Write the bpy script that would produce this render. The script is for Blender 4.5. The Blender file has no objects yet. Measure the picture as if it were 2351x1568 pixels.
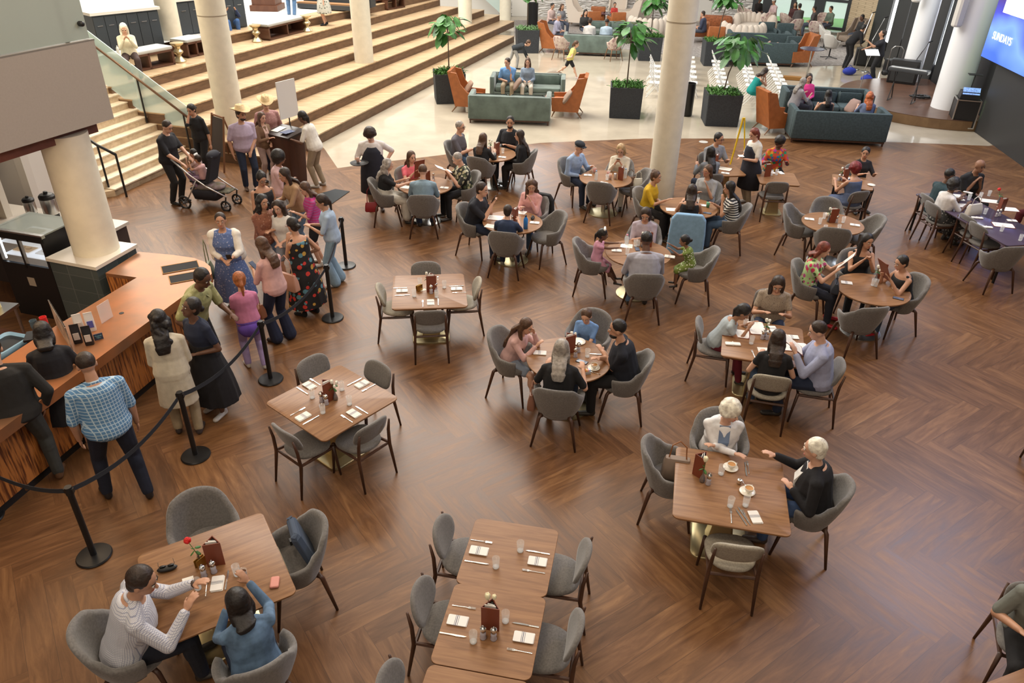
import bpy, math, random
from mathutils import Vector as V, Matrix, Euler, noise
random.seed(7)
R = math.radians; PI = math.pi
sc = bpy.context.scene; C = sc.collection
# ---------- camera ----------
FPX, PITCH, ROLL, CH = 1718.0, R(31.33), R(1.06), 5.85
cd = bpy.data.cameras.new('camera'); cam = bpy.data.objects.new('camera', cd); C.objects.link(cam)
cF = V((0, math.cos(PITCH), -math.sin(PITCH))); cU0 = V((1, 0, 0)).cross(cF)
cR = math.cos(ROLL)*V((1, 0, 0)) + math.sin(ROLL)*cU0; cU = -math.sin(ROLL)*V((1, 0, 0)) + math.cos(ROLL)*cU0
m3 = Matrix((cR, cU, -cF)).transposed(); cam.matrix_world = Matrix.Translation((0, 0, CH)) @ m3.to_4x4()
cd.sensor_width = 36; cd.lens = 36*FPX/2351; cd.clip_end = 200; sc.camera = cam
# ---------- world, lights, exposure ----------
sc.view_settings.view_transform = 'Standard'; sc.view_settings.look = 'None'; sc.view_settings.gamma = 1
sc.view_settings.exposure = 0.0
w = bpy.data.worlds.new('hall_air'); sc.world = w; w.use_nodes = True
w.node_tree.nodes['Background'].inputs[0].default_value = (1.0, .93, .84, 1); w.node_tree.nodes['Background'].inputs[1].default_value = .20
def area(name, loc, tgt, sx, sy, e, col):
    d = bpy.data.lights.new(name, 'AREA'); d.shape = 'RECTANGLE'; d.size = sx; d.size_y = sy; d.energy = e; d.color = col
    o = bpy.data.objects.new(name, d); C.objects.link(o); o.location = loc
    o.rotation_euler = (V(tgt)-V(loc)).to_track_quat('-Z', 'Y').to_euler(); return o
area('skylight_over_steps', (-7, 27, 12), (-5, 26, 0), 11, 22, 7200, (1, .95, .87))
area('clerestory_window', (-6, 46, 11), (-4, 18, 0), 16, 5, 4200, (.93, .97, 1))
area('skylight_over_lounge', (7, 31, 11), (7, 29, 0), 12, 14, 420, (1, .96, .9))
area('high_side_window', (11.9, 12.6, 9.9), (5, 6, 0), 6, 3.2, 1050, (.62, .72, 1))
for i, (x, y) in enumerate([(-6, 4), (-1, 3), (4, 3), (-5.5, 9), (-1, 8.5), (4.5, 8.5), (9, 8), (-3, 14), (2.5, 14), (8, 14)]):
    area('ceiling_downlight', (x, y, 8.5), (x, y, 0), 1.1, 1.1, 105, (1, .79, .58))
area('stair_light', (-9.5, 17.5, 5.0), (-9, 17.5, 0), 3, 2, 150, (1, .84, .62))
area('bar_light', (-6.6, 7.5, 2.9), (-6.4, 7.6, 0), 1.6, 2.5, 60, (1, .70, .42))
area('front_balcony_lights', (-3, -4, 8.5), (-3, 6, 1), 8, 3, 230, (1, .84, .66))
# ---------- helpers ----------
def ray(x, y): return cF*FPX + cR*(x-1175.5) + cU*(784-y)
def G(x, y, z=0.0):
    d = ray(x, y); t = (z-CH)/d.z; return V((t*d.x, t*d.y, z))
def ang(a, b): return math.atan2(b[1]-a[1], b[0]-a[0])
MATS = {}
def P(name, col, rough=.6, metal=0, noise_=0, nscale=40, bump=0, emit=0, alpha=1, trans=0, coat=0, col2=None, spec=.5, sheen=0):
    if name in MATS: return MATS[name]
    m = bpy.data.materials.new(name); m.use_nodes = True; nt = m.node_tree; b = nt.nodes['Principled BSDF']
    b.inputs['Base Color'].default_value = (*col, 1); b.inputs['Roughness'].default_value = rough; b.inputs['Metallic'].default_value = metal
    b.inputs['Coat Weight'].default_value = coat; b.inputs['Specular IOR Level'].default_value = spec; b.inputs['Sheen Weight'].default_value = sheen
    if trans: b.inputs['Transmission Weight'].default_value = trans; b.inputs['IOR'].default_value = 1.2
    if alpha < 1: b.inputs['Alpha'].default_value = alpha
    if emit: b.inputs['Emission Color'].default_value = (*col, 1); b.inputs['Emission Strength'].default_value = emit
    if noise_ or col2 or bump:
        tc = nt.nodes.new('ShaderNodeTexCoord'); n = nt.nodes.new('ShaderNodeTexNoise'); n.inputs['Scale'].default_value = nscale; n.inputs['Detail'].default_value = 4
        nt.links.new(tc.outputs['Object'], n.inputs['Vector'])
        cr = nt.nodes.new('ShaderNodeValToRGB'); c2 = col2 or tuple(min(1, c*(1+noise_)) for c in col); c1 = col if col2 else tuple(c*(1-noise_) for c in col)
        cr.color_ramp.elements[0].position = .35; cr.color_ramp.elements[1].position = .65
        cr.color_ramp.elements[0].color = (*c1, 1); cr.color_ramp.elements[1].color = (*c2, 1)
        nt.links.new(n.outputs[0], cr.inputs[0]); nt.links.new(cr.outputs[0], b.inputs['Base Color'])
        if bump:
            bp = nt.nodes.new('ShaderNodeBump'); bp.inputs['Strength'].default_value = bump; bp.inputs['Distance'].default_value = .01
            nt.links.new(n.outputs[0], bp.inputs['Height']); nt.links.new(bp.outputs[0], b.inputs['Normal'])
    MATS[name] = m; return m
class NT:
    def __init__(s, m): s.nt = m.node_tree; s.L = s.nt.links
    def n(s, t, **k):
        q = s.nt.nodes.new(t)
        for a, b in k.items(): setattr(q, a, b)
        return q
    def m(s, op, a, b=None, c=None):
        q = s.n('ShaderNodeMath', operation=op)
        for i, v in enumerate((a, b, c)):
            if v is None: continue
            if isinstance(v, (int, float)): q.inputs[i].default_value = v
            else: s.L.new(v, q.inputs[i])
        return q.outputs[0]
def wood(name, c1, c2, scale=(2, 30, 30), rough=.4, coat=0, spec=.5, rot=0, nm=1.0):
    if name in MATS: return MATS[name]
    m = P(name, c1, rough, coat=coat, spec=spec); T = NT(m); b = T.nt.nodes['Principled BSDF']
    tc = T.n('ShaderNodeTexCoord'); mp = T.n('ShaderNodeMapping'); mp.inputs['Scale'].default_value = scale; mp.inputs['Rotation'].default_value = (0, 0, rot)
    T.L.new(tc.outputs['Object'], mp.inputs[0]); n = T.n('ShaderNodeTexNoise'); n.inputs['Scale'].default_value = nm; n.inputs['Detail'].default_value = 5; n.inputs['Distortion'].default_value = .6
    T.L.new(mp.outputs[0], n.inputs[0]); cr = T.n('ShaderNodeValToRGB'); cr.color_ramp.elements[0].position = .3; cr.color_ramp.elements[1].position = .7
    cr.color_ramp.elements[0].color = (*c1, 1); cr.color_ramp.elements[1].color = (*c2, 1); T.L.new(n.outputs[0], cr.inputs[0]); T.L.new(cr.outputs[0], b.inputs['Base Color'])
    return m
def pattern(name, kind, cols, scale=20, rough=.8):
    """printed cloth: stripes / grid / floral / dots, real dye colours"""
    if name in MATS: return MATS[name]
    m = P(name, cols[0], rough); T = NT(m); b = T.nt.nodes['Principled BSDF']; tc = T.n('ShaderNodeTexCoord'); out = None
    if kind in ('stripes', 'grid'):
        sp = T.n('ShaderNodeSeparateXYZ'); T.L.new(tc.outputs['Object'], sp.inputs[0])
        def line(o, wd): return T.m('LESS_THAN', T.m('FRACT', T.m('MULTIPLY', o, scale)), wd)
        f = line(sp.outputs[2], .5 if kind == 'stripes' else .22)
        if kind == 'grid':
            s2 = T.m('ADD', sp.outputs[0], T.m('MULTIPLY', sp.outputs[1], .6)); f = T.m('MAXIMUM', f, line(s2, .22))
        mx = T.n('ShaderNodeMix', data_type='RGBA'); mx.inputs[6].default_value = (*cols[0], 1); mx.inputs[7].default_value = (*cols[1], 1); T.L.new(f, mx.inputs[0]); out = mx.outputs[2]
    else:
        v = T.n('ShaderNodeTexVoronoi'); v.inputs['Scale'].default_value = scale; T.L.new(tc.outputs['Object'], v.inputs['Vector'])
        sp = T.n('ShaderNodeSeparateColor'); T.L.new(v.outputs['Color'], sp.inputs[0])
        cr = T.n('ShaderNodeValToRGB'); cr.color_ramp.interpolation = 'CONSTANT'; e = cr.color_ramp.elements; k = len(cols)-1
        e[0].color = (*cols[1], 1); e[0].position = 0; e[1].color = (*cols[-1], 1); e[1].position = (k-1)/k if k > 1 else .99
        for i in range(1, k-1): q = e.new(i/k); q.color = (*cols[1+i], 1)
        T.L.new(sp.outputs[0], cr.inputs[0]); f = T.m('LESS_THAN', v.outputs['Distance'], .30 if kind == 'dots' else .47)
        mx = T.n('ShaderNodeMix', data_type='RGBA'); mx.inputs[6].default_value = (*cols[0], 1); T.L.new(cr.outputs[0], mx.inputs[7]); T.L.new(f, mx.inputs[0]); out = mx.outputs[2]
    T.L.new(out, b.inputs['Base Color']); return m
# ---------- mesh builder ----------
def frame(d, up=V((0, 0, 1))):
    d = d.normalized()
    if abs(d.dot(up)) > .98: up = V((0, 1, 0)) if abs(d.y) < .9 else V((1, 0, 0))
    x = d.cross(up).normalized(); y = x.cross(d).normalized(); return x, y, d
class MB:
    def __init__(s): s.v = []; s.f = []
    def add(s, vs, fs):
        o = len(s.v); s.v += [tuple(v) for v in vs]; s.f += [tuple(i+o for i in f) for f in fs]; return s
    def box(s, c, d, rz=0, top=1.0, M=None, bev=0):
        x, y, z = d[0]/2, d[1]/2, d[2]/2; c = V(c)
        if bev:
            b = min(bev, x*.9, y*.9, z*.9); rings = []
            for zz, i in ((-z, b), (-z+b*.3, b*.3), (-z+b, 0), (z-b, 0), (z-b*.3, b*.3), (z, b)):
                rings.append([(sx*(x-i-q*(b)), sy*(y-i-(1-q)*b), zz) for sx, sy, qs in ((1, -1, (1, 0)), (1, 1, (0, 1)), (-1, 1, (1, 0)), (-1, -1, (0, 1))) for q in qs])
            vs = [p for r in rings for p in r]; n = 8
            fs = [(k*n+i, k*n+(i+1) % n, (k+1)*n+(i+1) % n, (k+1)*n+i) for k in range(5) for i in range(n)] + [tuple(range(n))[::-1], tuple(range(5*n, 6*n))]
        else:
            vs = [(sx*x*(top if zz > 0 else 1), sy*y*(top if zz > 0 else 1), zz) for zz in (-z, z) for sx, sy in ((-1, -1), (1, -1), (1, 1), (-1, 1))]
            fs = [(3, 2, 1, 0), (4, 5, 6, 7), (0, 1, 5, 4), (1, 2, 6, 5), (2, 3, 7, 6), (3, 0, 4, 7)]
        Q = (M or Matrix.Rotation(rz, 4, 'Z')); return s.add([c + (Q.to_3x3() @ V(v)) for v in vs], fs)
    def poly(s, pts, z0, z1):
        n = len(pts); return s.add([(p[0], p[1], z0) for p in pts]+[(p[0], p[1], z1) for p in pts], [tuple(range(n))[::-1], tuple(range(n, 2*n))]+[(i, (i+1) % n, n+(i+1) % n, n+i) for i in range(n)])
    def rings(s, rs, cap=True):
        n = len(rs[0]); fs = [(k*n+i, k*n+(i+1) % n, (k+1)*n+(i+1) % n, (k+1)*n+i) for k in range(len(rs)-1) for i in range(n)]
        if cap: fs += [tuple(range(n))[::-1], tuple(range((len(rs)-1)*n, len(rs)*n))]
        return s.add([p for r in rs for p in r], fs)
    def tube(s, pts, r, n=8, flat=1.0, cap=True):
        pts = [V(p) for p in pts]; k = len(pts); rr = r if isinstance(r, (list, tuple)) else [r]*k; rs = []; x0 = None
        for i, p in enumerate(pts):
            d = (pts[min(i+1, k-1)]-pts[max(i-1, 0)]); x, y, _ = frame(d)
            if x0 is not None and x.dot(x0) < 0 and abs(x.dot(x0)) > .5: x, y = -x, -y
            x0 = x; rs.append([p+x*math.cos(2*PI*j/n)*rr[i]+y*math.sin(2*PI*j/n)*rr[i]*flat for j in range(n)])
        return s.rings(rs, cap)
    def cone(s, a, ra, b, rb, n=10, flat=1.0, up=V((0, 0, 1))):
        a, b = V(a), V(b); d = b-a
        if d.length < 1e-5: d = V((0, 0, .001))
        x, y, d = frame(d, up); rs = []
        for t, q in ((-1, .05), (-.8, .6), (-.4, .92)): rs.append((a+d*ra*t, ra*q))
        rs += [(a, ra), (b, rb)]
        for t, q in ((.4, .92), (.8, .6), (1, .05)): rs.append((b+d*rb*t, rb*q))
        return s.rings([[p+x*math.cos(2*PI*j/n)*r+y*math.sin(2*PI*j/n)*r*flat for j in range(n)] for p, r in rs])
    def ell(s, c, r, M=None, n=12, m=8):
        c = V(c); M = M or Matrix.Identity(3); rs = []
        for k in range(m+1):
            t = -PI/2+PI*k/m; q = max(math.cos(t), .02); rs.append([c+M @ V((r[0]*q*math.cos(2*PI*j/n), r[1]*q*math.sin(2*PI*j/n), r[2]*math.sin(t))) for j in range(n)])
        return s.rings(rs)
    def lathe(s, prof, c=(0, 0, 0), n=24, cap=True, M=None):
        c = V(c); M = M or Matrix.Identity(3)
        return s.rings([[c+M @ V((max(r, 1e-4)*math.cos(2*PI*j/n), max(r, 1e-4)*math.sin(2*PI*j/n), z)) for j in range(n)] for r, z in prof], cap)
    def mesh(s, name='mesh', smooth=False):
        me = bpy.data.meshes.new(name); me.from_pydata(s.v, [], s.f); me.update()
        if smooth: me.polygons.foreach_set('use_smooth', [True]*len(me.polygons)); 
        return me
def rrect(w, d, r, n=6):
    pts = []
    for cx, cy, a0 in ((w/2-r, d/2-r, 0), (-w/2+r, d/2-r, 90), (-w/2+r, -d/2+r, 180), (w/2-r, -d/2+r, 270)):
        for i in range(n+1): a = R(a0+90*i/n); pts.append((cx+r*math.cos(a), cy+r*math.sin(a)))
    return pts
def obj(name, mb, mat, parent=None, smooth=False, loc=None, rz=0, auto=False):
    me = mb.mesh(name, smooth or auto) if isinstance(mb, MB) else mb
    if auto and isinstance(mb, MB): me.set_sharp_from_angle(angle=R(38))
    o = bpy.data.objects.new(name, me); C.objects.link(o)
    if not me.materials: me.materials.append(mat)
    if parent: o.parent = parent
    if loc is not None: o.location = loc
    o.rotation_euler.z = rz; return o
def empty(name, loc=(0, 0, 0), rz=0):
    o = bpy.data.objects.new(name, None); C.objects.link(o); o.location = loc; o.rotation_euler = (0, 0, rz); o.empty_display_size = .1; return o
def struct(name, mb, mat, smooth=False, parent=None, auto=False):
    o = obj(name, mb, mat, parent, smooth, auto=auto)
    if not parent: o['kind'] = 'structure'; 
    return o
REG = []
def tag(o, label, cat, group=None, where=None):
    """where given: label finished at the end with a word that tells it from its like"""
    o['label'] = label; o['category'] = cat
    if group: o['group'] = group
    if where is not None: REG.append((o, label, where))
    return o
def remesh(mb, vox, sm=2, name='body'):
    me = mb.mesh(name); ob = bpy.data.objects.new('tmp', me); C.objects.link(ob)
    m = ob.modifiers.new('r', 'REMESH'); m.mode = 'VOXEL'; m.voxel_size = vox; m.use_smooth_shade = True
    if sm: q = ob.modifiers.new('s', 'SMOOTH'); q.iterations = sm; q.factor = .5
    dg = bpy.context.evaluated_depsgraph_get(); ev = ob.evaluated_get(dg); out = bpy.data.meshes.new_from_object(ev, preserve_all_data_layers=False, depsgraph=dg)
    bpy.data.objects.remove(ob); bpy.data.meshes.remove(me); out.name = name
    out.polygons.foreach_set('use_smooth', [True]*len(out.polygons)); out.materials.clear(); return out
KIDS = {}
def addkid(p, o): KIDS.setdefault(p.name, []).append(o); return o
def tree(o): 
    return [c for c in C.objects if c.parent == o]
def index_children():
    d = {}
    for c in C.objects:
        if c.parent: d.setdefault(c.parent.name, []).append(c)
    return d
class Proto:
    """one built thing; put() places it: the first time the thing itself, then copies of it and its parts"""
    def __init__(s, root): s.root = root; s.used = False; s.kids = None
    def put(s, loc, rz, label, cat, group=None, where=None, scale=None):
        if s.kids is None:
            d = index_children(); s.kids = [(c, d.get(c.name, [])) for c in d.get(s.root.name, [])]
        if not s.used: r = s.root; s.used = True
        else:
            r = s.root.copy(); C.objects.link(r)
            for k in ('label', 'category', 'group'):
                if k in r.keys(): del r[k]
            for c, gg in s.kids:
                q = c.copy(); C.objects.link(q); q.parent = r
                for g in gg: h = g.copy(); C.objects.link(h); h.parent = q
        r.location = loc; r.rotation_euler = (0, 0, rz)
        if scale: r.scale = (scale,)*3
        return tag(r, label, cat, group, where)
# ---------- floor ----------
def herringbone():
    m = P('plank_floor', (.3, .15, .08), .42); T = NT(m); b = T.nt.nodes['Principled BSDF']; N = 6; W = .236
    tc = T.n('ShaderNodeTexCoord'); mp = T.n('ShaderNodeMapping'); mp.vector_type = 'TEXTURE'; mp.inputs['Location'].default_value = (4.42, 5.37, 0); mp.inputs['Rotation'].default_value = (0, 0, R(-55)); mp.inputs['Scale'].default_value = (W, W, W)
    T.L.new(tc.outputs['Object'], mp.inputs[0]); sp = T.n('ShaderNodeSeparateXYZ'); T.L.new(mp.outputs[0], sp.inputs[0]); u, v = sp.outputs[0], sp.outputs[1]
    i, j = T.m('FLOOR', u), T.m('FLOOR', v); t = T.m('FLOORED_MODULO', T.m('SUBTRACT', i, j), 2*N); hz = T.m('LESS_THAN', t, N-.5); iv = T.m('SUBTRACT', 1, hz)
    a = T.m('SUBTRACT', i, T.m('MULTIPLY', t, hz)); c = T.m('SUBTRACT', j, T.m('MULTIPLY', T.m('SUBTRACT', 2*N-1, t), iv))
    cb = T.n('ShaderNodeCombineXYZ'); T.L.new(a, cb.inputs[0]); T.L.new(c, cb.inputs[1]); T.L.new(hz, cb.inputs[2])
    wn = T.n('ShaderNodeTexWhiteNoise'); T.L.new(cb.outputs[0], wn.inputs['Vector'])
    al = T.m('ADD', T.m('MULTIPLY', u, hz), T.m('MULTIPLY', v, iv)); ac = T.m('ADD', T.m('MULTIPLY', v, hz), T.m('MULTIPLY', u, iv))
    gv = T.n('ShaderNodeCombineXYZ'); T.L.new(T.m('ADD', T.m('MULTIPLY', al, .38), T.m('MULTIPLY', wn.outputs[0], 40)), gv.inputs[0]); T.L.new(T.m('MULTIPLY', ac, 2.6), gv.inputs[1]); T.L.new(T.m('MULTIPLY', wn.outputs[0], 17), gv.inputs[2])
    n1 = T.n('ShaderNodeTexNoise'); n1.inputs['Scale'].default_value = 1.1; n1.inputs['Detail'].default_value = 6; n1.inputs['Roughness'].default_value = .62; n1.inputs['Distortion'].default_value = .8; T.L.new(gv.outputs[0], n1.inputs[0])
    f = T.m('ADD', T.m('MULTIPLY', n1.outputs[0], .78), T.m('MULTIPLY', wn.outputs[0], .15))
    cr = T.n('ShaderNodeValToRGB'); e = cr.color_ramp.elements; e[0].position = .28; e[0].color = (.098, .044, .018, 1); e[1].position = .80; e[1].color = (.37, .198, .082, 1)
    q = e.new(.46); q.color = (.158, .073, .030, 1); q = e.new(.60); q.color = (.222, .108, .044, 1); T.L.new(f, cr.inputs[0])
    fu, fv = T.m('FRACT', u), T.m('FRACT', v); fa = T.m('ADD', T.m('MULTIPLY', fv, hz), T.m('MULTIPLY', fu, iv))
    seam = T.m('MAXIMUM', T.m('LESS_THAN', fa, .012), T.m('LESS_THAN', T.m('SUBTRACT', 1, fa), .012))
    mx = T.n('ShaderNodeMix', data_type='RGBA'); T.L.new(T.m('MULTIPLY', seam, .55), mx.inputs[0]); T.L.new(cr.outputs[0], mx.inputs[6]); mx.inputs[7].default_value = (.05, .025, .015, 1)
    T.L.new(mx.outputs[2], b.inputs['Base Color']); T.L.new(T.m('ADD', .27, T.m('MULTIPLY', n1.outputs[0], .18)), b.inputs['Roughness'])
    b.inputs['Specular IOR Level'].default_value = .38
    return m
M_floor = herringbone()
M_terr = P('polished_concrete', (.46, .40, .31), .09, noise_=.08, nscale=1.3, spec=.5)
M_rug = P('woven_carpet', (.30, .27, .25), .95, noise_=.3, nscale=9)
M_tread = wood('tread_wood', (.34, .22, .12), (.60, .44, .27), (1.2, 9, 9), .33, rot=R(-75), nm=1.5)
M_riser = wood('riser_wood', (.105, .058, .03), (.18, .10, .055), (3, 3, 14), .5)
M_light = wood('stair_oak', (.56, .43, .28), (.74, .60, .42), (2, 10, 10), .4, rot=R(-75))
M_dkwood = wood('walnut_legs', (.045, .020, .012), (.085, .038, .022), (8, 8, 3), .42)
M_table = wood('table_veneer', (.195, .092, .040), (.31, .160, .072), (1.3, 16, 16), .38, nm=2, spec=.35)
M_cream = P('column_paint', (.74, .69, .56), .6, noise_=.04, nscale=6)
M_white = P('white_paint', (.74, .72, .68), .65)
M_wall = P('pale_wall', (.55, .50, .44), .8)
M_steel = P('brushed_steel', (.62, .62, .60), .28, 1)
M_silver = P('polished_silver', (.80, .79, .76), .16, 1)
M_brass = P('champagne_metal', (.50, .42, .24), .35, .85)
M_black = P('black_plastic', (.012, .012, .013), .45)
M_char = P('charcoal_stone', (.030, .034, .040), .75, noise_=.2, nscale=30)
M_blackm = P('black_metal', (.018, .018, .019), .35, .3)
M_copper = P('copper_top', (.42, .165, .065), .42, .4, col2=(.26, .13, .065), nscale=2.2)
M_amber = P('amber_panel', (.42, .15, .045), .38)
M_tile = P('slate_tile', (.045, .065, .065), .25)
M_frost = P('frosted_glass', (.50, .56, .50), .5, alpha=1, trans=.25)
M_clear = P('clear_glass', (.95, .97, .97), .03, alpha=.22, spec=.8)
M_glass2 = P('rail_glass', (.60, .76, .74), .28, alpha=.5)
M_grayf = P('grey_felt', (.155, .146, .138), .95, noise_=.16, nscale=60, sheen=.3)
M_grayp = P('grey_felt_pale', (.36, .33, .27), .95, noise_=.14, nscale=60)
M_linen = P('white_linen', (.80, .78, .74), .9)
M_paper = P('paper', (.84, .82, .76), .8)
M_leather = P('cognac_leather', (.36, .115, .032), .48, noise_=.1, nscale=8)
M_menu = P('menu_leather', (.20, .048, .022), .45)
M_sage = P('sage_velvet', (.105, .145, .125), .75, noise_=.25, nscale=3, sheen=.4)
M_teal = P('teal_fabric', (.050, .078, .086), .85, noise_=.15, nscale=20)
M_creamf = P('cream_boucle', (.66, .58, .50), .95)
M_leaf = P('leaf_green', (.045, .16, .028), .42, noise_=.35, nscale=5)
M_fern = P('fern_green', (.07, .20, .03), .6, noise_=.3, nscale=12)
M_soil = P('potting_soil', (.03, .02, .012), .95)
arc = [G(x, y).xy for x, y in ((775, 386), (860, 374), (980, 360), (1100, 345), (1240, 328), (1480, 318), (1640, 318), (1830, 318), (2020, 325), (2150, 330), (2270, 335))]
def wx(y): return 12.8+.132*(y-18.47)
mb = MB().poly([(-26, -6), (30, -6), (30, 60), (-26, 60)], -.12, -.006); f0 = struct('floor', mb, M_terr)
mb = MB().poly([(-14, -5), (wx(-5), -5), (wx(20.4), 20.4)]+[tuple(p) for p in arc[::-1]]+[(-4.95, 19.05), (-6.2, 18.6), (-14, 20.8)], -.005, .0); f1 = struct('floor', mb, M_floor)
mb = MB().poly([tuple(G(*p).xy) for p in ((1178, 46), (1720, 52), (1960, 95), (1960, 150), (1830, 152), (1500, 122), (1300, 95), (1182, 90))], -.006, .006); struct('floor', mb, M_rug)
# ---------- terraces ----------
K = 7; RZ = .26
nearP, nearD = V((-7.84, 17.95)), V((.961, -.276))
bx = [(802.8, 294.4), (802.8, 238), (802.8, 184.3), (802.8, 142), (802.8, 105.6), (802.8, 71.5), (802.8, 41)]
fx = [(1180.5, 82, .26), (1180.5, 48, .52), (1147, 34, .78), (1111.6, 22, 1.04), (1052, 16, 1.3), (1010, -2, 1.56), (1000, -17, 1.82)]
def isect(a, d, p, e):
    den = d.x*e.y-d.y*e.x; t = ((p.x-a.x)*e.y-(p.y-a.y)*e.x)/den; return a+d*t
for k in range(K):
    a = G(*bx[k], RZ*k).xy; b = G(*fx[k]).xy
    d = (b-a).normalized(); n0 = isect(a, d, nearP, nearD)
    if k == 6: n0 = a - d*7.2
    back = 22
    z0 = RZ*k-.006 if k else -.05
    vdir = V((-.961, .276))
    lo = [n0, b, b+vdir*back, n0+vdir*back]
    mb = MB(); mb.poly([tuple(p) for p in lo], z0, RZ*(k+1)-.03); st = struct('trim_%d' % (k+1), mb, M_riser)
    nose = [n0-V((.276, .961))*.0+d.yx*V((1, -1))*.015, b+d.yx*V((1, -1))*.015, lo[2], lo[3]]
    mt = MB().poly([tuple(p) for p in nose], RZ*(k+1)-.03, RZ*(k+1)); q = obj('tread', mt, M_tread, st)
    if k == 6:
        mt = MB().poly([tuple(n0+vdir*1.0-V((.9, 3))), tuple(b+vdir*.9), tuple(lo[2]+V((-3, 0))), tuple(lo[3]-V((3, 3)))], RZ*7+.001, RZ*7+.006); struct('floor', mt, P('pale_carpet', (.50, .50, .48), .9, noise_=.25, nscale=14))
# ---------- light stairs ----------
ud = V((.276, .961)); vd = V((-.961, .276)); s0 = V((-8.15, 16.89))
mb = MB(); 
for k in range(12):
    a = s0+vd*(.235*k)-ud*(1.85 if k else 1.62); b = s0+vd*(.235*k)+ud*1.18
    if k == 0:
        mb.poly([tuple(a+ud*.0), tuple(b), tuple(b+vd*6.5), tuple(a+vd*.18-ud*.2), ], 0, .13)
    mb.poly([tuple(a), tuple(b), tuple(b+vd*(6-.2*k)), tuple(a+vd*(6-.2*k))], .155*k-.001, .155*(k+1)-.025)
st = struct('trim_10', mb, M_light); mb = MB()
for k in range(12):
    a = s0+vd*(.235*k-.02)-ud*(1.85 if k else 1.62); b = s0+vd*(.235*k-.02)+ud*1.18
    mb.poly([tuple(a), tuple(b), tuple(b+vd*.30), tuple(a+vd*.30)], .155*(k+1)-.025, .155*(k+1))
obj('tread', mb, wood('stair_tread', (.70, .58, .42), (.84, .74, .58), (2, 9, 9), .4, rot=R(-75)), st)
# glass stair railing
rb = s0+ud*1.12
def rp(t, z): p = rb+vd*t; return V((p.x, p.y, z))
rt = empty('stair_railing', rp(0, 0)); tag(rt, 'frosted glass stair railing with bronze handrail beside the pale stairs', 'railing')
def rel(pts, o=rt): return [V(p)-o.location for p in pts]
for t0, t1 in ((-.12, 1.28), (1.30, 2.9)):
    z = lambda t: .155+t*.66
    a, b = rp(t0, z(t0)+.02), rp(t1, z(t1)+.02); n = V((ud.x, ud.y, 0))*.012
    q = [a-n, b-n, b-n+V((0, 0, 1.12)), a-n+V((0, 0, 1.12)), a+n, b+n, b+n+V((0, 0, 1.12)), a+n+V((0, 0, 1.12))]
    obj('glass_panel', MB().add(rel(q), [(3, 2, 1, 0), (4, 5, 6, 7), (0, 1, 5, 4), (1, 2, 6, 5), (2, 3, 7, 6), (3, 0, 4, 7)]), M_glass2, rt)
off = V((-ud.x*.07, -ud.y*.07, 0)); hz_ = lambda t: .155+t*.66+.92
obj('handrail', MB().tube(rel([rp(-.45, hz_(-.45))+off, rp(2.9, hz_(2.9))+off]), .028), P('bronze_rail', (.16, .09, .05), .35, .5), rt, smooth=True)
for t in (.05, 1.15, 2.3):
    obj('post', MB().tube(rel([rp(t, .155+t*.66-.12)+off, rp(t, hz_(t))+off]), .024, 6), M_blackm, rt)
# left handrail
a, b = G(291, 452), G(250, 432, .155)
lr = empty('stair_handrail', a); tag(lr, 'short dark metal handrail at the foot of the pale stairs, beside the bar column', 'railing')
top1 = V((a.x, a.y, .93)); 
p2 = V((s0.x, s0.y, 0))-V((ud.x, ud.y, 0))*1.55+V((vd.x, vd.y, 0))*.2; e1 = p2+V((0, 0, 1.07)); e2 = p2+V((vd.x, vd.y, 0))*1.6+V((0, 0, 2.0))
obj('post', MB().tube([V((0, 0, 0)), top1-a], .026, 6), M_blackm, lr); obj('post', MB().tube([p2-a+V((0, 0, .15)), e1-a], .024, 6), M_blackm, lr)
obj('handrail', MB().tube([top1-a+V((0, 0, -.005)), e1-a, e2-a], .03), M_blackm, lr, smooth=True)
# ---------- columns ----------
def column(x, y, z, r, n, mat=M_cream, h=12, seam=None):
    mb = MB().lathe([(r, z), (r, h)], (x, y, 0), 40); o = struct(n, mb, mat, smooth=False, auto=True)
    if seam:
        obj('seam', MB().lathe([(r+.004, seam-.012), (r+.004, seam+.012)], (x, y, 0), 40), P('seam_tan', (.35, .30, .22), .8), o)  # joint ring in a darker tan than the column paint
    return o
def colpix(pl, pr, y, z):   # left and right base edges in the photo give centre and radius
    a, b = G(pl, y, z), G(pr, y, z); c = (a+b)/2; r = (b-a).length/2
    d = c.xy.normalized()*0; return c.x, c.y, r
cols = [(503, 565, 300, .52, 3.2, 3), (818, 861, 179, .26, None, 4), (1053, 1084, 84, .26, None, 5), (1147, 1173, 46, .26, None, 6), (1485, 1545, 450, 0, 3.62, 7)]
for pl, pr, y, z, se, i in cols:
    x, yy, r = colpix(pl, pr, y, z); column(x, yy, z, r, 'trim_%d' % (20+i), seam=se)
x, yy, r = colpix(372, 420, 90, 1.82); column(x, yy, 1.82, r, 'trim_28')
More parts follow.
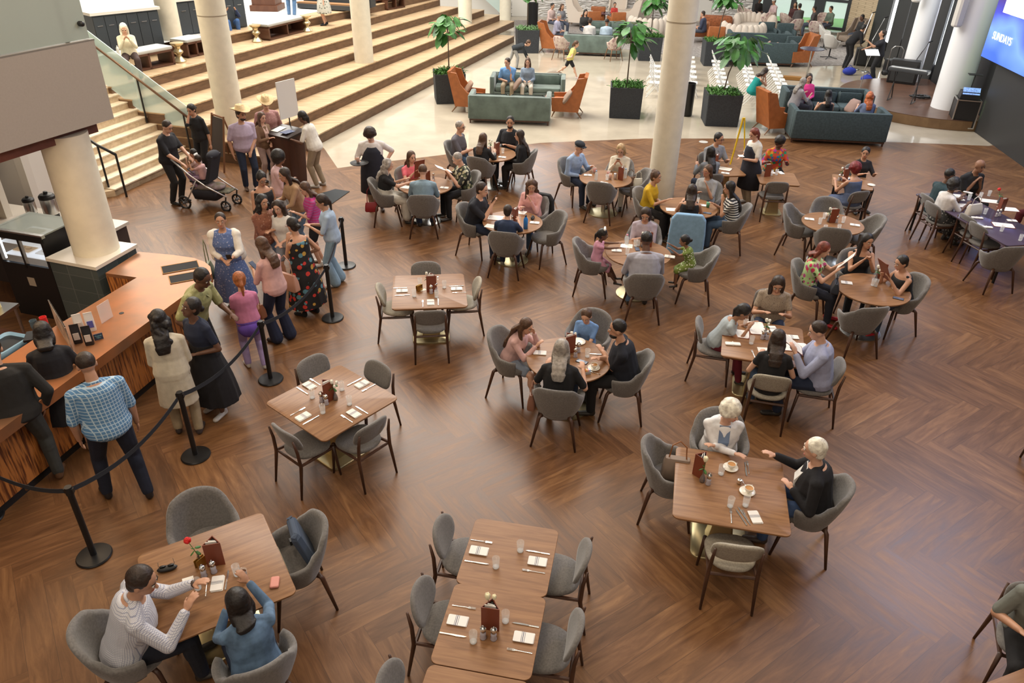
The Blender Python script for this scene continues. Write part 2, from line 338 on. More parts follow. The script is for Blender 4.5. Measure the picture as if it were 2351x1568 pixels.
# far walls
def wallseg(n, a, b, z0, z1, th, mat, parent=None):
    a, b = V(a).xy, V(b).xy; d = (b-a).normalized(); nn = V((-d.y, d.x))*th
    return struct(n, MB().poly([tuple(a), tuple(b), tuple(b+nn), tuple(a+nn)], z0, z1), mat, parent=parent)
def wavewall():
    m = P('wave_wall', (.86, .84, .82), .6); T = NT(m); b = T.nt.nodes['Principled BSDF']; tc = T.n('ShaderNodeTexCoord'); mp = T.n('ShaderNodeMapping'); mp.inputs['Scale'].default_value = (.9, .9, 4.6)
    T.L.new(tc.outputs['Object'], mp.inputs[0]); n = T.n('ShaderNodeTexNoise'); n.inputs['Scale'].default_value = 1.6; n.inputs['Detail'].default_value = 1; T.L.new(mp.outputs[0], n.inputs[0])
    wv = T.m('SINE', T.m('ADD', T.m('MULTIPLY', T.n('ShaderNodeSeparateXYZ').outputs[2], 0), T.m('MULTIPLY', n.outputs[0], 26)))
    bp = T.n('ShaderNodeBump'); bp.inputs['Strength'].default_value = 1; bp.inputs['Distance'].default_value = .035; T.L.new(wv, bp.inputs['Height']); T.L.new(bp.outputs[0], b.inputs['Normal']); return m
M_wave = wavewall()
wa, wb = (-1.0, 42.6), (12.2, 42.0)
wallseg('wall_back', wa, wb, 0, 6, .3, M_wave)
wallseg('wall_left', (-26, 40), (-1.0, 42.6), 0, 12, .3, M_white); wallseg('wall_far_left', (-26, 8), (-26, 40), 0, 8, .3, M_wall)
for i, (px, lab) in enumerate(((1205, 0), (1612, 0))):
    p = G(px, 50); x = p.x; y = 42.6-.6*(x+1)/13.2-.03
    d = struct('door_%d' % (i+1), MB().box((x-.1, y, 1.1), (1.15, .05, 2.2)), M_white); obj('door_handle', MB().box((x+.35, y-.05, 1.02), (.16, .05, .05)), M_black, d)
# glass window wall + brick + panels
ga, gb = V((12.2, 42.0)), V((17.4, 38.2))
gd = (gb-ga).normalized()
def wp(t, z, off=0): p = ga+(gb-ga)*t+V((-gd.y, gd.x))*off; return (p.x, p.y, z)
wn_ = struct('window_1', MB().poly([wp(0, 0)[:2], wp(1, 0)[:2], wp(1, 0, .02)[:2], wp(0, 0, .02)[:2]], 0, 6), P('window_glass', (.75, .85, .85), .05, alpha=.25))
mb = MB()
for t, w_ in ((0, .25), (.10, .5), (.30, .22), (.50, .5), (.72, .2), (1, .2)):
    p = wp(t, 3); mb.box(p, (w_, .18, 6), ang(ga, gb))
for z in (.12, 1.35, 3.3, 5.4): mb.box(wp(.5, z), ((gb-ga).length, .14, .12), ang(ga, gb))
obj('window_frame', mb, P('dark_mullion', (.035, .04, .045), .5), wn_)
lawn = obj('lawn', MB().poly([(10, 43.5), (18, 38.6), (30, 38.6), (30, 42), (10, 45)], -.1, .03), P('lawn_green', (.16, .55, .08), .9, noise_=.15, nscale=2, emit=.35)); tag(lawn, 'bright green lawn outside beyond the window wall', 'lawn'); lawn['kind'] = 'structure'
bl = obj('street', MB().poly([(11, 44.6), (30, 41.5), (30, 41.8), (11, 44.9)], 0, 9), P('outdoor_sky', (.75, .82, .85), .9, emit=.8)); bl.name = 'wall_outdoor'; bl['kind'] = 'structure'
M_brick = P('cream_brick', (.58, .46, .30), .85)
def brick(m):
    T = NT(m); b = T.nt.nodes['Principled BSDF']; br = T.n('ShaderNodeTexBrick'); tc = T.n('ShaderNodeTexCoord'); mp = T.n('ShaderNodeMapping'); mp.inputs['Rotation'].default_value = (R(90), 0, 0)
    T.L.new(tc.outputs['Object'], mp.inputs[0]); T.L.new(mp.outputs[0], br.inputs[0]); br.inputs['Color1'].default_value = (.58, .46, .30, 1); br.inputs['Color2'].default_value = (.50, .38, .24, 1); br.inputs['Mortar'].default_value = (.36, .28, .18, 1); br.inputs['Scale'].default_value = 3.2; br.inputs['Mortar Size'].default_value = .02
    T.L.new(br.outputs[0], b.inputs['Base Color'])
brick(M_brick)
wallseg('wall_brick', (16.0, 38.6), (16.6, 34.0), 0, 10, -.3, M_brick); 
# dark panelled right wall: panels with lit slits between
M_dark = P('dark_wall_panel', (.024, .024, .025), .55)
def wv(y, off=0): return V((wx(y)+off, y))
ys = [(-5, 15.6), (15.72, 18.0), (18.06, 21.72), (21.82, 24.9), (25.1, 27.1), (27.3, 29.0), (29.1, 31.0), (31.1, 32.6), (33.2, 35.2)]
for i, (a, b) in enumerate(ys):
    o = .0 if b < 22 else .45
    wallseg('wall_right', wv(a, o), wv(b, o), 0, 11, -.12, M_dark)
wallseg('wall_right_outer', wv(-5, .65), wv(38, 1.1), 0, 11, -.1, M_dark)
def slit(a, b, o, z0, z1, col, e):
    s = wallseg('window_9', wv(a, o), wv(b, o), z0, z1, -.03, P('slit_%s' % e, col, .5, emit=e)); return s
for a, b, o, z0, z1, col, e in ((15.62, 15.70, .06, 0, 5, (.9, 1, .95), 10), (17.98, 18.06, .06, 0, .9, (.85, .95, 1), 9), (21.74, 21.80, .06, .35, 6, (.6, 1, .4), 5.5), (24.93, 25.07, .5, .35, 8, (1, 1, .96), 16), (27.14, 27.24, .5, .8, 8, (.9, .95, 1), 12), (29.02, 29.08, .5, 1, 9, (1, 1, 1), 4), (31.02, 31.08, .5, 1, 9, (1, 1, 1), 4.2), (32.7, 33.1, .5, .6, 5, (1, 1, .98), 14)):
    slit(a, b, o, z0, z1, col, e)
struct('wall_near', MB().box((0, -5.2, 4), (40, .2, 8)), M_wall)
# lit white columns on the right
for i, (x, y, r) in enumerate(((13.15, 23.35, .47), (13.63, 27.1, .32))):
    c = column(x, y, .0, r, 'trim_%d' % (40+i), P('lit_column', (.85, .87, .90), .5))
    a = area('column_uplight', (x+.1, y-1.1, 6.5), (x, y, 3), .5, 2, 190, (.78, .86, 1))
    sp_ = empty('line_speaker', (x-.60, y-.22, 2.6+i*.2)); tag(sp_, ('slim white line speaker on the lit column beside the big screen', 'slim white line speaker on the lit column behind the stage')[i], 'speaker')
    obj('cabinet', MB().box((0, 0, 2.6), (.24, .26, 5.2), .1, bev=.05), P('speaker_white', (.62, .60, .57), .5), sp_); obj('bracket', MB().box((.1, .1, .3), (.2, .06, .1)), M_black, sp_)
# stage
se = [G(1900+x/3.92, y/3.92, .28).xy for x, y in ((150, 750), (100, 800), (95, 830), (150, 885), (300, 945), (500, 1020), (700, 1070), (900, 1095), (1090, 1105))]
stg = [(13.35+2.85*math.cos(R(a)), 24.6+2.85*math.sin(R(a))) for a in range(80, 282, 6)][::1]+[(wx(21.8)+.3, 21.8), (wx(27.4)+.5, 27.4)]
so = struct('floor_stage', MB().poly(stg[::1], 0, .27), wood('stage_side', (.16, .09, .04), (.22, .13, .06), (3, 3, 3), .5)); obj('stage_top', MB().poly(stg, .27, .285), wood('stage_top', (.07, .035, .022), (.13, .065, .04), (2, 9, 9), .32, rot=R(60), spec=.35), so)
# screen
def screenmat():
    m = P('screen_image', (.05, .1, .6), .3); T = NT(m); b = T.nt.nodes['Principled BSDF']; tc = T.n('ShaderNodeTexCoord'); sp = T.n('ShaderNodeSeparateXYZ'); T.L.new(tc.outputs['Generated'], sp.inputs[0])
    n = T.n('ShaderNodeTexNoise'); n.inputs['Scale'].default_value = 2.2; T.L.new(tc.outputs['Generated'], n.inputs[0])
    f = T.m('ADD', T.m('MULTIPLY', sp.outputs[2], 1.3), T.m('MULTIPLY', T.m('SUBTRACT', n.outputs[0], .5), .9)); cr = T.n('ShaderNodeValToRGB'); e = cr.color_ramp.elements
    e[0].position = .0; e[0].color = (.05, .16, .85, 1); e[1].position = .9; e[1].color = (.02, .01, .06, 1)
    for p, c in ((.18, (.22, .42, 1, 1)), (.36, (.06, .07, .62, 1)), (.6, (.07, .02, .2, 1))): q = e.new(p); q.color = c
    T.L.new(f, cr.inputs[0]); T.L.new(cr.outputs[0], b.inputs['Emission Color']); b.inputs['Emission Strength'].default_value = 1.35; b.inputs['Base Color'].default_value = (.01, .01, .02, 1); return m
y0, y1, zb = 17.0, 22.25, 1.98
sroot = empty('wall_screen', (*wv((y0+y1)/2, -.25), zb)); tag(sroot, 'huge wall screen glowing blue and purple with a white card and lettering', 'screen'); an = ang(wv(y0), wv(y1))
sroot.rotation_euler.z = an
L_ = (wv(y1)-wv(y0)).length
obj('bezel', MB().box((0, -.09, 1.9), (L_+.06, .1, 3.86)), M_black, sroot)
obj('display', MB().box((0, .0, 1.9), (L_, .06, 3.8)), screenmat(), sroot)
M_glow = P('screen_white', (1, 1, 1), .5, emit=1.3)
obj('card', MB().box((1.5, .04, 1.85), (1.3, .02, 1.3), bev=.01), M_glow, sroot)
def text(s, size, mat, parent, loc, rot, name='lettering', ext=.003, align='CENTER'):
    cu = bpy.data.curves.new(name, 'FONT'); cu.body = s; cu.size = size; cu.extrude = ext; cu.align_x = align; t = bpy.data.objects.new('t', cu); C.objects.link(t)
    dg = bpy.context.evaluated_depsgraph_get(); me = bpy.data.meshes.new_from_object(t.evaluated_get(dg)); bpy.data.objects.remove(t); me.materials.clear()
    o = bpy.data.objects.new(name, me); C.objects.link(o); me.materials.append(mat); o.parent = parent; o.location = loc; o.rotation_euler = rot; return o
text('SUNDAYS', .27, M_glow, sroot, (1.7, .045, .52), (R(90), 0, R(180)), ext=.004); 
sr2 = empty('ceiling_screen', (15.6, 33.5, 4.55), R(-60)); tag(sr2, 'hanging screen glowing blue above the far brick wall, mostly out of frame', 'screen')
obj('display', MB().box((0, 0, .6), (1.9, .08, 1.2)), screenmat(), sr2); obj('pole', MB().tube([(0.6, .06, 0), (.6, .06, -4.4)], .03), M_black, sr2)
ex = obj('exit_sign', MB().box((0, 0, 0), (.4, .05, .2)), P('sign_green', (.05, .9, .35), .5, emit=2)); p = wv(33.0, -.05); ex.location = (p.x, p.y, 3.5); ex.rotation_euler.z = an; tag(ex, 'small glowing green exit sign high on the dark wall above the far lit slit', 'sign')
# ---------- balcony fascia upper left ----------
c0 = V((-5.59, 10.45)); c1 = V((-6.21, 8.82)); d = (c1-c0).normalized(); far_ = c0+d*9; bk = V((-d.y, d.x))
if bk.x > 0: bk = -bk
fa = struct('wall_balcony', MB().poly([tuple(c0), tuple(far_), tuple(far_+bk*5), tuple(c0+bk*5)], 3.0, 4.02), P('fascia_paint', (.42, .37, .315), .7, noise_=.02))
q0 = c0+bk*.22+d*.12
obj('soffit_trim', MB().poly([tuple(q0), tuple(q0+d*9), tuple(q0+d*9+bk*4.5), tuple(q0+bk*4.5)], 2.82, 3.0), wood('soffit_wood', (.12, .035, .018), (.17, .055, .03), (2, 8, 8), .5), fa)
obj('coping', MB().poly([tuple(c0-d*.01), tuple(far_), tuple(far_+bk*.12), tuple(c0+bk*.12)], 4.02, 4.04), P('coping_grey', (.22, .20, .17), .5), fa)
gr = empty('balcony_railing', (*c0, 4.04)); tag(gr, 'frosted glass balcony panels with round black fixings above the beige fascia', 'railing')
for k in range(4):
    a = d*(1.78*k+.02)+bk*.05; b = d*(1.78*(k+1)-.0)+bk*.05
    obj('glass_panel', MB().poly([tuple(a), tuple(b), tuple(b+bk*.02), tuple(a+bk*.02)], 0.01, 1.25), M_frost, gr)
    for s in (.12, 1.75):
        p = d*(1.78*k+s+.0)+bk*.03
        for zz in (.2, 1.05): obj('fixing', MB().cone((p.x, p.y, zz), .035, (p.x-bk.x*.03, p.y-bk.y*.03, zz), .035, 12), M_black, gr)
obj('post', MB().tube([(bk.x*.12+d.x*.3, bk.y*.12+d.y*.3, 0), (bk.x*.12+d.x*.3, bk.y*.12+d.y*.3, 1.3)], .03), P('rail_post', (.2, .2, .18), .5), gr)
# wall behind the bar
M_wb = P('bar_wall', (.68, .64, .58), .8); wallseg('wall_bar', (-14, 14.4), (-8.75, 12.9), 0, 2.95, .15, M_wb); wallseg('wall_bar', (-8.75, 12.9), (-8.55, 14.3), 0, 2.95, .15, M_wb)
# upper hall behind the terraces
wallseg('wall_upper', (-24, 31), (-9, 46), 1.8, 9, .3, M_wall)
# floor lamp pad: recessed floor plates
for i, (px, py, nm) in enumerate(((1615, 326, 'round pale floor plate by the concrete edge'),)):
    o = obj('floor_plate', MB().lathe([(.12, 0), (.12, .006)], (0, 0, 0), 20), P('plate_grey', (.5, .48, .44), .4), None, loc=G(px, py, .001)); tag(o, nm+' behind the tables', 'plate')
# ---------- chairs ----------
def tub_chair(mat=None, name='armchair', leg=None):
    mat = mat or M_grayf; leg = leg or M_dkwood; r = empty(name)
    def rim(t):
        a = abs(t)/PI*180
        if a < 32: return .83-.02*(a/32)**2
        if a < 80: q = (a-32)/48; q = q*q*(3-2*q); return .81-.185*q
        return .625-.03*(a-80)/40
    n = 44; T = [R(-122+244*i/(n-1)) for i in range(n)]; out = []; inn = []
    m = 9
    rows = []
    for t in T:
        h = rim(t); dx, dy = math.sin(t), -math.cos(t); col = []
        for k in range(m):      # outside from bottom to rim
            q = k/(m-1); z = .36+(h-.36)*q; rr = .205+.085*math.sin(q*PI/2*.95)+.022*q*max(0, math.cos(t))
            col.append((dx*rr*1.02, dy*rr*.94+.0-(.03*q if abs(t) < 1 else 0), z))
        x, y, z = col[-1]; col.append((x*.965, y*.965, z+.012)); col.append((x*.90, y*.90, z+.006))
        for k in range(m-1, -1, -1):
            q = k/(m-1); z = .40+(h-.40)*q-.01; rr = .165+.072*math.sin(q*PI/2*.95)+.022*q*max(0, math.cos(t))
            col.append((dx*rr*1.02, dy*rr*.94-(.03*q if abs(t) < 1 else 0), z))
        rows.append(col)
    mb = MB().rings(rows); obj('shell', mb, mat, r, smooth=True)
    s = MB().lathe([(.0, .375), (.17, .375), (.215, .40), (.232, .43), (.225, .462), (.17, .478), (0, .482)], (0, 0, 0), 28)
    s.v = [(x, y*1.02+.015 if y < 0 else y*1.10+.015, z) for x, y, z in s.v]; obj('seat', s, mat, r, smooth=True)
    for sx in (-1, 1):
        for sy in (-1, 1):
            obj('leg', MB().tube([(sx*.15, sy*.15, .40), (sx*.18, sy*.18, .36), (sx*.25, sy*.25, 0)], [.020, .021, .012], 8), leg, r, smooth=True)
    fr = MB()
    for a, b in (((-.17, -.17), (.17, .17)), ((-.17, .17), (.17, -.17))): fr.tube([(*a, .372), (*b, .372)], .017, 6)
    obj('seat_frame', fr, leg, r); return r
def side_chair(mat=None, oval=False, back=None, leg=None):
    mat = mat or M_grayf; back = back or mat; leg = leg or M_dkwood; r = empty('dining_chair')
    pts = []
    for i in range(32):
        a = 2*PI*i/32; e = 2.6; c, s = math.cos(a), math.sin(a); x = abs(c)**(2/e)*(1 if c > 0 else -1)*.232; y = abs(s)**(2/e)*(1 if s > 0 else -1)*.225; x *= 1+.10*y/.225; pts.append((x, y+.01))
    mb = MB().rings([[(x*k, y*k, z) for x, y in pts] for k, z in ((.90, .425), (.98, .437), (1, .452), (.985, .468), (.9, .478), (.5, .482))]); obj('seat', mb, mat, r, smooth=True)
    def bp(u, v):  # curved back surface
        y = -.205-.10*(v-.5)*1.0-.04*(1-(u/.24)**2)+.02; return (u, y, .52+.31*v)
    A_ = []; B_ = []; N = 36; hw = .225
    for i in range(N):
        a = 2*PI*i/N; c, s = math.cos(a), math.sin(a); e = 2.2 if oval else 3.2
        u = abs(c)**(2/e)*(1 if c > 0 else -1)*hw; v = .5+.5*abs(s)**(2/e)*(1 if s > 0 else -1)
        if not oval: v = .12+.88*v
        A_.append((u, v))
    def ring(k, off): 
        o = []
        for u, v in A_:
            x, y, z = bp(u*k, .5+(v-.5)*k); o.append((x, y+off, z))
        return o
    cen = (.56 if not oval else .5)
    mb = MB().rings([ring(.30, .026), ring(.75, .026), ring(.93, .022), ring(1, .008), ring(1, -.008), ring(.93, -.020), ring(.75, -.024), ring(.30, -.024)]); obj('backrest', mb, back, r, smooth=True)
    for sx in (-1, 1):
        x = sx*.205
        obj('leg', MB().tube([(x*1.13, -.30, 0), (x*1.06, -.235, .40), (x*1.02, -.245, .60), (x*1.0, -.275, .76)], [.012, .02, .018, .011], 8), leg, r, smooth=True)
        obj('leg', MB().tube([(x*1.12, .235, 0), (x*1.04, .195, .43)], [.012, .021], 8), leg, r, smooth=True)
        obj('rail', MB().tube([(x*1.04, -.235, .415), (x*1.0, -.1, .405), (x*1.03, .195, .41)], [.016, .018, .018], 6), leg, r)
    obj('rail', MB().tube([(-.21, -.225, .405), (.21, -.225, .405)], .016, 6), leg, r); obj('rail', MB().tube([(-.21, .19, .405), (.21, .19, .405)], .016, 6), leg, r); return r
TUB = Proto(tub_chair()); SIDE = Proto(side_chair()); PALE = Proto(side_chair(M_grayp, True)); TUBB = TUB
OVAL = Proto(side_chair(M_grayf, True)); LIGHT = Proto(side_chair(M_grayp))
CH_ = {}
def chair(key, proto, px, py, face, where, what=None, z=None, dd=.27):
    """px,py: top of the backrest in the photo; face: degrees, or a point to look at"""
    zt = z or (.82 if proto in (TUB,) else .83); p = G(px, py, zt)
    f = R(face) if isinstance(face, (int, float)) else ang(p, face)
    c = V((p.x+math.cos(f)*dd, p.y+math.sin(f)*dd, 0))
    what = what or {TUB: 'grey felt tub armchair'}.get(proto, 'grey side chair with dark frame' if proto in (SIDE, OVAL) else 'pale oatmeal side chair')
    o = proto.put(c, f-PI/2, what, 'chair', 'grey tub armchairs' if proto is TUB else 'wooden framed side chairs', where, scale=(1.09 if proto is TUB else 1.03)); CH_[key] = (c, f); return o
# ---------- tables ----------
def table(kind, x, y, rot, size, label, sy=None, base='plate', top=None):
    r = empty('dining_table' if kind == 'sq' else 'round_table', (x, y, 0), R(rot)); tag(r, label, 'table', 'square dining tables' if kind == 'sq' else 'round dining tables')
    sy = sy or size; top = top or M_table
    if kind == 'sq':
        o = rrect(size, sy, .06); mb = MB().rings([[(a*k, b*k, z) for a, b in o] for k, z in ((.975, .718), (1, .735), (1, .748), (.996, .750))])
        obj('tabletop', mb, top, r, auto=True)
        if base == 'plate':
            b = min(size, sy)*.52; o = rrect(b, b, .09); obj('base', MB().rings([[(a*k, c*k, z) for a, c in o] for k, z in ((1, 0), (1, .018), (.97, .026))]), M_brass, r, auto=True)
            o = rrect(.24, .24, .03); obj('pedestal', MB().rings([[(a*k, c*k, z) for a, c in o] for k, z in ((1.15, .026), (.8, .35), (.9, .70), (1.5, .722))]), M_brass, r, auto=True)
        else:
            for sx in (-1, 1):
                for s in (-1, 1): obj('leg', MB().tube([(sx*(size/2-.10), s*(sy/2-.1), .72), (sx*(size/2-.08), s*(sy/2-.08), 0)], .024, 6), M_blackm, r)
    else:
        q = size/2; obj('tabletop', MB().lathe([(q*.97, .718), (q, .735), (q, .748), (q*.996, .750)], n=56), top, r, auto=True)
        obj('base', MB().lathe([(.30, 0), (.30, .012), (.27, .022), (.05, .04)], n=40), M_steel if base == 'plate' else M_brass, r, auto=True); obj('pedestal', MB().lathe([(.045, .03), (.04, .65), (.12, .72)], n=20), M_steel, r, auto=True)
    return V((x, y, .75))
TB = {}
TB['dia'] = table('sq', -2.06, 7.0, 50.5, 1.08, 'square wooden table turned like a diamond, laid for four and empty')
TB['sq2'] = table('sq', -1.23, 9.77, 7, 1.07, 'square wooden table laid with four pale and grey chairs, nobody seated')
TB['cpl'] = table('sq', 2.2, 5.64, -12, 1.09, 'square wooden table with the white-haired couple and coffee cups')
TB['bl'] = table('sq', -2.52, 4.44, 31.5, 1.10, 'square wooden table with a red rose at bottom left of the hall')
TB['l1'] = table('sq', 0.01, 4.71, -10.5, .79, 'small wooden table pushed on behind the one with white tulips')
TB['l2'] = table('sq', -0.13, 3.935, -10.5, .79, 'small wooden table with two white tulips and a leather menu holder')
TB['l3'] = table('sq', -0.275, 3.15, -10.5, .79, 'small wooden table end cut by the photo bottom edge, pushed to the tulip table')
TB['t9'] = table('sq', 3.32, 8.49, -15, 1.05, 'square wooden table with four open menus and a family of four')
for k, x, y, l, b in (('t8', .72, 7.98, 'round wooden table with coffee cup, family with a small boy', 'brass'), ('t10', 5.42, 10.1, 'round wooden table with raised menus and a black handbag strap', 'plate'), ('t11', 5.74, 12.69, 'empty round wooden table laid for four beside the tub chairs', 'plate'),
    ('t12', 2.04, 11.24, 'round wooden table with two little girls, a drawing and a white rose', 'brass'), ('t13', 3.27, 13.34, 'round wooden table with green paper cup near the cream column', 'plate'), ('t14', 1.86, 14.88, 'round wooden table with water bottles, man in a flat cap', 'brass'),
    ('t15', -1.77, 14.27, 'round wooden table with tea glasses beside the waiter with a tray', 'plate'), ('t16', -.52, 16.4, 'farthest left round wooden table, near the concrete floor edge', 'plate'), ('t17', -.03, 12.47, 'round wooden table with a blue patterned water bottle', 'brass')):
    TB[k] = table('rd', x, y, 8, 1.07, l, base=b)
TB['t18'] = table('sq', 5.45, 15.1, -8, .80, 'small square table of the woman in a rainbow blouse')
TB['t19'] = table('sq', 4.45, 15.55, 8, .72, 'small square table mostly hidden behind the woman in the grey hoodie')
TB['t20'] = table('sq', 6.95, 14.95, -20, .78, 'small square table of the red-haired woman with a bare back', base='legs')
M_dtab = P('dark_table', (.075, .055, .09), .18)
TB['t21'] = table('sq', 8.66, 13.15, 10, .98, 'long dark group table reflecting blue light at the right edge', sy=2.55, base='legs', top=M_dtab)
TB['t22'] = table('sq', 4.02, 3.30, 20, .7, 'wooden table corner at the bottom right beside the man in grey')
T = TB
for a in (('bl_n', TUB, 447, 1148, -58, 'behind the rose table, empty'), ('bl_e', TUB, 733, 1212, 208, 'with the blue bag and rolled cloth at the rose table'), ('bl_w', TUB, 186, 1462, 22, 'under the man in the checked shirt'), ('bl_s', TUB, 598, 1540, 121, 'under the woman in the denim jacket'),
    ('d1', SIDE, 710, 824, -39, 'at the diamond-turned table'), ('d2', SIDE, 874, 837, 231, 'at the diamond-turned table'), ('d3', SIDE, 645, 988, 51, 'at the diamond-turned table'), ('d4', SIDE, 857, 973, 141, 'at the diamond-turned table'),
    ('s1', SIDE, 977, 604, -83, 'behind the table laid for four'), ('s2', PALE, 866, 658, 7, 'at the empty table laid for four'), ('s3', PALE, 1102, 643, 187, 'at the empty table laid for four'), ('s4', SIDE, 987, 716, 97, 'in front of the empty table laid for four'),
    ('c_w', TUB, 1487, 1032, -12, 'holding the folded shopping bag'), ('c_n', TUB, 1652, 957, -98, 'under the white-haired woman in white'), ('c_e', TUB, 1940, 1128, 160, 'under the white-haired man in a black blazer'), ('c_s', LIGHT, 1700, 1256, 82, 'in front of the coffee table of the old couple'),
    ('8w', TUB, 1136, 771, T['t8'], 'under the long-haired girl in pink'), ('8n', TUB, 1366, 726, T['t8'], 'under the little boy in blue'), ('8e', TUB, 1487, 829, T['t8'], 'under the bearded man in black polo'), ('8s', TUB, 1276, 905, 80, 'under the woman with grey ponytail'),
    ('9w', SIDE, 1601, 738, -14, 'under the girl bent over her menu'), ('9s', LIGHT, 1776, 866, 76, 'under the woman in the black ruffle top'), ('9e', SIDE, 1936, 836, 166, 'under the man in the lilac-blue shirt'), ('9n', SIDE, 1772, 668, -104, 'under the woman in the leopard blouse'),
    ('10w', TUB, 1827, 611, T['t10'], 'under the red-haired woman in floral print'), ('10n', TUB, 1962, 584, T['t10'], 'under the bare-shouldered woman with a phone'), ('10e', TUB, 2113, 646, T['t10'], 'under the short-haired person in a black vest'), ('10s', TUB, 2008, 715, 100, 'turned away empty, bluish in the light'),
    ('11w', TUB, 1808, 481, T['t11'], 'at the empty round table'), ('11n', TUB, 1899, 464, T['t11'], 'at the empty round table'), ('11e', TUB, 2021, 507, T['t11'], 'at the empty round table'), ('11s', TUB, 1919, 532, T['t11'], 'at the empty round table'),
    ('12w', TUB, 1324, 562, T['t12'], 'under the little girl in pink ruffles'), ('12n', TUB, 1483, 520, T['t12'], 'under the woman in the lilac blouse'), ('12e', TUB, 1641, 583, T['t12'], 'under the toddler in the green dress'), ('12s', TUB, 1486, 638, T['t12'], 'under the broad man in the pale grey shirt'),
    ('13w', TUB, 1463, 442, T['t13'], 'under the woman in the mustard blouse'), ('13n', TUB, 1632, 425, T['t13'], 'under the woman in glasses and grey top'), ('13e', TUB, 1716, 481, T['t13'], 'under the woman in the striped tee'), ('13s', TUB, 1582, 500, T['t13'], 'draped with a light blue jacket'),
    ('14w', TUB, 1296, 371, T['t14'], 'under the man in the flat cap'), ('14n', TUB, 1428, 372, -106, 'under the blonde woman with a phone'), ('14e', TUB, 1486, 399, T['t14'], 'with bags on the seat beside the column'), ('14s', TUB, 1377, 426, T['t14'], 'empty, in front of the flat cap table'),
    ('15w', TUB, 853, 421, T['t15'], 'under the grey-haired woman with a red bag'), ('15n', TUB, 928, 392, T['t15'], 'under the woman in a coral top'), ('15e', TUB, 1094, 404, T['t15'], 'under the man in the palm leaf shirt'), ('15s', TUB, 969, 456, T['t15'], 'under the man in the blue-grey shirt'),
    ('16w', TUB, 1029, 333, T['t16'], 'under the man in the grey polo'), ('16s', TUB, 1093, 368, T['t16'], 'under the brown-haired woman in black'), ('16e', TUB, 1226, 353, T['t16'], 'under the long-haired woman in black'), ('16n', TUB, 1186, 318, T['t16'], 'under the bearded man in black'),
    ('17w', TUB, 1060, 479, T['t17'], 'under the man looking at his phone'), ('17s', TUB, 1156, 541, T['t17'], 'under the boy in the navy shirt'), ('17e', TUB, 1289, 498, 205, 'empty, beside the blue bottle table'), ('17n', TUB, 1234, 456, T['t17'], 'with a black coat hung on it'),
    ('18s', SIDE, 1788, 420, 88, 'in front of the rainbow blouse table'), ('18n', SIDE, 1772, 352, -90, 'under the woman in the rainbow blouse'), ('19s', SIDE, 1640, 402, 100, 'under the woman in the grey hoodie'), ('19n', SIDE, 1622, 350, -70, 'under the young man in a grey tee'),
    ('20s', SIDE, 1980, 441, 108, 'under the woman with the bare back'), ('20n', SIDE, 1962, 378, -85, 'under the dark-haired woman facing the camera'),
    ('21a', SIDE, 2127, 450, 8, 'under the man in dark teal at the long table'), ('21b', SIDE, 2140, 468, 10, 'under the woman in the white blouse'), ('21c', SIDE, 2221, 497, 10, 'empty beside the long dark table'), ('21d', SIDE, 2244, 516, 12, 'empty beside the long dark table'),
    ('21n', SIDE, 2200, 413, -75, 'under the bald man at the long table'), ('21e', TUB, 2330, 575, 97, 'at the near end of the long dark table'),
    ('l_1', OVAL, 1004, 1204, -10, 'at the left of the joined tulip tables'), ('l_2', OVAL, 955, 1352, -10, 'at the left of the joined tulip tables'), ('l_3', OVAL, 876, 1552, -10, 'at the bottom edge left of the joined tables'), ('l_4', OVAL, 1352, 1264, 170, 'at the right of the joined tulip tables'), ('l_5', OVAL, 1334, 1434, 170, 'at the right of the joined tulip tables'),
    ('22', SIDE, 2385, 1350, -112, 'under the man in grey at the bottom right corner'), ('23', SIDE, 2520, 930, 200, 'at the right photo edge, only one leg showing')):
    chair(*a)
# ---------- tableware ----------
def P_(f):
    def g(): return Proto(f())
    return g
def fork():
    mb = MB(); mb.tube([(0, -.10, .004), (0, -.05, .005), (0, .02, .008), (0, .04, .006)], [.006, .004, .0035, .004], 6, .5)
    mb.box((0, .048, .005), (.022, .02, .002)); 
    for i in range(4): mb.box((-.0085+i*.0057, .078, .006), (.0026, .045, .002))
    return obj('fork', mb, M_silver)
def knife():
    mb = MB().tube([(0, -.11, .005), (0, -.03, .005)], [.0075, .006], 6, .6)
    mb.poly([(-.006, -.03), (.006, -.03), (.010, .03), (.008, .09), (-.002, .112), (-.006, .08)], .003, .006); return obj('knife', mb, M_silver)
def spoon():
    return obj('spoon', MB().tube([(0, -.075, .004), (0, .02, .005)], [.005, .003], 6, .5).ell((0, .04, .006), (.014, .022, .004), n=10, m=5), M_silver, smooth=True)
def napkin():
    r = empty('napkin'); o = rrect(.10, .165, .008, 2); mb = MB()
    for i, (dx, dy, s) in enumerate(((.004, -.003, 1), (0, .002, .98), (-.002, 0, .97))): mb.rings([[(a*s+dx, b*s+dy, z) for a, b in o] for z in (.0045*i+.0005, .0045*i+.0048)])
    obj('cloth', mb, M_linen, r); mb = MB()
    for y, w_ in ((0.006, .006), (-.008, .0035), (.018, .0035)): mb.box((-.002, y, .0143), (.099, w_, .0006))
    obj('stripe', mb, P('stripe_blue', (.12, .13, .19), .9), r); return r
def glass():
    h = .115; mb = MB().lathe([(.001, .001), (.027, 0), (.029, .006), (.034, h), (.0325, h), (.0275, .018), (.001, .014)], n=20); r = empty('drinking_glass')
    obj('tumbler', mb, M_clear, r, smooth=True); obj('glass_base', MB().lathe([(.001, .001), (.0265, .001), (.0275, .013), (.001, .014)], n=16), P('thick_glass', (.9, .92, .92), .06, alpha=.5, spec=1), r, smooth=True); return r
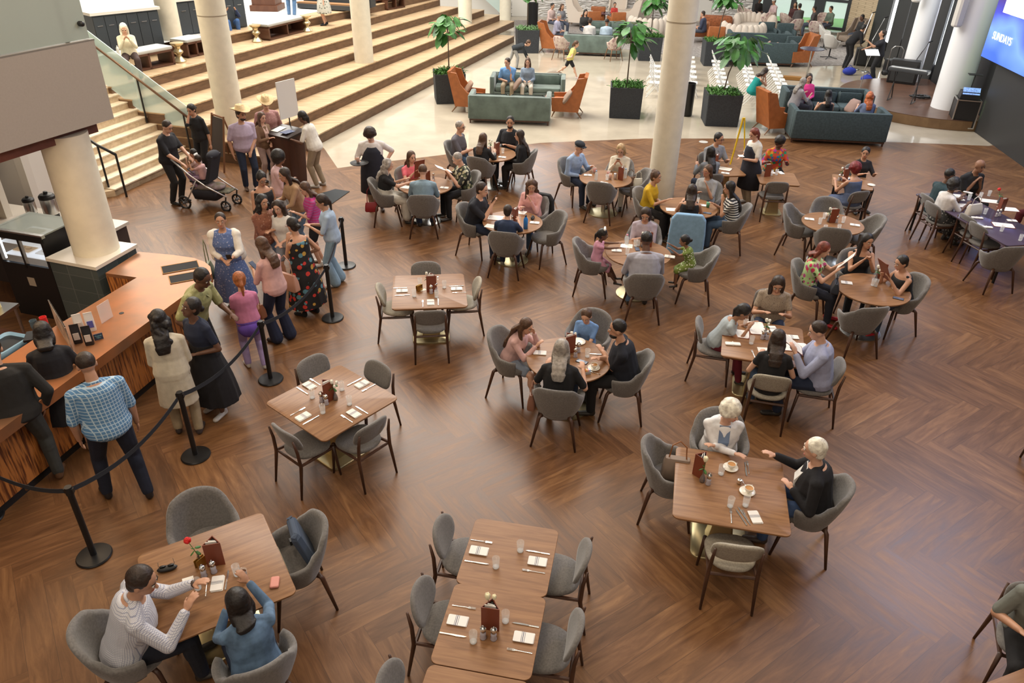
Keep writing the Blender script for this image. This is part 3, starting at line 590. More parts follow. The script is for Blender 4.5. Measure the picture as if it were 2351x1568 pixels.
def drink(col, name='iced_drink', h=.12):
    def f():
        r = empty(name); obj('tumbler', MB().lathe([(.001, 0), (.030, 0), (.036, h), (.034, h), (.029, .01), (.001, .01)], n=20), M_clear, r, smooth=True)
        obj('drink', MB().lathe([(.001, .011), (.0285, .011), (.0325, h*.82), (.001, h*.83)], n=16), P('drink%s' % (col,), col, .1), r, smooth=True)
        obj('straw', MB().tube([(.01, 0, .03), (-.03, .01, h+.05)], .003, 6), M_white, r); return r
    return f
def mill():
    r = empty('pepper_mill'); obj('glass_body', MB().lathe([(.001, .001), (.026, 0), (.028, .01), (.021, .035), (.025, .055), (.017, .08), (.001, .081)], n=18), P('mill_glass', (.42, .40, .45), .12, spec=.9), r, smooth=True)
    obj('cap', MB().lathe([(.001, .079), (.020, .08), (.015, .092), (.026, .104), (.028, .118), (.018, .134), (.004, .138), (.006, .146), (.001, .15)], n=18), M_silver, r, smooth=True); return r
def menu_stand():
    r = empty('menu_holder'); h = .26; a, b = (-.075, 0), (.075, .0)
    t = .006
    obj('cover', MB().poly([(-.072, -.045), (.072, -.045), (.072, -.045+t), (-.072, -.045+t)], 0, h).poly([(-.075, -.04), (-.069, -.04), (.005, .06), (-.001, .062)], 0, h).poly([(.072, -.04), (.066, -.04), (-.005, .06), (.001, .064)], 0, h), M_menu, r)
    obj('menu_card', MB().poly([(-.05, -.02), (.04, -.026), (.04, -.021), (-.05, -.015)], .01, h+.008).poly([(-.03, 0), (.03, -.012), (.03, -.008), (-.03, .004)], .01, h+.004), M_paper, r)
    obj('lining', MB().poly([(-.066, -.038), (.066, -.038), (0, .052)], .005, h-.02), M_black, r); return r
def vase(kind='tulip'):
    def f():
        r = empty('bud_vase'); obj('vase', MB().lathe([(.001, 0), (.024, 0), (.03, .02), (.022, .06), (.009, .10), (.008, .13), (.013, .15), (.011, .15), (.006, .13), (.001, .11)], n=16), P('pewter', (.28, .28, .30), .25, .8), r, smooth=True)
        col = {'rose': (.62, .012, .012), 'tulip': (.85, .80, .55), 'white': (.85, .84, .74)}[kind]; mt = P('petal_'+kind, col, .55)
        st = MB(); fl = []
        if kind == 'tulip': fl = [((-.025, .0, .30), .028), ((.03, .01, .27), .022)]
        elif kind == 'rose': fl = [((-.055, .03, .27), .042)]
        else: fl = [((-.02, .0, .24), .024), ((.03, .02, .22), .02), ((.01, -.02, .19), .018)]
        for (x, y, z), q in fl: st.tube([(0, 0, .10), (x*.4, y*.4, .18), (x, y, z)], .0028, 5)
        obj('stem', st, M_leaf, r)
        lf = MB()
        for k in range(4 if kind != 'tulip' else 3):
            a = k*1.7+.5; lf.ell((.03*math.cos(a)-.012, .03*math.sin(a), .185-.012*k), (.030, .014, .004), Euler((.5, .4, a)).to_matrix(), 8, 4)
        obj('leaves', lf, M_leaf, r, smooth=True)
        for (x, y, z), q in fl:
            b = MB()
            if kind == 'rose':
                for k in range(9): a = k*2.4; s = .2+.09*k; b.ell((x+q*.5*s*math.cos(a), y+q*.5*s*math.sin(a), z+.012-.002*k), (q*.62, q*.3, q*.55), Euler((.3, .2, a+1.5)).to_matrix(), 8, 5)
            else:
                for k in range(5): a = k*1.26; b.ell((x+q*.35*math.cos(a), y+q*.35*math.sin(a), z+q*.3), (q*.55, q*.5, q*1.15), Euler((.12, .1, a)).to_matrix(), 8, 6)
            obj('flower', b, mt, r, smooth=True)
        return r
    return f
def cup():
    r = empty('coffee_cup'); obj('bowl', MB().lathe([(.001, .012), (.022, .012), (.040, .04), (.045, .068), (.043, .068), (.036, .035), (.001, .02)], n=22).tube([(.042, 0, .058), (.065, 0, .055), (.066, 0, .035), (.038, 0, .03)], .0045, 6), P('china', (.82, .78, .68), .2), r, smooth=True)
    obj('coffee', MB().lathe([(.001, .055), (.041, .056), (.001, .058)], n=18), P('milky_coffee', (.50, .25, .09), .2), r); return r
def saucer(): return obj('saucer', MB().lathe([(.001, .001), (.035, .001), (.078, .014), (.077, .017), (.034, .006), (.001, .006)], n=26), P('china', (.82, .78, .68), .2), smooth=True)
def open_menu():
    r = empty('menu_board'); o = []
    for a, b in (((-.105, -.17), 0), ((.105, -.17), 0), ((.105, .17), 0), ((-.105, .17), 0)): o.append(a)
    c = .02; pts = [(-.105+c, -.17), (.105-c, -.17), (.105, -.17+c), (.105, .17-c), (.105-c, .17), (-.105+c, .17), (-.105, .17-c), (-.105, -.17+c)]
    obj('board', MB().poly([(-.113, -.178), (.113, -.178), (.113, .178), (-.113, .178)], 0, .006), M_menu, r); obj('sheet', MB().poly(pts, .006, .0075), M_paper, r)
    mb = MB()
    mb.box((0, .13, .0078), (.07, .012, .0006))
    for i in range(13): mb.box((-.0+random.uniform(-.005, .005), .10-.019*i, .0078), (.11+random.uniform(-.03, .03), .0022, .0006))
    obj('print', mb, P('print_grey', (.45, .43, .40), .8), r); return r
def sheet(w_=.16, h=.2, mat=None, nm='paper_sheet'):
    def f(): return obj(nm, MB().box((0, 0, .0015), (w_, h, .002)), mat or M_paper)
    return f
def phone(): r = empty('phone'); obj('case', MB().box((0, 0, .0045), (.074, .15, .009), bev=.006), M_black, r); obj('screen', MB().box((0, 0, .0094), (.066, .138, .0008)), P('phone_glass', (.10, .13, .2), .1), r); return r
def bottle(col=(.75, .82, .85), cap=(.2, .4, .7), h=.20, q=.032, al=.45, body='water_bottle'):
    def f():
        r = empty(body); obj('bottle_body', MB().lathe([(.001, 0), (q, 0), (q, h*.62), (q*.9, h*.72), (q*.38, h*.88), (q*.38, h*.92), (.001, h*.93)], n=16), P('bottle%s%s' % (col, al), col, .12, alpha=al), r, smooth=True)
        obj('cap', MB().lathe([(.001, h*.9), (q*.45, h*.9), (q*.45, h), (.001, h)], n=12), P('cap%s' % (cap,), cap, .4), r, smooth=True); return r
    return f
def caddy():
    r = empty('sugar_caddy'); obj('tray', MB().box((0, 0, .02), (.075, .05, .04), bev=.004), P('caddy_grey', (.4, .42, .45), .4), r)
    for i, c in enumerate(((.85, .3, .1), (.9, .85, .3), (.85, .3, .4), (.85, .86, .9), (.3, .5, .85))): obj('sachets', MB().box((-.028+.014*i, 0, .038+.004*(i % 2)), (.011, .043, .05)), P('sachet%d' % i, c, .7), r)
    return r
def card_holder():
    r = empty('card_holder'); obj('stand', MB().poly([(-.05, -.02), (.05, -.02), (.05, -.016), (-.05, -.016)], 0, .10).poly([(-.05, .016), (.05, .016), (.05, .02), (-.05, .02)], 0, .09), P('gold_card', (.42, .24, .05), .3, .7), r); return r
def shades():
    r = empty('sunglasses_case'); obj('case', MB().ell((0, 0, .02), (.085, .035, .022), n=14), M_black, r, smooth=True)
    obj('glasses', MB().ell((-.035, .01, .045), (.028, .006, .022), Euler((1.1, 0, 0)).to_matrix()).ell((.035, .01, .045), (.028, .006, .022), Euler((1.1, 0, 0)).to_matrix()).tube([(-.065, .01, .05), (-.07, .06, .05)], .002, 5).tube([(.065, .01, .05), (.05, .07, .055)], .002, 5), M_blackm, r, smooth=True); return r
PR = {}
BLD = dict(fork=fork, knife=knife, spoon=spoon, napkin=napkin, glass=glass, cola=drink((.09, .03, .01)), tea=drink((.55, .16, .02)), red=drink((.5, .06, .02)), mill=mill, menu=menu_stand, tulip=vase('tulip'), rose=vase('rose'), white=vase('white'), cup=cup, saucer=saucer, board=open_menu,
    paper=sheet(), card=sheet(.09, .06), phone=phone, bottle=bottle(), bluebottle=bottle((.03, .22, .62), (.02, .03, .05), .25, .04, 1), pinkbottle=bottle((.75, .78, .8), (.75, .25, .35), .17, .035, .6), caddy=caddy, holder=card_holder, shades=shades,
    wallet=lambda: obj('wallet', MB().box((0, 0, .013), (.075, .12, .026), bev=.01), P('pink_wallet', (.62, .25, .20), .5)), plate=lambda: obj('plate', MB().lathe([(.001, 0), (.05, 0), (.095, .012), (.094, .016), (.05, .004), (.001, .004)], n=28), P('china', (.82, .78, .68), .2), smooth=True),
    greencup=lambda: obj('paper_cup', MB().lathe([(.001, 0), (.026, 0), (.036, .10), (.034, .10), (.001, .09)], n=16), P('cup_green', (.10, .30, .16), .6), smooth=True), can=lambda: obj('drink_can', MB().lathe([(.001, 0), (.028, 0), (.033, .01), (.033, .11), (.027, .12), (.001, .118)], n=16), P('can_silver', (.62, .60, .62), .3, .7), smooth=True),
    creamer=lambda: obj('creamer_jug', MB().lathe([(.001, 0), (.022, 0), (.026, .03), (.02, .045), (.024, .05), (.018, .05), (.001, .03)], n=16).tube([(.02, 0, .04), (.038, 0, .035), (.022, 0, .015)], .003, 5), M_silver, smooth=True),
    roll=lambda: obj('wrapped_cutlery', MB().box((0, 0, .011), (.075, .20, .022), bev=.01).box((0, 0, .013), (.079, .014, .022)), M_linen))
NM = dict(fork=('steel fork', 'fork'), knife=('steel knife', 'knife'), spoon=('small steel spoon', 'spoon'), napkin=('folded white napkin with dark stripe', 'napkin'), glass=('clear drinking glass', 'glass'), cola=('glass of dark cola with straw', 'drink'), tea=('glass of amber iced tea', 'drink'), red=('glass of red-brown drink', 'drink'),
    mill=('pepper mill with silver top', 'mill'), menu=('standing brown leather menu holder', 'menu'), tulip=('bud vase with pale tulips', 'vase'), rose=('bud vase with one red rose', 'vase'), white=('bud vase with small white flowers', 'vase'), cup=('white cup of milky coffee', 'cup'), saucer=('white china saucer', 'saucer'),
    board=('open menu with cut corners', 'menu'), paper=('white paper sheet', 'paper'), card=('small white card', 'card'), phone=('dark phone', 'phone'), bottle=('clear plastic water bottle', 'bottle'), bluebottle=('tall blue patterned water bottle', 'bottle'), pinkbottle=('small bottle with pink lid', 'bottle'), caddy=('caddy of coloured sugar sachets', 'caddy'),
    holder=('gold card holder', 'card holder'), shades=('black sunglasses on their case', 'glasses'), wallet=('pink leather wallet', 'wallet'), plate=('white china plate', 'plate'), greencup=('green paper cup', 'cup'), can=('silver drink can', 'can'), creamer=('small silver creamer jug', 'jug'), roll=('white napkin roll around cutlery', 'napkin'))
def it(kind, x, y, a=0, where='', what=None, z=.7505):
    if kind not in PR: PR[kind] = Proto(BLD[kind]())
    l, c = NM[kind]; return PR[kind].put(G(x, y, z), R(a), what or l, c, l+'s' if kind not in ('menu',) else 'menu holders', where)
def items(ox, oy, s, where, lst):
    for e in lst:
        k, x, y = e[:3]; a = e[3] if len(e) > 3 else 0; zz = .7505
        it(k, ox+x/s, oy+y/s, a, where, z=e[4] if len(e) > 4 else zz)
items(820, 1150, 3.752, 'on the joined table behind the tulips', [('fork', 1070, 350, -100), ('napkin', 1048, 433, -10+90), ('knife', 1030, 532, -100), ('glass', 1195, 572), ('glass', 1405, 432), ('knife', 1555, 445, 80), ('napkin', 1552, 525, 80), ('fork', 1520, 610, 80)])
items(820, 1150, 3.752, 'on the tulip table', [('fork', 920, 915, -100), ('napkin', 865, 1035, 80), ('knife', 825, 1155, -100), ('glass', 1000, 1215), ('glass', 1277, 1040), ('knife', 1450, 1070, 80), ('napkin', 1435, 1180, 80), ('fork', 1400, 1295, 80), ('mill', 1085, 1180), ('mill', 1175, 1190), ('menu', 1155, 1075, -8), ('tulip', 1150, 1040, 10)])
items(590, 580, 2.75, 'on the diamond-turned table', [('napkin', 331, 842, 50), ('napkin', 663, 832, -40), ('napkin', 292, 1037, -40), ('napkin', 611, 1018, 50), ('knife', 285, 873, 50), ('knife', 617, 817, -40), ('knife', 340, 1060, 140), ('knife', 661, 995, 50), ('fork', 368, 818, 50), ('fork', 706, 855, -220), ('fork', 258, 1005, -40), ('fork', 567, 1050, 50),
    ('glass', 350, 918), ('glass', 537, 868), ('glass', 417, 1013), ('glass', 585, 960), ('menu', 447, 930, 50), ('white', 497, 928, 0), ('mill', 410, 942), ('mill', 440, 958)])
items(590, 580, 2.75, 'on the square table laid for four', [('napkin', 915, 243, 97), ('napkin', 1260, 230, 97), ('napkin', 1096, 316, 7), ('card', 1048, 236, 30), ('holder', 1025, 240, 50), ('fork', 905, 224, 97), ('knife', 917, 271, 97), ('knife', 1258, 212, 97), ('fork', 1277, 253, 97), ('fork', 1047, 322, 7), ('knife', 1144, 311, 7), ('spoon', 1142, 162, 7),
    ('glass', 993, 278), ('glass', 1029, 205), ('glass', 1183, 223), ('glass', 1135, 283), ('menu', 1103, 240, 10), ('mill', 1100, 257), ('mill', 1130, 243), ('white', 1083, 228, 0)])
items(1430, 880, 2.904, "on the white-haired couple's table", [('menu', 503, 610, 75), ('tulip', 527, 655, 60), ('mill', 567, 673), ('glass', 653, 606), ('saucer', 717, 566), ('cup', 720, 568, 20, .7565), ('knife', 820, 575, 170), ('fork', 835, 562, -8), ('creamer', 775, 668), ('saucer', 828, 726), ('cup', 836, 728, 50, .7565), ('spoon', 806, 668, -160), ('glass', 714, 822), ('glass', 816, 817),
    ('fork', 722, 885, -10), ('knife', 789, 895, 14), ('knife', 803, 878, 14), ('fork', 822, 895, 8), ('napkin', 880, 895, 4)])
items(150, 1120, 3.5, 'on the rose table', [('rose', 1085, 610, 20), ('menu', 1220, 595, 15), ('holder', 1095, 625, 60), ('mill', 1118, 712), ('mill', 1197, 678), ('shades', 822, 660, 20), ('card', 985, 740, 25), ('glass', 1068, 812), ('fork', 1135, 800, 15), ('napkin', 1222, 772, 12), ('knife', 1298, 740, 12), ('glass', 1382, 700), ('cola', 1440, 742), ('wallet', 1685, 768, 10)])
items(1100, 690, 4.238, "on the little boy's round table", [('napkin', 590, 512, 85), ('menu', 868, 500, 30), ('white', 905, 480), ('mill', 935, 550), ('mill', 965, 500), ('glass', 1052, 548), ('knife', 1150, 525, 85), ('saucer', 1115, 660), ('cup', 1118, 662, 60, .7565), ('caddy', 1053, 712, 15), ('phone', 1000, 598, 60), ('plate', 965, 405), ('spoon', 1125, 705, 60)])
items(1540, 540, 3.408, 'on the menu-reading family table', [('board', 510, 768, 75), ('board', 672, 728, -5), ('roll', 485, 855, 85), ('glass', 580, 715), ('glass', 628, 850), ('napkin', 800, 738, 0), ('fork', 647, 932, 0), ('napkin', 950, 800, 85), ('board', 965, 875, 85), ('mill', 715, 812), ('mill', 750, 815), ('white', 735, 790), ('paper', 745, 905, 85)])
items(1540, 540, 3.408, 'on the round table of raised menus', [('napkin', 1375, 375, 75), ('glass', 1600, 400), ('glass', 1580, 395), ('menu', 1625, 345, 20), ('white', 1600, 360), ('roll', 1785, 422, 75), ('phone', 1780, 497, 60)])
items(1760, 320, 3.267, 'on the empty round table', [('napkin', 320, 600, 75), ('napkin', 662, 645, 70), ('napkin', 488, 672, 80), ('glass', 397, 635), ('glass', 430, 595), ('glass', 572, 625), ('glass', 435, 688), ('glass', 538, 685), ('menu', 487, 620, 10), ('mill', 522, 625), ('white', 462, 618), ('cup', 452, 582, 0)])
items(1260, 300, 3.408, "on the little girls' round table", [('napkin', 530, 940, 85), ('paper', 608, 902, 80), ('glass', 612, 970), ('pinkbottle', 608, 885), ('menu', 765, 905, 10), ('white', 733, 912), ('napkin', 945, 988, 75), ('phone', 692, 928, 0), ('glass', 675, 905), ('glass', 700, 900)])
items(1260, 300, 3.408, 'on the round table near the column', [('paper', 960, 617, 85), ('greencup', 1243, 600), ('napkin', 1195, 586, 70), ('phone', 1240, 647, 70), ('glass', 1160, 570)])
items(1260, 300, 3.408, 'on the flat-cap table', [('napkin', 305, 350, 85), ('bottle', 368, 386), ('napkin', 430, 412, 60), ('can', 518, 378), ('bottle', 597, 370), ('menu', 562, 382, 80), ('red', 465, 358), ('red', 357, 332), ('glass', 455, 385), ('tea', 478, 380)])
items(800, 260, 4.021, "on the waiter's round table", [('tea', 545, 652), ('tea', 778, 662), ('menu', 722, 650, 60), ('mill', 785, 612), ('napkin', 805, 718, 40), ('napkin', 885, 690, 80), ('paper', 525, 680, 70)])
items(800, 260, 4.021, 'on the farthest left round table', [('cola', 1318, 418), ('glass', 1347, 412), ('glass', 1425, 370), ('menu', 1365, 378, 60), ('napkin', 1418, 408, 75), ('mill', 1290, 360), ('mill', 1275, 385), ('white', 1310, 350)])
items(800, 260, 4.021, 'on the blue bottle table', [('bluebottle', 1635, 1065), ('napkin', 1718, 1013, 80), ('paper', 1315, 1042, 70), ('menu', 1532, 1003, 70), ('mill', 1513, 1010), ('glass', 1570, 1010), ('paper', 1590, 915, 70), ('board', 1370, 968, 80), ('shades', 1700, 975, 80), ('spoon', 1600, 1075, 30)])
items(1260, 300, 3.408, 'on the rainbow blouse table', [('menu', 1700, 355, 20), ('napkin', 1745, 328, 10), ('napkin', 1815, 332, 10), ('glass', 1780, 345), ('glass', 1740, 350)])
items(1260, 300, 3.408, 'on the hoodie table', [('menu', 1300, 280, 70), ('board', 1365, 298, 60), ('napkin', 1380, 335, 70)])
items(1760, 320, 3.267, 'on the bare-back woman table', [('menu', 575, 310, 30), ('white', 555, 305), ('mill', 568, 312), ('napkin', 605, 290, 20), ('card', 575, 335, 40), ('saucer', 785, 345), ('mill', 540, 310)])
items(1760, 320, 3.267, 'on the long dark table', [('board', 1405, 425, 80), ('napkin', 1450, 455, 80), ('napkin', 1510, 400, 40), ('glass', 1515, 455), ('glass', 1600, 440), ('glass', 1665, 425), ('board', 1500, 500, 80), ('board', 1675, 465, 70), ('roll', 1578, 592, 80), ('roll', 1650, 662, 80), ('board', 1775, 645, 75), ('glass', 1635, 560), ('glass', 1760, 690), ('mill', 1722, 580), ('mill', 1745, 575), ('menu', 1745, 540, 30), ('rose', 1735, 480), ('napkin', 1840, 612, 80), ('board', 1810, 525, 80), ('glass', 1900, 760)])
# ---------- people ----------
SK = {'l': (.62, .36, .25), 'm': (.50, .27, .17), 't': (.36, .18, .10), 'd': (.13, .060, .035), 'b': (.24, .115, .065)}
HC = {'black': (.012, .009, .008), 'dark': (.030, .017, .011), 'brown': (.085, .042, .022), 'auburn': (.17, .035, .018), 'red': (.32, .10, .03), 'blonde': (.42, .28, .14), 'grey': (.32, .29, .26), 'white': (.80, .75, .64), 'wine': (.16, .010, .012), 'orange': (.42, .11, .03)}
def skin(k): return P('skin_'+k, SK[k], .55, noise_=.05, nscale=12)
def hairm(c): return P('hair_'+c, HC[c], .5, noise_=.30, nscale=24, bump=1)
def cl(c, r=.9): return P('cloth_%.3f_%.3f_%.3f' % c, c, r, noise_=.08, nscale=13, bump=.55)
def ik(a, t, l1, l2, pole):
    d = t-a; L = d.length
    if L > (l1+l2)*.995: t = a+d*((l1+l2)*.995/L); d = t-a; L = d.length
    L = max(L, abs(l1-l2)+.02); u = d.normalized(); c = (l1*l1+L*L-l2*l2)/(2*L); h = math.sqrt(max(l1*l1-c*c, 0)); p = pole-u*pole.dot(u)
    p = p.normalized() if p.length > 1e-4 else V((0, 0, 1)); return a+u*c+p*h, t
ARM = {'side': (.27, .04, .50), 'table': (.14, .42, .84), 'tablein': (.05, .38, .84), 'lap': (.08, .30, .66), 'phone': (.06, .34, .96), 'chin': (.07, .25, .94), 'menu': (.14, .38, .95), 'armrest': (.30, .18, .72),
       's_side': (.27, .03, .80), 's_phone': (.06, .32, 1.14), 's_cross': (-.05, .24, 1.12), 's_hip': (.26, .05, 1.0), 's_chin': (.05, .20, 1.30), 's_fwd': (.14, .40, 1.08), 's_tray': (.20, .34, 1.08), 's_reach': (.16, .48, 1.00), 's_belly': (.03, .24, .98), 's_bag': (.22, .14, .98)}
def hand(mb, wr, d, side, s, up, curl=.35):
    x, y, d = frame(d, up); x = x*side   # x: thumb side out; y: back of the hand
    Mx = Matrix((x, y, d)).transposed()
    mb.ell(wr+d*.042*s, (.038*s, .016*s, .052*s), Mx, 12, 6)
    for i, (o, L) in enumerate(((-.027, .066), (-.009, .076), (.009, .072), (.026, .058))):
        b = wr+d*.075*s-x*o*s; q = curl+.06*i; m_ = b+(d-y*q*.5-x*o*3).normalized()*L*.5*s; e = m_+(d-y*q*1.6-x*o*2).normalized()*L*.5*s
        mb.cone(b, .0092*s, m_, .0088*s, 8); mb.cone(m_, .0088*s, e, .0070*s, 8)
    b = wr+d*.02*s+x*.022*s; m_ = b+(x*.7+d*.7-y*.2).normalized()*.038*s; mb.cone(b, .014*s, m_, .0105*s, 8); mb.cone(m_, .0105*s, m_+(x*.25+d-y*.3).normalized()*.03*s, .0085*s, 8)
NP = [0]
def person(label, loc, face, H=1.7, sit=None, lean=6, side=0, w=1.0, fem=False, sk='m', hair=('short', 'dark'), top=((.1, .1, .1), 1), bot=('pants', (.03, .04, .07)), shoe=(.03, .025, .02), L='', Rr='', feet=None, hy=0, hp=12, where=None, group=None, vox=None, extra=(), sh=0, curl=.35, seatz=.475):
    s = H/1.72; w = w*1.05; loc = V((loc[0], loc[1], loc[2] if len(loc) > 2 else 0)); dist = (loc-V((0, 0, CH))).length
    vox = vox or (.0075 if dist < 8.2 else .0105 if dist < 13 else .014 if dist < 21 else .02 if dist < 30 else .026); sm = 2 if vox < .011 else 1
    far = dist > 24
    hipz = (seatz+.085*s) if sit else .92*s
    ln = R(lean); sd = R(side); up = V((math.sin(sd), math.sin(ln)*math.cos(sd), math.cos(ln)*math.cos(sd))).normalized(); rt = V((1, 0, 0)); rt = (rt-up*rt.dot(up)).normalized(); fw = up.cross(rt)
    shx = R(sh); srt = rt*math.cos(shx)+fw*math.sin(shx)
    hip = V((0, 0, hipz)); nb = hip+up*.50*s; hd = R(hy); hpi = R(hp)
    hf0 = V((-math.sin(hd), math.cos(hd), 0)); hf = (hf0*math.cos(hpi)-V((0, 0, 1))*math.sin(hpi)).normalized(); hr = hf.cross(V((0, 0, 1))).normalized(); hu = hr.cross(hf)
    ks = 1.0 if H > 1.45 else 1.12+(1.45-H)*.5   # children: larger head
    hs = 1.04*s*ks; hc = nb+up*.055*s+(hu*.085+hf*.03)*hs+up*.03
    def TR(spec, gr=0.0, lo=-.10, hi=.50, n=16):
        prof = [(-.10, .115, .095), (-.05, .158, .118), (.02, .176, .128), (.10, .160, .115), (.19, .145 if fem else .155, .104 if fem else .112), (.28, .156 if fem else .166, .118), (.36, .172 if not fem else .158, .120 if not fem else .126), (.42, .170 if not fem else .152, .104), (.462, .128, .086), (.482, .092, .072), (.50, .062, .060)]
        rs = []
        for t, a, b in prof:
            if t < lo-.001 or t > hi+.001: continue
            bl = 1.0+(w-1)*(1.0 if -.1 < t < .36 else .45); fo = .012 if .25 < t < .4 else 0; q = max(0, min(1, t/.42)); rr_ = rt.lerp(srt, q)
            fo += (w-1)*.07*(1 if 0 < t < .3 else 0)
            c = hip+up*t*s+fw*fo*s; rs.append([c+rr_*(a*s*bl+gr)*math.cos(2*PI*j/n)+fw*(b*s*bl*(1+.35*(w-1) if w > 1 else 1)+gr)*math.sin(2*PI*j/n) for j in range(n)])
        spec.rings(rs)
    shw = (.165 if fem else .188)*s*(1+.35*(w-1)); S_ = {}; 
    for sg, k in ((-1, 'L'), (1, 'R')):
        a = hip+up*.408*s+srt*sg*shw; t = L if sg < 0 else Rr; t = t or ('table' if sit else 's_side')
        if isinstance(t, str): q = ARM[t]; q = (q[0]*sg, q[1], q[2]*(s if not sit else 1)); 
        else: q = t
        q = V(q); q = V((q.x, q.y, q.z)); pole = V((sg*.55, -.35, -1.0))
        e, wr = ik(a, q, .285*s, .255*s, pole); S_[k] = (a, e, wr, sg)
    ft = feet or ([(-.13, .40*s+.02), (.13, .40*s+.06)] if sit else [(-.10, .03), (.10, -.04)]); G_ = {}
    for sg, k, f in ((-1, 'L', ft[0]), (1, 'R', ft[1])):
        a = hip+V((sg*.092*s*(.5+.5*w), 0, -.01)); fz = f[2] if len(f) > 2 else (.085*s if (not sit or s > .8) else max(.09, hipz-.50*s)); t = V((f[0], f[1], fz))
        kn, an = ik(a, t, .435*s, .425*s, V((sg*.12, 1, .35 if sit else .1))); G_[k] = (a, kn, an, sg)
    nm = 'person'; b = MB(); TR(b); b.cone(nb-up*.04*s, .062*s, nb+up*.08*s+hf*.02, .052*s, 12)
    Mh = Matrix((hr, hf, hu)).transposed()
    b.ell(hc+hf*-.005*hs+hu*.02*hs, (.076*hs, .094*hs, .094*hs), Mh, 16, 12); b.ell(hc+hf*.026*hs-hu*.045*hs, (.056*hs, .062*hs, .074*hs), Mh, 14, 10); b.ell(hc+hf*.062*hs-hu*.088*hs, (.026*hs, .024*hs, .020*hs), Mh, 8, 6)
    b.cone(hc+hf*.088*hs+hu*.0*hs, .008*hs, hc+hf*.104*hs-hu*.030*hs, .0145*hs, 8)
    for sg in (-1, 1): b.ell(hc+hr*sg*.077*hs-hu*.012*hs-hf*.008*hs, (.010*hs, .020*hs, .032*hs), Mh, 8, 6)
    aw = (.9+.1*w)*(.92 if fem else 1.05)
    for k in 'LR':
        a, e, wr, sg = S_[k]; b.ell(a-srt*sg*.01, (.048*s*aw, .046*s*aw, .048*s*aw)); b.cone(nb-up*.040*s+srt*sg*.02, .028*s, a-up*.004*s, .034*s*aw); b.cone(a, .046*s*aw, e, .040*s*aw); b.cone(e, .041*s*aw, wr, .026*s*aw)
        if not far: hand(b, wr+(wr-e).normalized()*.012, (wr-e), -sg, s*.98, V((0, 0, 1)) if (wr-e).normalized().z > -.75 else V((sg, 0, 0.2)), curl)
        else: b.cone(wr, .028*s, wr+(wr-e).normalized()*.09*s, .024*s)
    lw = (.85+.15*w)
    for k in 'LR':
        a, kn, an, sg = G_[k]; b.cone(a, .088*s*lw, kn, .056*s*lw); b.cone(kn, .055*s*lw, an, .036*s); b.ell(kn.lerp(an, .3)-V((0, .012, 0)), (.052*s*lw,)*2+(.11*s,)); 
        b.cone(an-V((0, .02, .035*s)), .030*s, an+V((sg*.02, .13*s, -.055*s)), .026*s, 10, .8)
    me = remesh(b, vox, sm, 'person'); root = obj('person', me, skin(sk)); root.location = loc; root.rotation_euler.z = R(face)-PI/2
    tag(root, label, 'person', group, where)
    def kid(n, mb, mat, v=None, smn=None): return obj(n, remesh(mb, v or vox, sm if smn is None else smn, n), mat, root)
    hm = hairm(hair[1]) if hair[0] != 'bald' else None
    # ---- clothes ----
    tm = top[0] if not isinstance(top[0], tuple) else cl(top[0]); sl = top[1]
    kind = bot[0]; bm = bot[1] if not isinstance(bot[1], tuple) else cl(bot[1]); bl = bot[2] if len(bot) > 2 else 1
    b = MB(); g = .013+.4*vox; TR(b, g, -.10, .482 if sl > .38 else .462 if sl > 0 else .42)
    if sl > .38:
        cc = nb-up*.012*s; b.tube([cc+rt*.074*s*math.cos(j*PI/9)+fw*(.066*s*math.sin(j*PI/9)+.006)+up*(.004-.020*math.sin(j*PI/9))*s for j in range(19)], .0135*s, 6)
    if sl <= 0:
        for k in 'LR': a = S_[k][0]; b.cone(a-srt*S_[k][3]*.05*s+up*.045*s, .03*s, a-srt*S_[k][3]*.05*s-up*.05*s, .055*s)
    nm_top = 'dress' if kind == 'dress' else 'shirt'
    if len(top) > 2: nm_top = top[2]
    coat = nm_top == 'coat'
    if coat: tl = hip-V((0, 0, .42*s)); b.rings([[hip+V((0, 0, .05))+rt*.19*s*math.cos(q*PI/8)+V((0, 1, 0))*.145*s*math.sin(q*PI/8) for q in range(16)], [tl+rt*.23*s*math.cos(q*PI/8)+V((0, 1, 0))*.18*s*math.sin(q*PI/8) for q in range(16)]])
    for k in 'LR':
        a, e, wr, sg = S_[k]
        if sl > 0:
            b.cone(nb-up*.034*s+srt*sg*.03, .056*s, a+up*.010*s, .060*s*aw) if sl > .3 else None; b.ell(a-srt*sg*.012, (.060*s*aw, .061*s*aw, .062*s*aw)); q = min(sl, 1)
            b.cone(a, .058*s*aw, a.lerp(e, q), (.056 if sl < .9 else .051)*s*aw)
            if sl > 1: q = min(sl-1, .96); b.cone(e, .051*s*aw, e.lerp(wr, q), .038*s*aw)
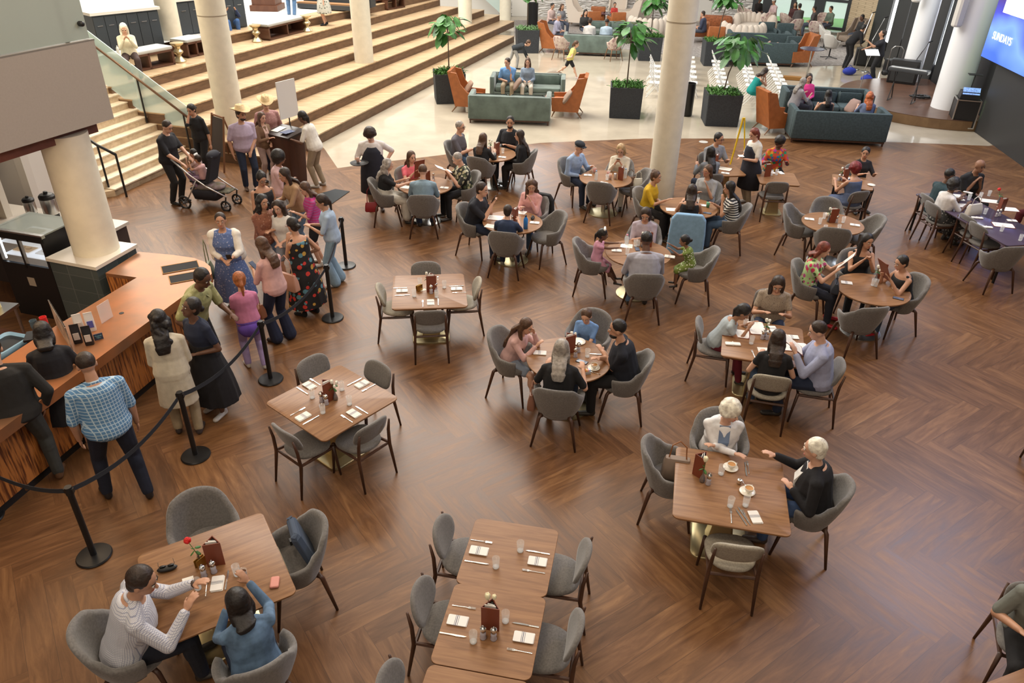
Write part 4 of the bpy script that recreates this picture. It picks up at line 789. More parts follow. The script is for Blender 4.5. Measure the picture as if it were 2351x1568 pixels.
    if kind in ('dress', 'skirt'):
        if kind == 'skirt': kid('shirt', b, tm); b = MB(); TR(b, g+.004, -.10, .19)
        if not sit:
            z1 = hipz*(1-bl)+.06; fl = .10+.13*bl; c1 = V((sum(G_[k][2].x for k in 'LR')/2*.6, sum(G_[k][2].y for k in 'LR')/2*.6, z1)); rs = []
            for i in range(6):
                q = i/5; c = (hip+up*.14*s).lerp(c1, q); a_ = (.155*(1-q)+(.175+fl*.75)*q+.03*math.sin(PI*q))*s*lw; c_ = (.125*(1-q)+(.14+fl*.65)*q+.03*math.sin(PI*q))*s*lw
                rs.append([c+V((a_*math.cos(j*PI/12)*(1+.05*q*math.sin(j*2.6)), c_*math.sin(j*PI/12)*(1+.05*q*math.sin(j*2.6)), 0)) for j in range(24)])
            b.rings(rs)
        else:
            for k in 'LR':
                a, kn, an, sg = G_[k]; b.cone(a, .125*s*lw, kn, .085*s*lw)
                if bl > .5: b.cone(kn, .08*s*lw, kn.lerp(an, min(1, bl)), .10*s*lw)
            k1, k2 = G_['L'][1], G_['R'][1]; b.cone(k1, .075*s, k2, .075*s); b.cone(k1.lerp(G_['L'][0], .5), .1*s, k2.lerp(G_['R'][0], .5), .1*s)
        kid('dress' if kind == 'dress' else 'skirt', b, tm if kind == 'dress' else bm)
    else:
        kid(nm_top, b, tm)
    if kind in ('pants', 'shorts', 'jeans', 'flare'):
        b = MB(); TR(b, g*.75, -.10, .10)
        for k in 'LR':
            a, kn, an, sg = G_[k]; full = kind != 'shorts'; b.cone(a, .101*s*lw, kn if full else a.lerp(kn, .75), (.070 if full else .085)*s*lw)
            if full: b.cone(kn, .072*s*lw, an+V((0, -.005, .01)), (.058 if kind != 'flare' else .10)*s); b.ell(kn.lerp(an, .3)-V((0, .012, 0)), (.066*s*lw,)*2+(.13*s,))
        kid('trousers' if kind != 'shorts' else 'shorts', b, bm)
    if shoe:
        sm_ = shoe if not isinstance(shoe, tuple) else cl(shoe, .5)
        for k in 'LR':
            an = G_[k][2]; sg = G_[k][3]; b = MB(); a0 = an-V((0, .03*s, .045*s)); a1 = an+V((sg*.025, .15*s, -.055*s)); b.cone(a0, .040*s, a1, .040*s, 12, .75).cone(an+V((0, -.02*s, .0)), .042*s, a0, .04*s)
            mz = an.z-.085*s; kid('shoe', b, sm_)
    # ---- hair ----
    st = hair[0]; b = MB()
    if st != 'bald':
        th = {'fade': .004, 'short': .008, 'curly': .030, 'afro': .045}.get(st, .011)*hs
        bk = -.020 if st != 'fade' else -.014
        b.ell(hc+hf*(bk)*hs+hu*.034*hs, (.078*hs+th, .088*hs+th, .087*hs+th), Mh, 16, 12)
        if st != 'fade': b.ell(hc-hf*.045*hs-hu*.02*hs, (.066*hs+th, .05*hs+th, .07*hs+th), Mh, 14, 8)
        if st in ('bob', 'long', 'xlong', 'wavy'):
            Ln = {'bob': .15, 'long': .30, 'xlong': .44, 'wavy': .34}[st]*s; q = .045*hs
            for sg in (-1, 1):
                a = hc+hr*sg*.066*hs-hf*.015*hs+hu*.02*hs; m_ = hc+hr*sg*.075*hs-hf*.03*hs-hu*.08*hs; b.cone(a, .030*hs, m_, .036*hs)
                e = m_+V((sg*.015, 0, -1)).normalized()*max(Ln-.09, .02); e = e+fw*(.045 if st != 'bob' and sg > 0 else -.03)*s; b.cone(m_, .036*hs, e, .026*hs)
            a = hc-hf*.045*hs+hu*.03*hs; prev = a
            for i in range(1, 5):
                p = a+V((0, 0, -1))*(Ln+.05)*i/4-fw*.012*i*s; p = V((p.x, min(p.y, (hip+up*max(0, (p.z-hip.z))).y-(.13 if p.z < nb.z-.04 else .10)*s*w) if p.z < nb.z+.08 else p.y, p.z))
                wd = .092*hs*(1-.30*(i/4)**2); b.rings([[prev+hr*.090*hs*math.cos(j*PI/8)+hf*.042*hs*math.sin(j*PI/8) for j in range(16)], [p+hr*wd*math.cos(j*PI/8)+hf*.036*hs*math.sin(j*PI/8) for j in range(16)]]); prev = p
        if st == 'wavy' or st in ('curly', 'afro'):
            rnd = random.Random(NP[0]); 
            for i in range(44 if st != 'wavy' else 46):
                a_ = rnd.uniform(0, 2*PI); z_ = rnd.uniform(-.1, 1) if st != 'wavy' else rnd.uniform(-2.6, .6); q = math.sqrt(max(0.1, 1-min(z_, 1)**2)) if z_ > 0 else 1
                if math.sin(a_) > .45 and z_ < .75: continue
                b.ell(hc+hr*math.cos(a_)*.085*hs*q+hf*(math.sin(a_)*.09*q-.02)*hs+hu*z_*.105*hs, (.034*hs+th*.4,)*3, None, 8, 6)
        if st in ('pony', 'lowpony', 'braid'):
            a = hc-hf*.10*hs+hu*(.03 if st != 'lowpony' else -.03)*hs; b.ell(a, (.03*hs,)*3); p2 = a-hf*.05*hs-V((0, 0, .10*s)); p3 = p2-V((0, .01, .20*s)); b.cone(a, .024*hs, p2, .030*hs); b.cone(p2, .030*hs, p3, .014*hs)
        if st == 'bun': b.ell(hc-hf*.07*hs+hu*.10*hs, (.040*hs,)*3)
        if st == 'lowbun': b.ell(hc-hf*.125*hs-hu*.02*hs, (.040*hs,)*3)
        kid('hair', b, hm, None, sm+1)
    # ---- face ----
    if dist < 27:
        for sg in (-1, 1):
            if dist < 16:
                obj('eye', MB().ell(hc+hf*.0835*hs+hr*sg*.031*hs+hu*.004*hs, (.0135*hs, .009*hs, .0075*hs), Mh, 8, 6), P('eye_white', (.55, .50, .45), .3), root, smooth=True)
                obj('iris', MB().ell(hc+hf*.0895*hs+hr*sg*.030*hs+hu*.003*hs, (.006*hs, .005*hs, .0065*hs), Mh, 8, 6), P('iris', (.02, .012, .01), .2), root, smooth=True)
            else: obj('eye', MB().ell(hc+hf*.084*hs+hr*sg*.031*hs+hu*.004*hs, (.013*hs, .009*hs, .008*hs), Mh, 8, 6), P('iris', (.02, .012, .01), .2), root, smooth=True)
            obj('eyebrow', MB().tube([hc+hf*.090*hs+hr*sg*.012*hs+hu*.026*hs, hc+hf*.089*hs+hr*sg*.032*hs+hu*.031*hs, hc+hf*.073*hs+hr*sg*.05*hs+hu*.026*hs], [.0035*hs, .0042*hs, .0025*hs], 6), hm or P('hair_black', HC['black'], .5), root)
        lc = tuple(c*k for c, k in zip(SK[sk], (.85, .45, .5))); obj('mouth', MB().ell(hc+hf*.0835*hs-hu*.062*hs, (.024*hs, .010*hs, .0075*hs), Mh, 10, 6), P('lips_'+sk, lc, .45), root, smooth=True)
    if not fem and sl >= .8 and not far and H > 1:
        b = MB()
        for sg in (-1, 1):
            q = [nb+fw*.092*s-up*.030*s, nb+srt*sg*.088*s+up*.012*s-fw*.01, nb+srt*sg*.055*s+fw*.125*s-up*.085*s, nb+srt*sg*.020*s+fw*.118*s-up*.055*s]; o_ = fw*.006-up*.006
            b.add([v+o_*k for k in (0, 2) for v in q], [(0, 1, 2, 3), (7, 6, 5, 4), (0, 4, 5, 1), (1, 5, 6, 2), (2, 6, 7, 3), (3, 7, 4, 0)])
        obj('collar', b, tm, root)
    # ---- extras ----
    for e in extra:
        k = e[0]
        if k == 'cowboy':
            m = P('straw_hat', (.66, .50, .28), .8, noise_=.15, nscale=60); q = hs*1.08; b = MB(); n = 32; rs = []
            for r_, z in ((.001, .135), (.05, .15), (.075, .135), (.092, .05), (.10, .045), (.17, .04), (.175, .045), (.17, .05), (.105, .058)):
                rs.append([hc+Mh @ V((r_*q*math.cos(2*PI*j/n)*.92, r_*q*math.sin(2*PI*j/n)*1.12-.012, (z+(.05*abs(math.cos(2*PI*j/n))**2 if r_ > .12 else 0)-(.03 if r_ < .06 and abs(math.cos(2*PI*j/n)) < .5 else 0)+.03)*q)) for j in range(n)])
            obj('hat', b.rings(rs), m, root, smooth=True)
        elif k == 'flatcap':
            obj('cap', MB().ell(hc+hf*.0*hs+hu*.072*hs, (.098*hs, .115*hs, .062*hs), Mh, 16, 8).ell(hc+hf*.115*hs+hu*.055*hs, (.065*hs, .05*hs, .010*hs), Mh, 12, 6), cl((.02, .025, .035)), root, smooth=True)
        elif k == 'whitecap': obj('cap', MB().ell(hc+hu*.06*hs, (.09*hs, .10*hs, .06*hs), Mh, 14, 8), cl((.7, .68, .62)), root, smooth=True)
        elif k == 'glasses':
            b = MB()
            for sg in (-1, 1):
                c = hc+hf*.102*hs+hr*sg*.033*hs+hu*.002*hs; b.tube([c+Mh @ V((.024*hs*math.cos(j*PI/6), 0, .018*hs*math.sin(j*PI/6))) for j in range(13)], .0022*hs, 5); b.tube([c+hr*sg*.024*hs, hc+hr*sg*.085*hs-hf*.01*hs], .002*hs, 5)
            b.tube([hc+hf*.104*hs-hr*.01*hs, hc+hf*.104*hs+hr*.01*hs], .002*hs, 5); obj('eyeglasses', b, P('frame_%s' % (e[1:] or '',), e[1] if len(e) > 1 else (.04, .03, .03), .3), root)
        elif k == 'beard': obj('beard', MB().ell(hc+hf*.040*hs-hu*.078*hs, (.058*hs, .056*hs, .040*hs), Mh, 14, 8), hairm(e[1] if len(e) > 1 else 'black'), root, smooth=True)
        elif k == 'apron':
            n = 12; O = []; I = []
            for z, a_, c_, ar in ((.41, .12, .160*w, 1.3), (.30, .17, .178*w, 1.9), (.12, .20, .185*w, 3.0), (-.1, .23, .20*w, 3.6), (-.52, .26, .22*w, 3.4)):
                row = []
                for off in (0, .008):
                    r_ = []
                    for j in range(n+1):
                        t = -ar/2+ar*j/n+PI/2; c = hip+(up if z > 0 else V((0, 0, 1)))*z*s; r_.append(c+V((math.cos(t)*(a_*1.1*s+off), math.sin(t)*(c_*s*1.02+off)+.0, 0)))
                    row.append(r_)
                O.append(row[1]+row[0][::-1])
            obj('apron', MB().rings(O), cl((.018, .020, .032)), root, smooth=True)
            obj('strap', MB().tube([hip+up*.40*s+V((-.07, .13, 0)), nb+V((-.06, 0, -.01)), hip+up*.30*s+V((0, -.14, 0))], .01, 6).tube([hip+up*.40*s+V((.07, .13, 0)), nb+V((.06, 0, -.01)), hip+up*.30*s+V((0, -.14, 0))], .01, 6), cl((.7, .68, .62)), root)
        elif k == 'blazer': pass
        elif k == 'bow': obj('hair_bow', MB().ell(hc+hu*.13*hs+hr*.03, (.04, .02, .025)).ell(hc+hu*.13*hs-hr*.03, (.04, .02, .025)), cl((.85, .83, .8)), root, smooth=True)
        elif k == 'inner':
            c = hip+up*.33*s+fw*.128*s*w; obj('undershirt', MB().add([hip+up*.49*s+fw*.085*s+rt*.06*s, hip+up*.49*s+fw*.085*s-rt*.06*s, hip+up*.10*s+fw*.178*s*w-rt*.03*s, hip+up*.10*s+fw*.178*s*w+rt*.03*s, c-rt*.06*s+fw*.045*s, c+rt*.06*s+fw*.045*s, hip+up*.3*s], [(0, 1, 4, 5), (5, 4, 2, 3), (1, 0, 6), (1, 6, 4), (4, 6, 2), (2, 6, 3), (3, 6, 5), (5, 6, 0)]), cl(e[1]), root)
        elif k == 'watch': a, ee, wr, sg = S_[e[1]]; d_ = (wr-ee).normalized(); obj('watch', MB().cone(wr-d_*.02, .031*s, wr+d_*.005, .031*s, 12), P('watch_strap', (.05, .025, .015), .4), root, smooth=True)
        elif k == 'waistwrap': obj('tied_jacket', MB().ell(hip+V((0, 0, .0)), (.20*s, .16*s, .10*s), n=16).ell(hip+V((0, -.05, -.12*s)), (.19*s, .14*s, .16*s)), cl(e[1]), root, smooth=True)
    NP[0] += 1
    W = Matrix.Translation(loc) @ Matrix.Rotation(R(face)-PI/2, 4, 'Z')
    return dict(o=root, hip=W @ hip, hands={k: W @ (S_[k][2]+(S_[k][2]-S_[k][1]).normalized()*.07*s) for k in 'LR'}, sh={k: W @ S_[k][0] for k in 'LR'}, W=W, up=up, s=s, face=R(face), el={k: W @ S_[k][1] for k in 'LR'}, wr={k: W @ S_[k][2] for k in 'LR'})
def seated(key, label, fwd=0.0, turn=0, **k):
    c, f = CH_[key]; k.setdefault('lean', 8); off = V((math.cos(f), math.sin(f), 0))*(fwd-.05)
    return person(label, c+off, math.degrees(f)+turn, sit=True, **k)
def stand(px, py, face, label, z=0, **k): return person(label, G(px, py, z), face, **k)
def handbag(loc, rz, label, col, w_=.32, h=.22, d=.12, strap=.16, mat=None, where='', straps=None, shape='bag'):
    r = empty('handbag', loc, rz); m = mat or P('bag%s' % (col,), col, .5); o = rrect(w_, d, .03, 3)
    obj('bag_body', MB().rings([[(a*k, b*q, z) for a, b in o] for k, q, z in ((.9, .9, 0), (1, 1, .02), (.95, .85, h*.6), (.82, .35, h))]), m, r, auto=True)
    obj('strap', MB().tube([(-w_*.3, 0, h*.95), (-w_*.24, 0, h+strap*.7), (0, 0, h+strap), (w_*.24, 0, h+strap*.7), (w_*.3, 0, h*.95)], .008, 6), straps or m, r)
    return tag(r, label, 'bag')
def held_menu(p, label, up_=.5, off=(0, 0, 0), scale=1, kind='board', tilt=50, drop=0):
    m = (p['hands']['L']+p['hands']['R'])/2+V((math.cos(p['face']), math.sin(p['face']), 0))*.0+V(off)
    if kind not in PR: PR[kind] = Proto(BLD[kind]())
    o = PR[kind].put(m, 0, label, NM[kind][1]); o.rotation_euler = (R(tilt), 0, p['face']-PI/2); o.rotation_mode = 'XYZ'; o.scale = (scale,)*3; return o
def held(p, kind, hand_, label, tilt=35, dz=.02, off=0.0):
    if kind not in PR: PR[kind] = Proto(BLD[kind]())
    m = p['hands'][hand_] if hand_ in 'LR' else (p['hands']['L']+p['hands']['R'])/2
    o = PR[kind].put(m+V((math.cos(p['face'])*off, math.sin(p['face'])*off, dz)), 0, label, NM[kind][1]); o.rotation_euler = (R(tilt), 0, p['face']-PI/2); return o
blk = (.012, .012, .014); nvy = (.018, .028, .06); wht = (.74, .72, .66); jean = (.06, .11, .20); khk = (.30, .24, .16)
gingham = pattern('small_check_shirt', 'grid', [(.66, .66, .69), (.30, .32, .42)], 70)
plaid = pattern('blue_plaid_shirt', 'grid', [(.10, .24, .44), (.45, .60, .72)], 26)
denim = P('denim_jacket', (.10, .17, .27), .9, noise_=.3, nscale=9)
# --- at the tables
seated('bl_w', 'person in a small-checked white shirt gesturing over the rose table', H=1.84, w=1.15, sk='m', hair=('short', 'dark'), top=(gingham, 1.94), bot=('pants', (.012, .015, .025)), L=(-.02, .60, .96), Rr=(.20, .50, .92), lean=20, hy=-25, hp=22, turn=8, extra=(('watch', 'L'),), fwd=.03)
seated('bl_s', 'person in a denim jacket with straight black hair, seen from behind at the rose table', H=1.64, fem=True, w=1.08, sk='t', hair=('bob', 'black'), top=(denim, 1.94), bot=('pants', nvy), L=(-.10, .34, .96), Rr=(.12, .50, .98), lean=14, hp=14, hy=20)
pw = seated('c_n', 'white-haired person in a white shirt jacket holding a coffee cup', H=1.64, fem=True, w=1.12, sk='l', hair=('curly', 'white'), top=((.76, .76, .77), 1.94), bot=('pants', nvy), L=(.10, .32, .83), Rr=(-.10, .40, .82), lean=12, hy=42, hp=14, extra=(('inner', (.16, .22, .34)),))
seated('c_e', 'white-haired person in a black blazer leaning at the coffee table', H=1.76, w=1.18, sk='l', hair=('short', 'white'), top=((.010, .010, .013), 1.94), bot=('jeans', (.05, .09, .2)), L=(-.12, .26, .78), Rr=(.26, .46, .86), lean=10, hy=-6, hp=10, extra=(('inner', (.74, .74, .72)),), shoe=(.06, .04, .03))
seated('8w', 'long-haired girl in a pink hoodie at the left of the coffee cup table', H=1.48, fem=True, sk='l', hair=('xlong', 'brown'), top=((.60, .38, .36), 1.94), bot=('shorts', (.25, .30, .38)), lean=20, Rr='tablein', L=(-.03, .32, .98), hp=22, hy=-10)
seated('8n', 'small boy in a blue polo shirt looking down at the round table', H=1.12, sk='l', hair=('short', 'brown'), top=((.14, .26, .50), .8), bot=('shorts', khk), fwd=.12, hp=28, lean=4, L='lap', Rr='lap', seatz=.54, sh=0)
seated('8e', 'bearded person in a black polo with folded arms on the round table', H=1.80, w=1.16, sk='m', hair=('fade', 'black'), top=((.008, .010, .018), .85), bot=('pants', blk), L=(.12, .34, .82), Rr=(-.06, .38, .84), lean=14, hp=6, extra=(('beard',),))
seated('8s', 'person with a long grey-brown ponytail and black tee, back to the camera', H=1.70, fem=True, w=1.12, sk='l', hair=('long', 'grey'), top=(blk, .8), bot=('jeans', jean), lean=12, Rr=(.26, .34, .82), L=(-.2, .36, .82))
seated('9w', 'girl with a long dark ponytail bent over an open menu', H=1.42, fem=True, sk='t', hair=('pony', 'black'), top=((.38, .44, .48), .35), bot=('pants', (.16, .015, .03)), lean=26, hp=34, L='table', Rr='tablein', seatz=.50, fwd=.06)
seated('9n', 'person in a taupe leopard blouse reading a menu, long brown hair', H=1.68, fem=True, w=1.18, sk='m', hair=('long', 'dark'), top=(pattern('leopard', 'dots', [(.30, .24, .18), (.14, .10, .08), (.2, .15, .11)], 60), .6), bot=('pants', nvy), lean=12, hp=30, L='table', Rr='table', fwd=.08)
seated('9s', 'dark-haired person in a black ruffle-sleeved top, back to the camera', H=1.62, fem=True, sk='l', hair=('long', 'dark'), top=(blk, .38), bot=('jeans', jean), lean=8, hp=22, L=(-.16, .28, .80), Rr=(.18, .28, .80))
p9 = seated('9e', 'person in a lilac-blue shirt holding up a menu', H=1.82, w=1.14, sk='l', hair=('fade', 'dark'), top=((.33, .36, .52), 1.9), bot=('jeans', nvy), L=(-.14, .38, .96), Rr=(.12, .40, .92), lean=10, hp=20)
held_menu(p9, 'menu held by the person in the lilac-blue shirt', off=(0, .02, .03), tilt=35)
p10 = seated('10w', 'person with dark red hair and floral blouse reading a raised menu', H=1.66, fem=True, sk='l', hair=('bob', 'auburn'), top=(pattern('floral_green', 'floral', [(.45, .62, .28), (.55, .03, .10), (.7, .72, .6), (.06, .10, .03), (.5, .08, .25)], 15), .5), bot=('pants', (.012, .014, .025)), L=(-.10, .40, .98), Rr=(.12, .38, .94), lean=6, hp=22, shoe=(.4, .01, .02))
held_menu(p10, 'open menu held up by the red-haired person in floral', off=(.05, 0, .07), tilt=55)
seated('10n', 'person with long black hair and bare shoulders holding a phone', H=1.66, fem=True, sk='m', hair=('xlong', 'black'), top=(blk, 0), bot=('pants', blk), L='phone', Rr='phone', hp=6, hy=20)
p10e = seated('10e', 'short-haired person in a sleeveless black top behind a raised menu', H=1.62, fem=True, sk='m', hair=('short', 'black'), top=(blk, 0), bot=('jeans', (.04, .06, .10)), L=(-.14, .40, .94), Rr=(.08, .40, .92), lean=16, hp=18, shoe=(.4, .01, .02))
held_menu(p10e, 'open menu held up by the person in the sleeveless black top', off=(-.04, 0, .08), tilt=62)
seated('12w', 'little girl in pink ruffles with a white hair clip, drawing', H=1.02, fem=True, sk='d', hair=('braid', 'black'), top=((.58, .28, .38), .4), bot=('dress', (.58, .28, .38), .4), fwd=.12, L='table', Rr='tablein', lean=6, hp=12, seatz=.56, extra=(('bow',),), feet=[(-.08, .34, .24), (.08, .36, .22)])
seated('12n', 'person in a pale lilac blouse with shoulder-length dark hair', H=1.66, fem=True, w=1.05, sk='m', hair=('bob', 'dark'), top=((.42, .36, .42), .95), bot=('pants', nvy), hp=24, L='tablein', Rr='tablein', fwd=.02)
seated('12e', 'toddler in a green dress with white flowers reaching over the table', H=.98, fem=True, sk='b', hair=('lowbun', 'black'), top=(pattern('green_dots', 'dots', [(.16, .22, .04), (.72, .72, .60), (.72, .72, .60)], 24), .55), bot=('dress', blk, .5), fwd=.14, L=(-.14, .34, .90), Rr=(.12, .34, .88), lean=18, hp=18, seatz=.58, feet=[(-.08, .2, .26), (.08, .2, .24)])
seated('12s', 'broad person in a pale grey shirt, back to the camera', H=1.84, w=1.28, sk='d', hair=('fade', 'black'), top=((.36, .36, .42), 1.9), bot=('jeans', (.10, .18, .30)), lean=16, hp=14, L='table', Rr='table')
seated('13w', 'person in a mustard yellow blouse with hair in a small bun', H=1.66, fem=True, sk='m', hair=('bun', 'brown'), top=((.52, .32, .01), .95), bot=('pants', blk), hp=8, L='lap', Rr='table')
seated('13n', 'person with glasses and grey knit top, hands clasped', H=1.66, fem=True, sk='m', hair=('bob', 'brown'), top=((.34, .35, .36), .85), bot=('pants', nvy), L='chin', Rr='tablein', hp=8, extra=(('glasses', (.3, .02, .02)),), hy=-20)
seated('13s', 'dark-haired person in a sleeveless black top in front of the blue jacket', H=1.64, fem=True, sk='m', hair=('long', 'dark'), top=(blk, 0), bot=('pants', blk), lean=10, L='table', Rr='table', fwd=.05)
seated('13e', 'person in a black and white striped tee with very long black hair', H=1.68, fem=True, sk='m', hair=('xlong', 'black'), top=(pattern('bw_stripes', 'stripes', [(.65, .64, .60), (.015, .015, .02)], 22), .6), bot=('jeans', jean), L='chin', Rr='tablein', lean=12, hp=12)
seated('14w', 'person in a navy flat cap and light blue shirt', H=1.74, sk='l', hair=('fade', 'grey'), top=((.28, .38, .56), 1.85), bot=('pants', nvy), lean=12, hp=12, extra=(('flatcap',),), L='table', Rr='lap')
p = seated('14n', 'blonde person in a cream jacket looking at a phone', H=1.68, fem=True, sk='l', hair=('bob', 'blonde'), top=((.62, .56, .45), 1.8), bot=('pants', wht), L='phone', Rr='phone', hp=24, extra=(('glasses',),)); held(p, 'phone', 'm', 'dark phone held by the blonde person in cream')
seated('15w', 'grey-haired person in black reaching for a glass of tea', H=1.64, fem=True, w=1.08, sk='l', hair=('wavy', 'grey'), top=(blk, .7), bot=('skirt', (.55, .52, .46), .8), L='table', Rr=(.12, .52, .86), lean=8, hp=10)
p = seated('15n', 'smiling person in a coral top holding a brown menu', H=1.64, fem=True, sk='l', hair=('long', 'brown'), top=((.75, .16, .20), .45), bot=('pants', nvy), L='menu', Rr='menu', hp=4)
BLD['mclosed'] = lambda: obj('closed_menu', MB().box((0, 0, .005), (.22, .36, .012)), M_menu); NM['mclosed'] = ('brown leather menu', 'menu')
held_menu(p, 'brown leather menu held by the person in coral', kind='mclosed', tilt=80, off=(0, -.04, .05))
p = seated('15e', 'person in a black palm-leaf shirt reading a menu', H=1.76, w=1.08, sk='l', hair=('fade', 'grey'), top=(pattern('palm_shirt', 'floral', [(.02, .022, .02), (.45, .42, .25), (.10, .12, .06), (.5, .48, .35)], 14), .8), bot=('pants', blk), L='menu', Rr='menu', lean=10, hp=26); held_menu(p, 'open menu held by the person in the palm-leaf shirt', tilt=25, off=(-.06, 0, .03))
seated('15s', 'balding person in a blue-grey shirt, back to the camera', H=1.74, w=1.05, sk='l', hair=('fade', 'brown'), top=((.20, .29, .36), .9), bot=('pants', nvy), lean=16, hp=14)
seated('16w', 'grey-haired person in a dark grey polo with glasses', H=1.80, w=1.12, sk='l', hair=('fade', 'grey'), top=((.11, .105, .125), .8), bot=('jeans', jean), L='lap', Rr='table', lean=4, hp=4, extra=(('glasses',),))
seated('16s', 'brown-haired person in black at the farthest left round table, back turned', H=1.66, fem=True, sk='l', hair=('long', 'brown'), top=(blk, 1.8), bot=('pants', blk), lean=8)
seated('16e', 'long-haired person in black at the right of the farthest left table', H=1.66, fem=True, sk='l', hair=('xlong', 'dark'), top=(blk, 1.9), bot=('pants', blk), L='lap', Rr='lap', hp=4)
seated('16n', 'bearded person in a black polo facing the camera at the farthest left table', H=1.84, w=1.2, sk='m', hair=('short', 'black'), top=((.012, .014, .02), .8), bot=('jeans', nvy), L='table', Rr='table', hp=4, extra=(('beard', 'dark'),), hy=25)
p = seated('17w', 'person in a black polo looking at a phone held up', H=1.82, w=1.12, sk='l', hair=('short', 'dark'), top=((.012, .013, .02), .85), bot=('jeans', nvy), L='phone', Rr=(.06, .42, 1.02), lean=14, hp=10); held(p, 'phone', 'R', 'blue phone held up by the person in the black polo', 60, .04)
seated('17n', 'wavy-haired person in a pink shirt with glasses, hand on chest', H=1.66, fem=True, sk='l', hair=('wavy', 'brown'), top=((.68, .36, .34), 1.9), bot=('jeans', jean), L='chin', Rr='tablein', hp=22, extra=(('glasses', (.5, .35, .2)),), hy=25)
seated('17s', 'boy in a navy shirt, back to the camera at the blue bottle table', H=1.50, sk='l', hair=('short', 'dark'), top=((.02, .035, .08), .8), bot=('jeans', nvy), lean=10, shoe=(.25, .25, .22))
seated('18n', 'person in a rainbow patterned blouse with curly black hair', H=1.66, fem=True, w=1.1, sk='d', hair=('curly', 'black'), top=(pattern('rainbow', 'floral', [(.5, .06, .02), (.02, .12, .4), (.6, .3, .02), (.02, .25, .12), (.3, .02, .25)], 13), 1.5), bot=('pants', blk), hp=14, hy=20, L='table', Rr=(.24, .36, .82))
seated('19s', 'person in a grey hoodie with long black hair, back to the camera', H=1.66, fem=True, sk='m', hair=('xlong', 'black'), top=((.20, .22, .25), 1.9), bot=('pants', nvy), lean=8, w=1.08)
seated('19n', 'young person in a grey tee with short black hair and glasses', H=1.76, sk='m', hair=('short', 'black'), top=((.24, .25, .27), .8), bot=('pants', nvy), hy=25, extra=(('glasses',),))
seated('20s', 'person with short dark red hair and a bare back, blue denim top', H=1.66, fem=True, sk='m', hair=('curly', 'wine'), top=((.08, .11, .20), 0), bot=('skirt', (.08, .11, .20), 1), lean=10)
seated('20n', 'dark-haired person in black facing the camera at the small table', H=1.64, fem=True, sk='m', hair=('lowbun', 'black'), top=((.02, .018, .02), .9), bot=('pants', blk), hp=4, hy=-30)
seated('21a', 'person in a dark teal tee with short black hair at the long table', H=1.76, sk='d', hair=('fade', 'black'), top=((.02, .045, .055), .8), bot=('pants', blk), hp=6)
seated('21b', 'person in a white blouse and patterned skirt at the long table', H=1.66, fem=True, w=1.12, sk='d', hair=('curly', 'black'), top=((.68, .66, .66), .85), bot=('skirt', pattern('ringskirt', 'dots', [(.05, .055, .06), (.4, .4, .38), (.4, .4, .38)], 22), .7), hp=8)
seated('21n', 'bald person in a black tee with hands clasped at the long table', H=1.80, w=1.15, sk='b', hair=('bald', 'black'), top=(blk, .75), bot=('pants', blk), L='chin', Rr='chin', hp=8, lean=12)
person('person in dark green at the right edge of the long table', G(2378, 548), 188, sit=True, H=1.7, w=1.1, sk='d', hair=('curly', 'black'), top=((.02, .05, .035), 1.6), bot=('pants', (.10, .01, .015)), L='table', Rr='table')
seated('22', 'person in a grey tee with a black bag strap at the bottom right corner', H=1.78, w=1.1, sk='m', hair=('short', 'dark'), top=((.17, .18, .16), .85), bot=('pants', blk), L=(-.26, .44, .80), Rr=(.2, .3, .8), lean=8)
# --- standing people: the queue ---
stand(302, 1140, 128, 'balding person in a blue plaid shirt and navy trousers facing the bar', H=1.84, w=1.16, sk='m', hair=('fade', 'dark'), top=(plaid, .95), bot=('pants', (.010, .014, .030)), shoe=(.015, .012, .012), L=(-.28, .12, .86), Rr=(.28, .12, .84), feet=[(-.20, .14), (.16, -.12)], hp=16)
ppl2 = stand(98, 1112, 120, 'broad person in a black sweater and grey jeans at the bar, far left', H=1.86, w=1.32, sk='m', hair=('short', 'black'), top=((.014, .013, .012), 1.95), bot=('jeans', (.045, .048, .045)), shoe=(.12, .06, .03), L=(-.20, .34, 1.12), Rr=(.27, .10, .92), feet=[(-.16, .0), (.18, .05)], lean=12, hp=30)
stand(188, 1030, 118, 'dark-haired person in a black dress leaning on the bar beside the black sweater', H=1.68, fem=True, w=1.12, sk='m', hair=('bob', 'black'), top=((.012, .012, .016), .9), bot=('dress', blk, .5), shoe=(.30, .17, .10), L=(-.16, .40, 1.10), Rr=(.20, .36, 1.06), lean=14, hp=30)
stand(432, 995, 108, 'person in a long cream coat with dark curly hair and a black shoulder bag', H=1.70, fem=True, w=1.05, sk='b', hair=('wavy', 'black'), top=((.60, .54, .42), 1.95, 'coat'), bot=('pants', (.34, .27, .17)), shoe=(.05, .04, .04), L='s_belly', Rr='s_belly', hp=18, hy=15, feet=[(-.10, .06), (.14, -.02)])
pn = stand(505, 945, -118, 'smiling person in a navy dress with long black skirt looking up', H=1.68, fem=True, w=1.0, sk='d', hair=('lowbun', 'black'), top=((.014, .020, .045), .6), bot=('skirt', (.010, .010, .014), .80), shoe=(.55, .52, .48), L=(-.10, .20, 1.02), Rr=(.06, .22, 1.0), hp=-18, hy=-15)
stand(478, 870, -20, 'person in an olive printed shirt leaning forward behind the navy dress', H=1.80, sk='d', hair=('short', 'black'), top=(pattern('olive_print', 'dots', [(.33, .33, .15), (.45, .44, .24), (.24, .25, .12)], 12), .8), bot=('pants', blk), lean=22, hp=24, Rr=(.28, .30, .95), L='s_reach')
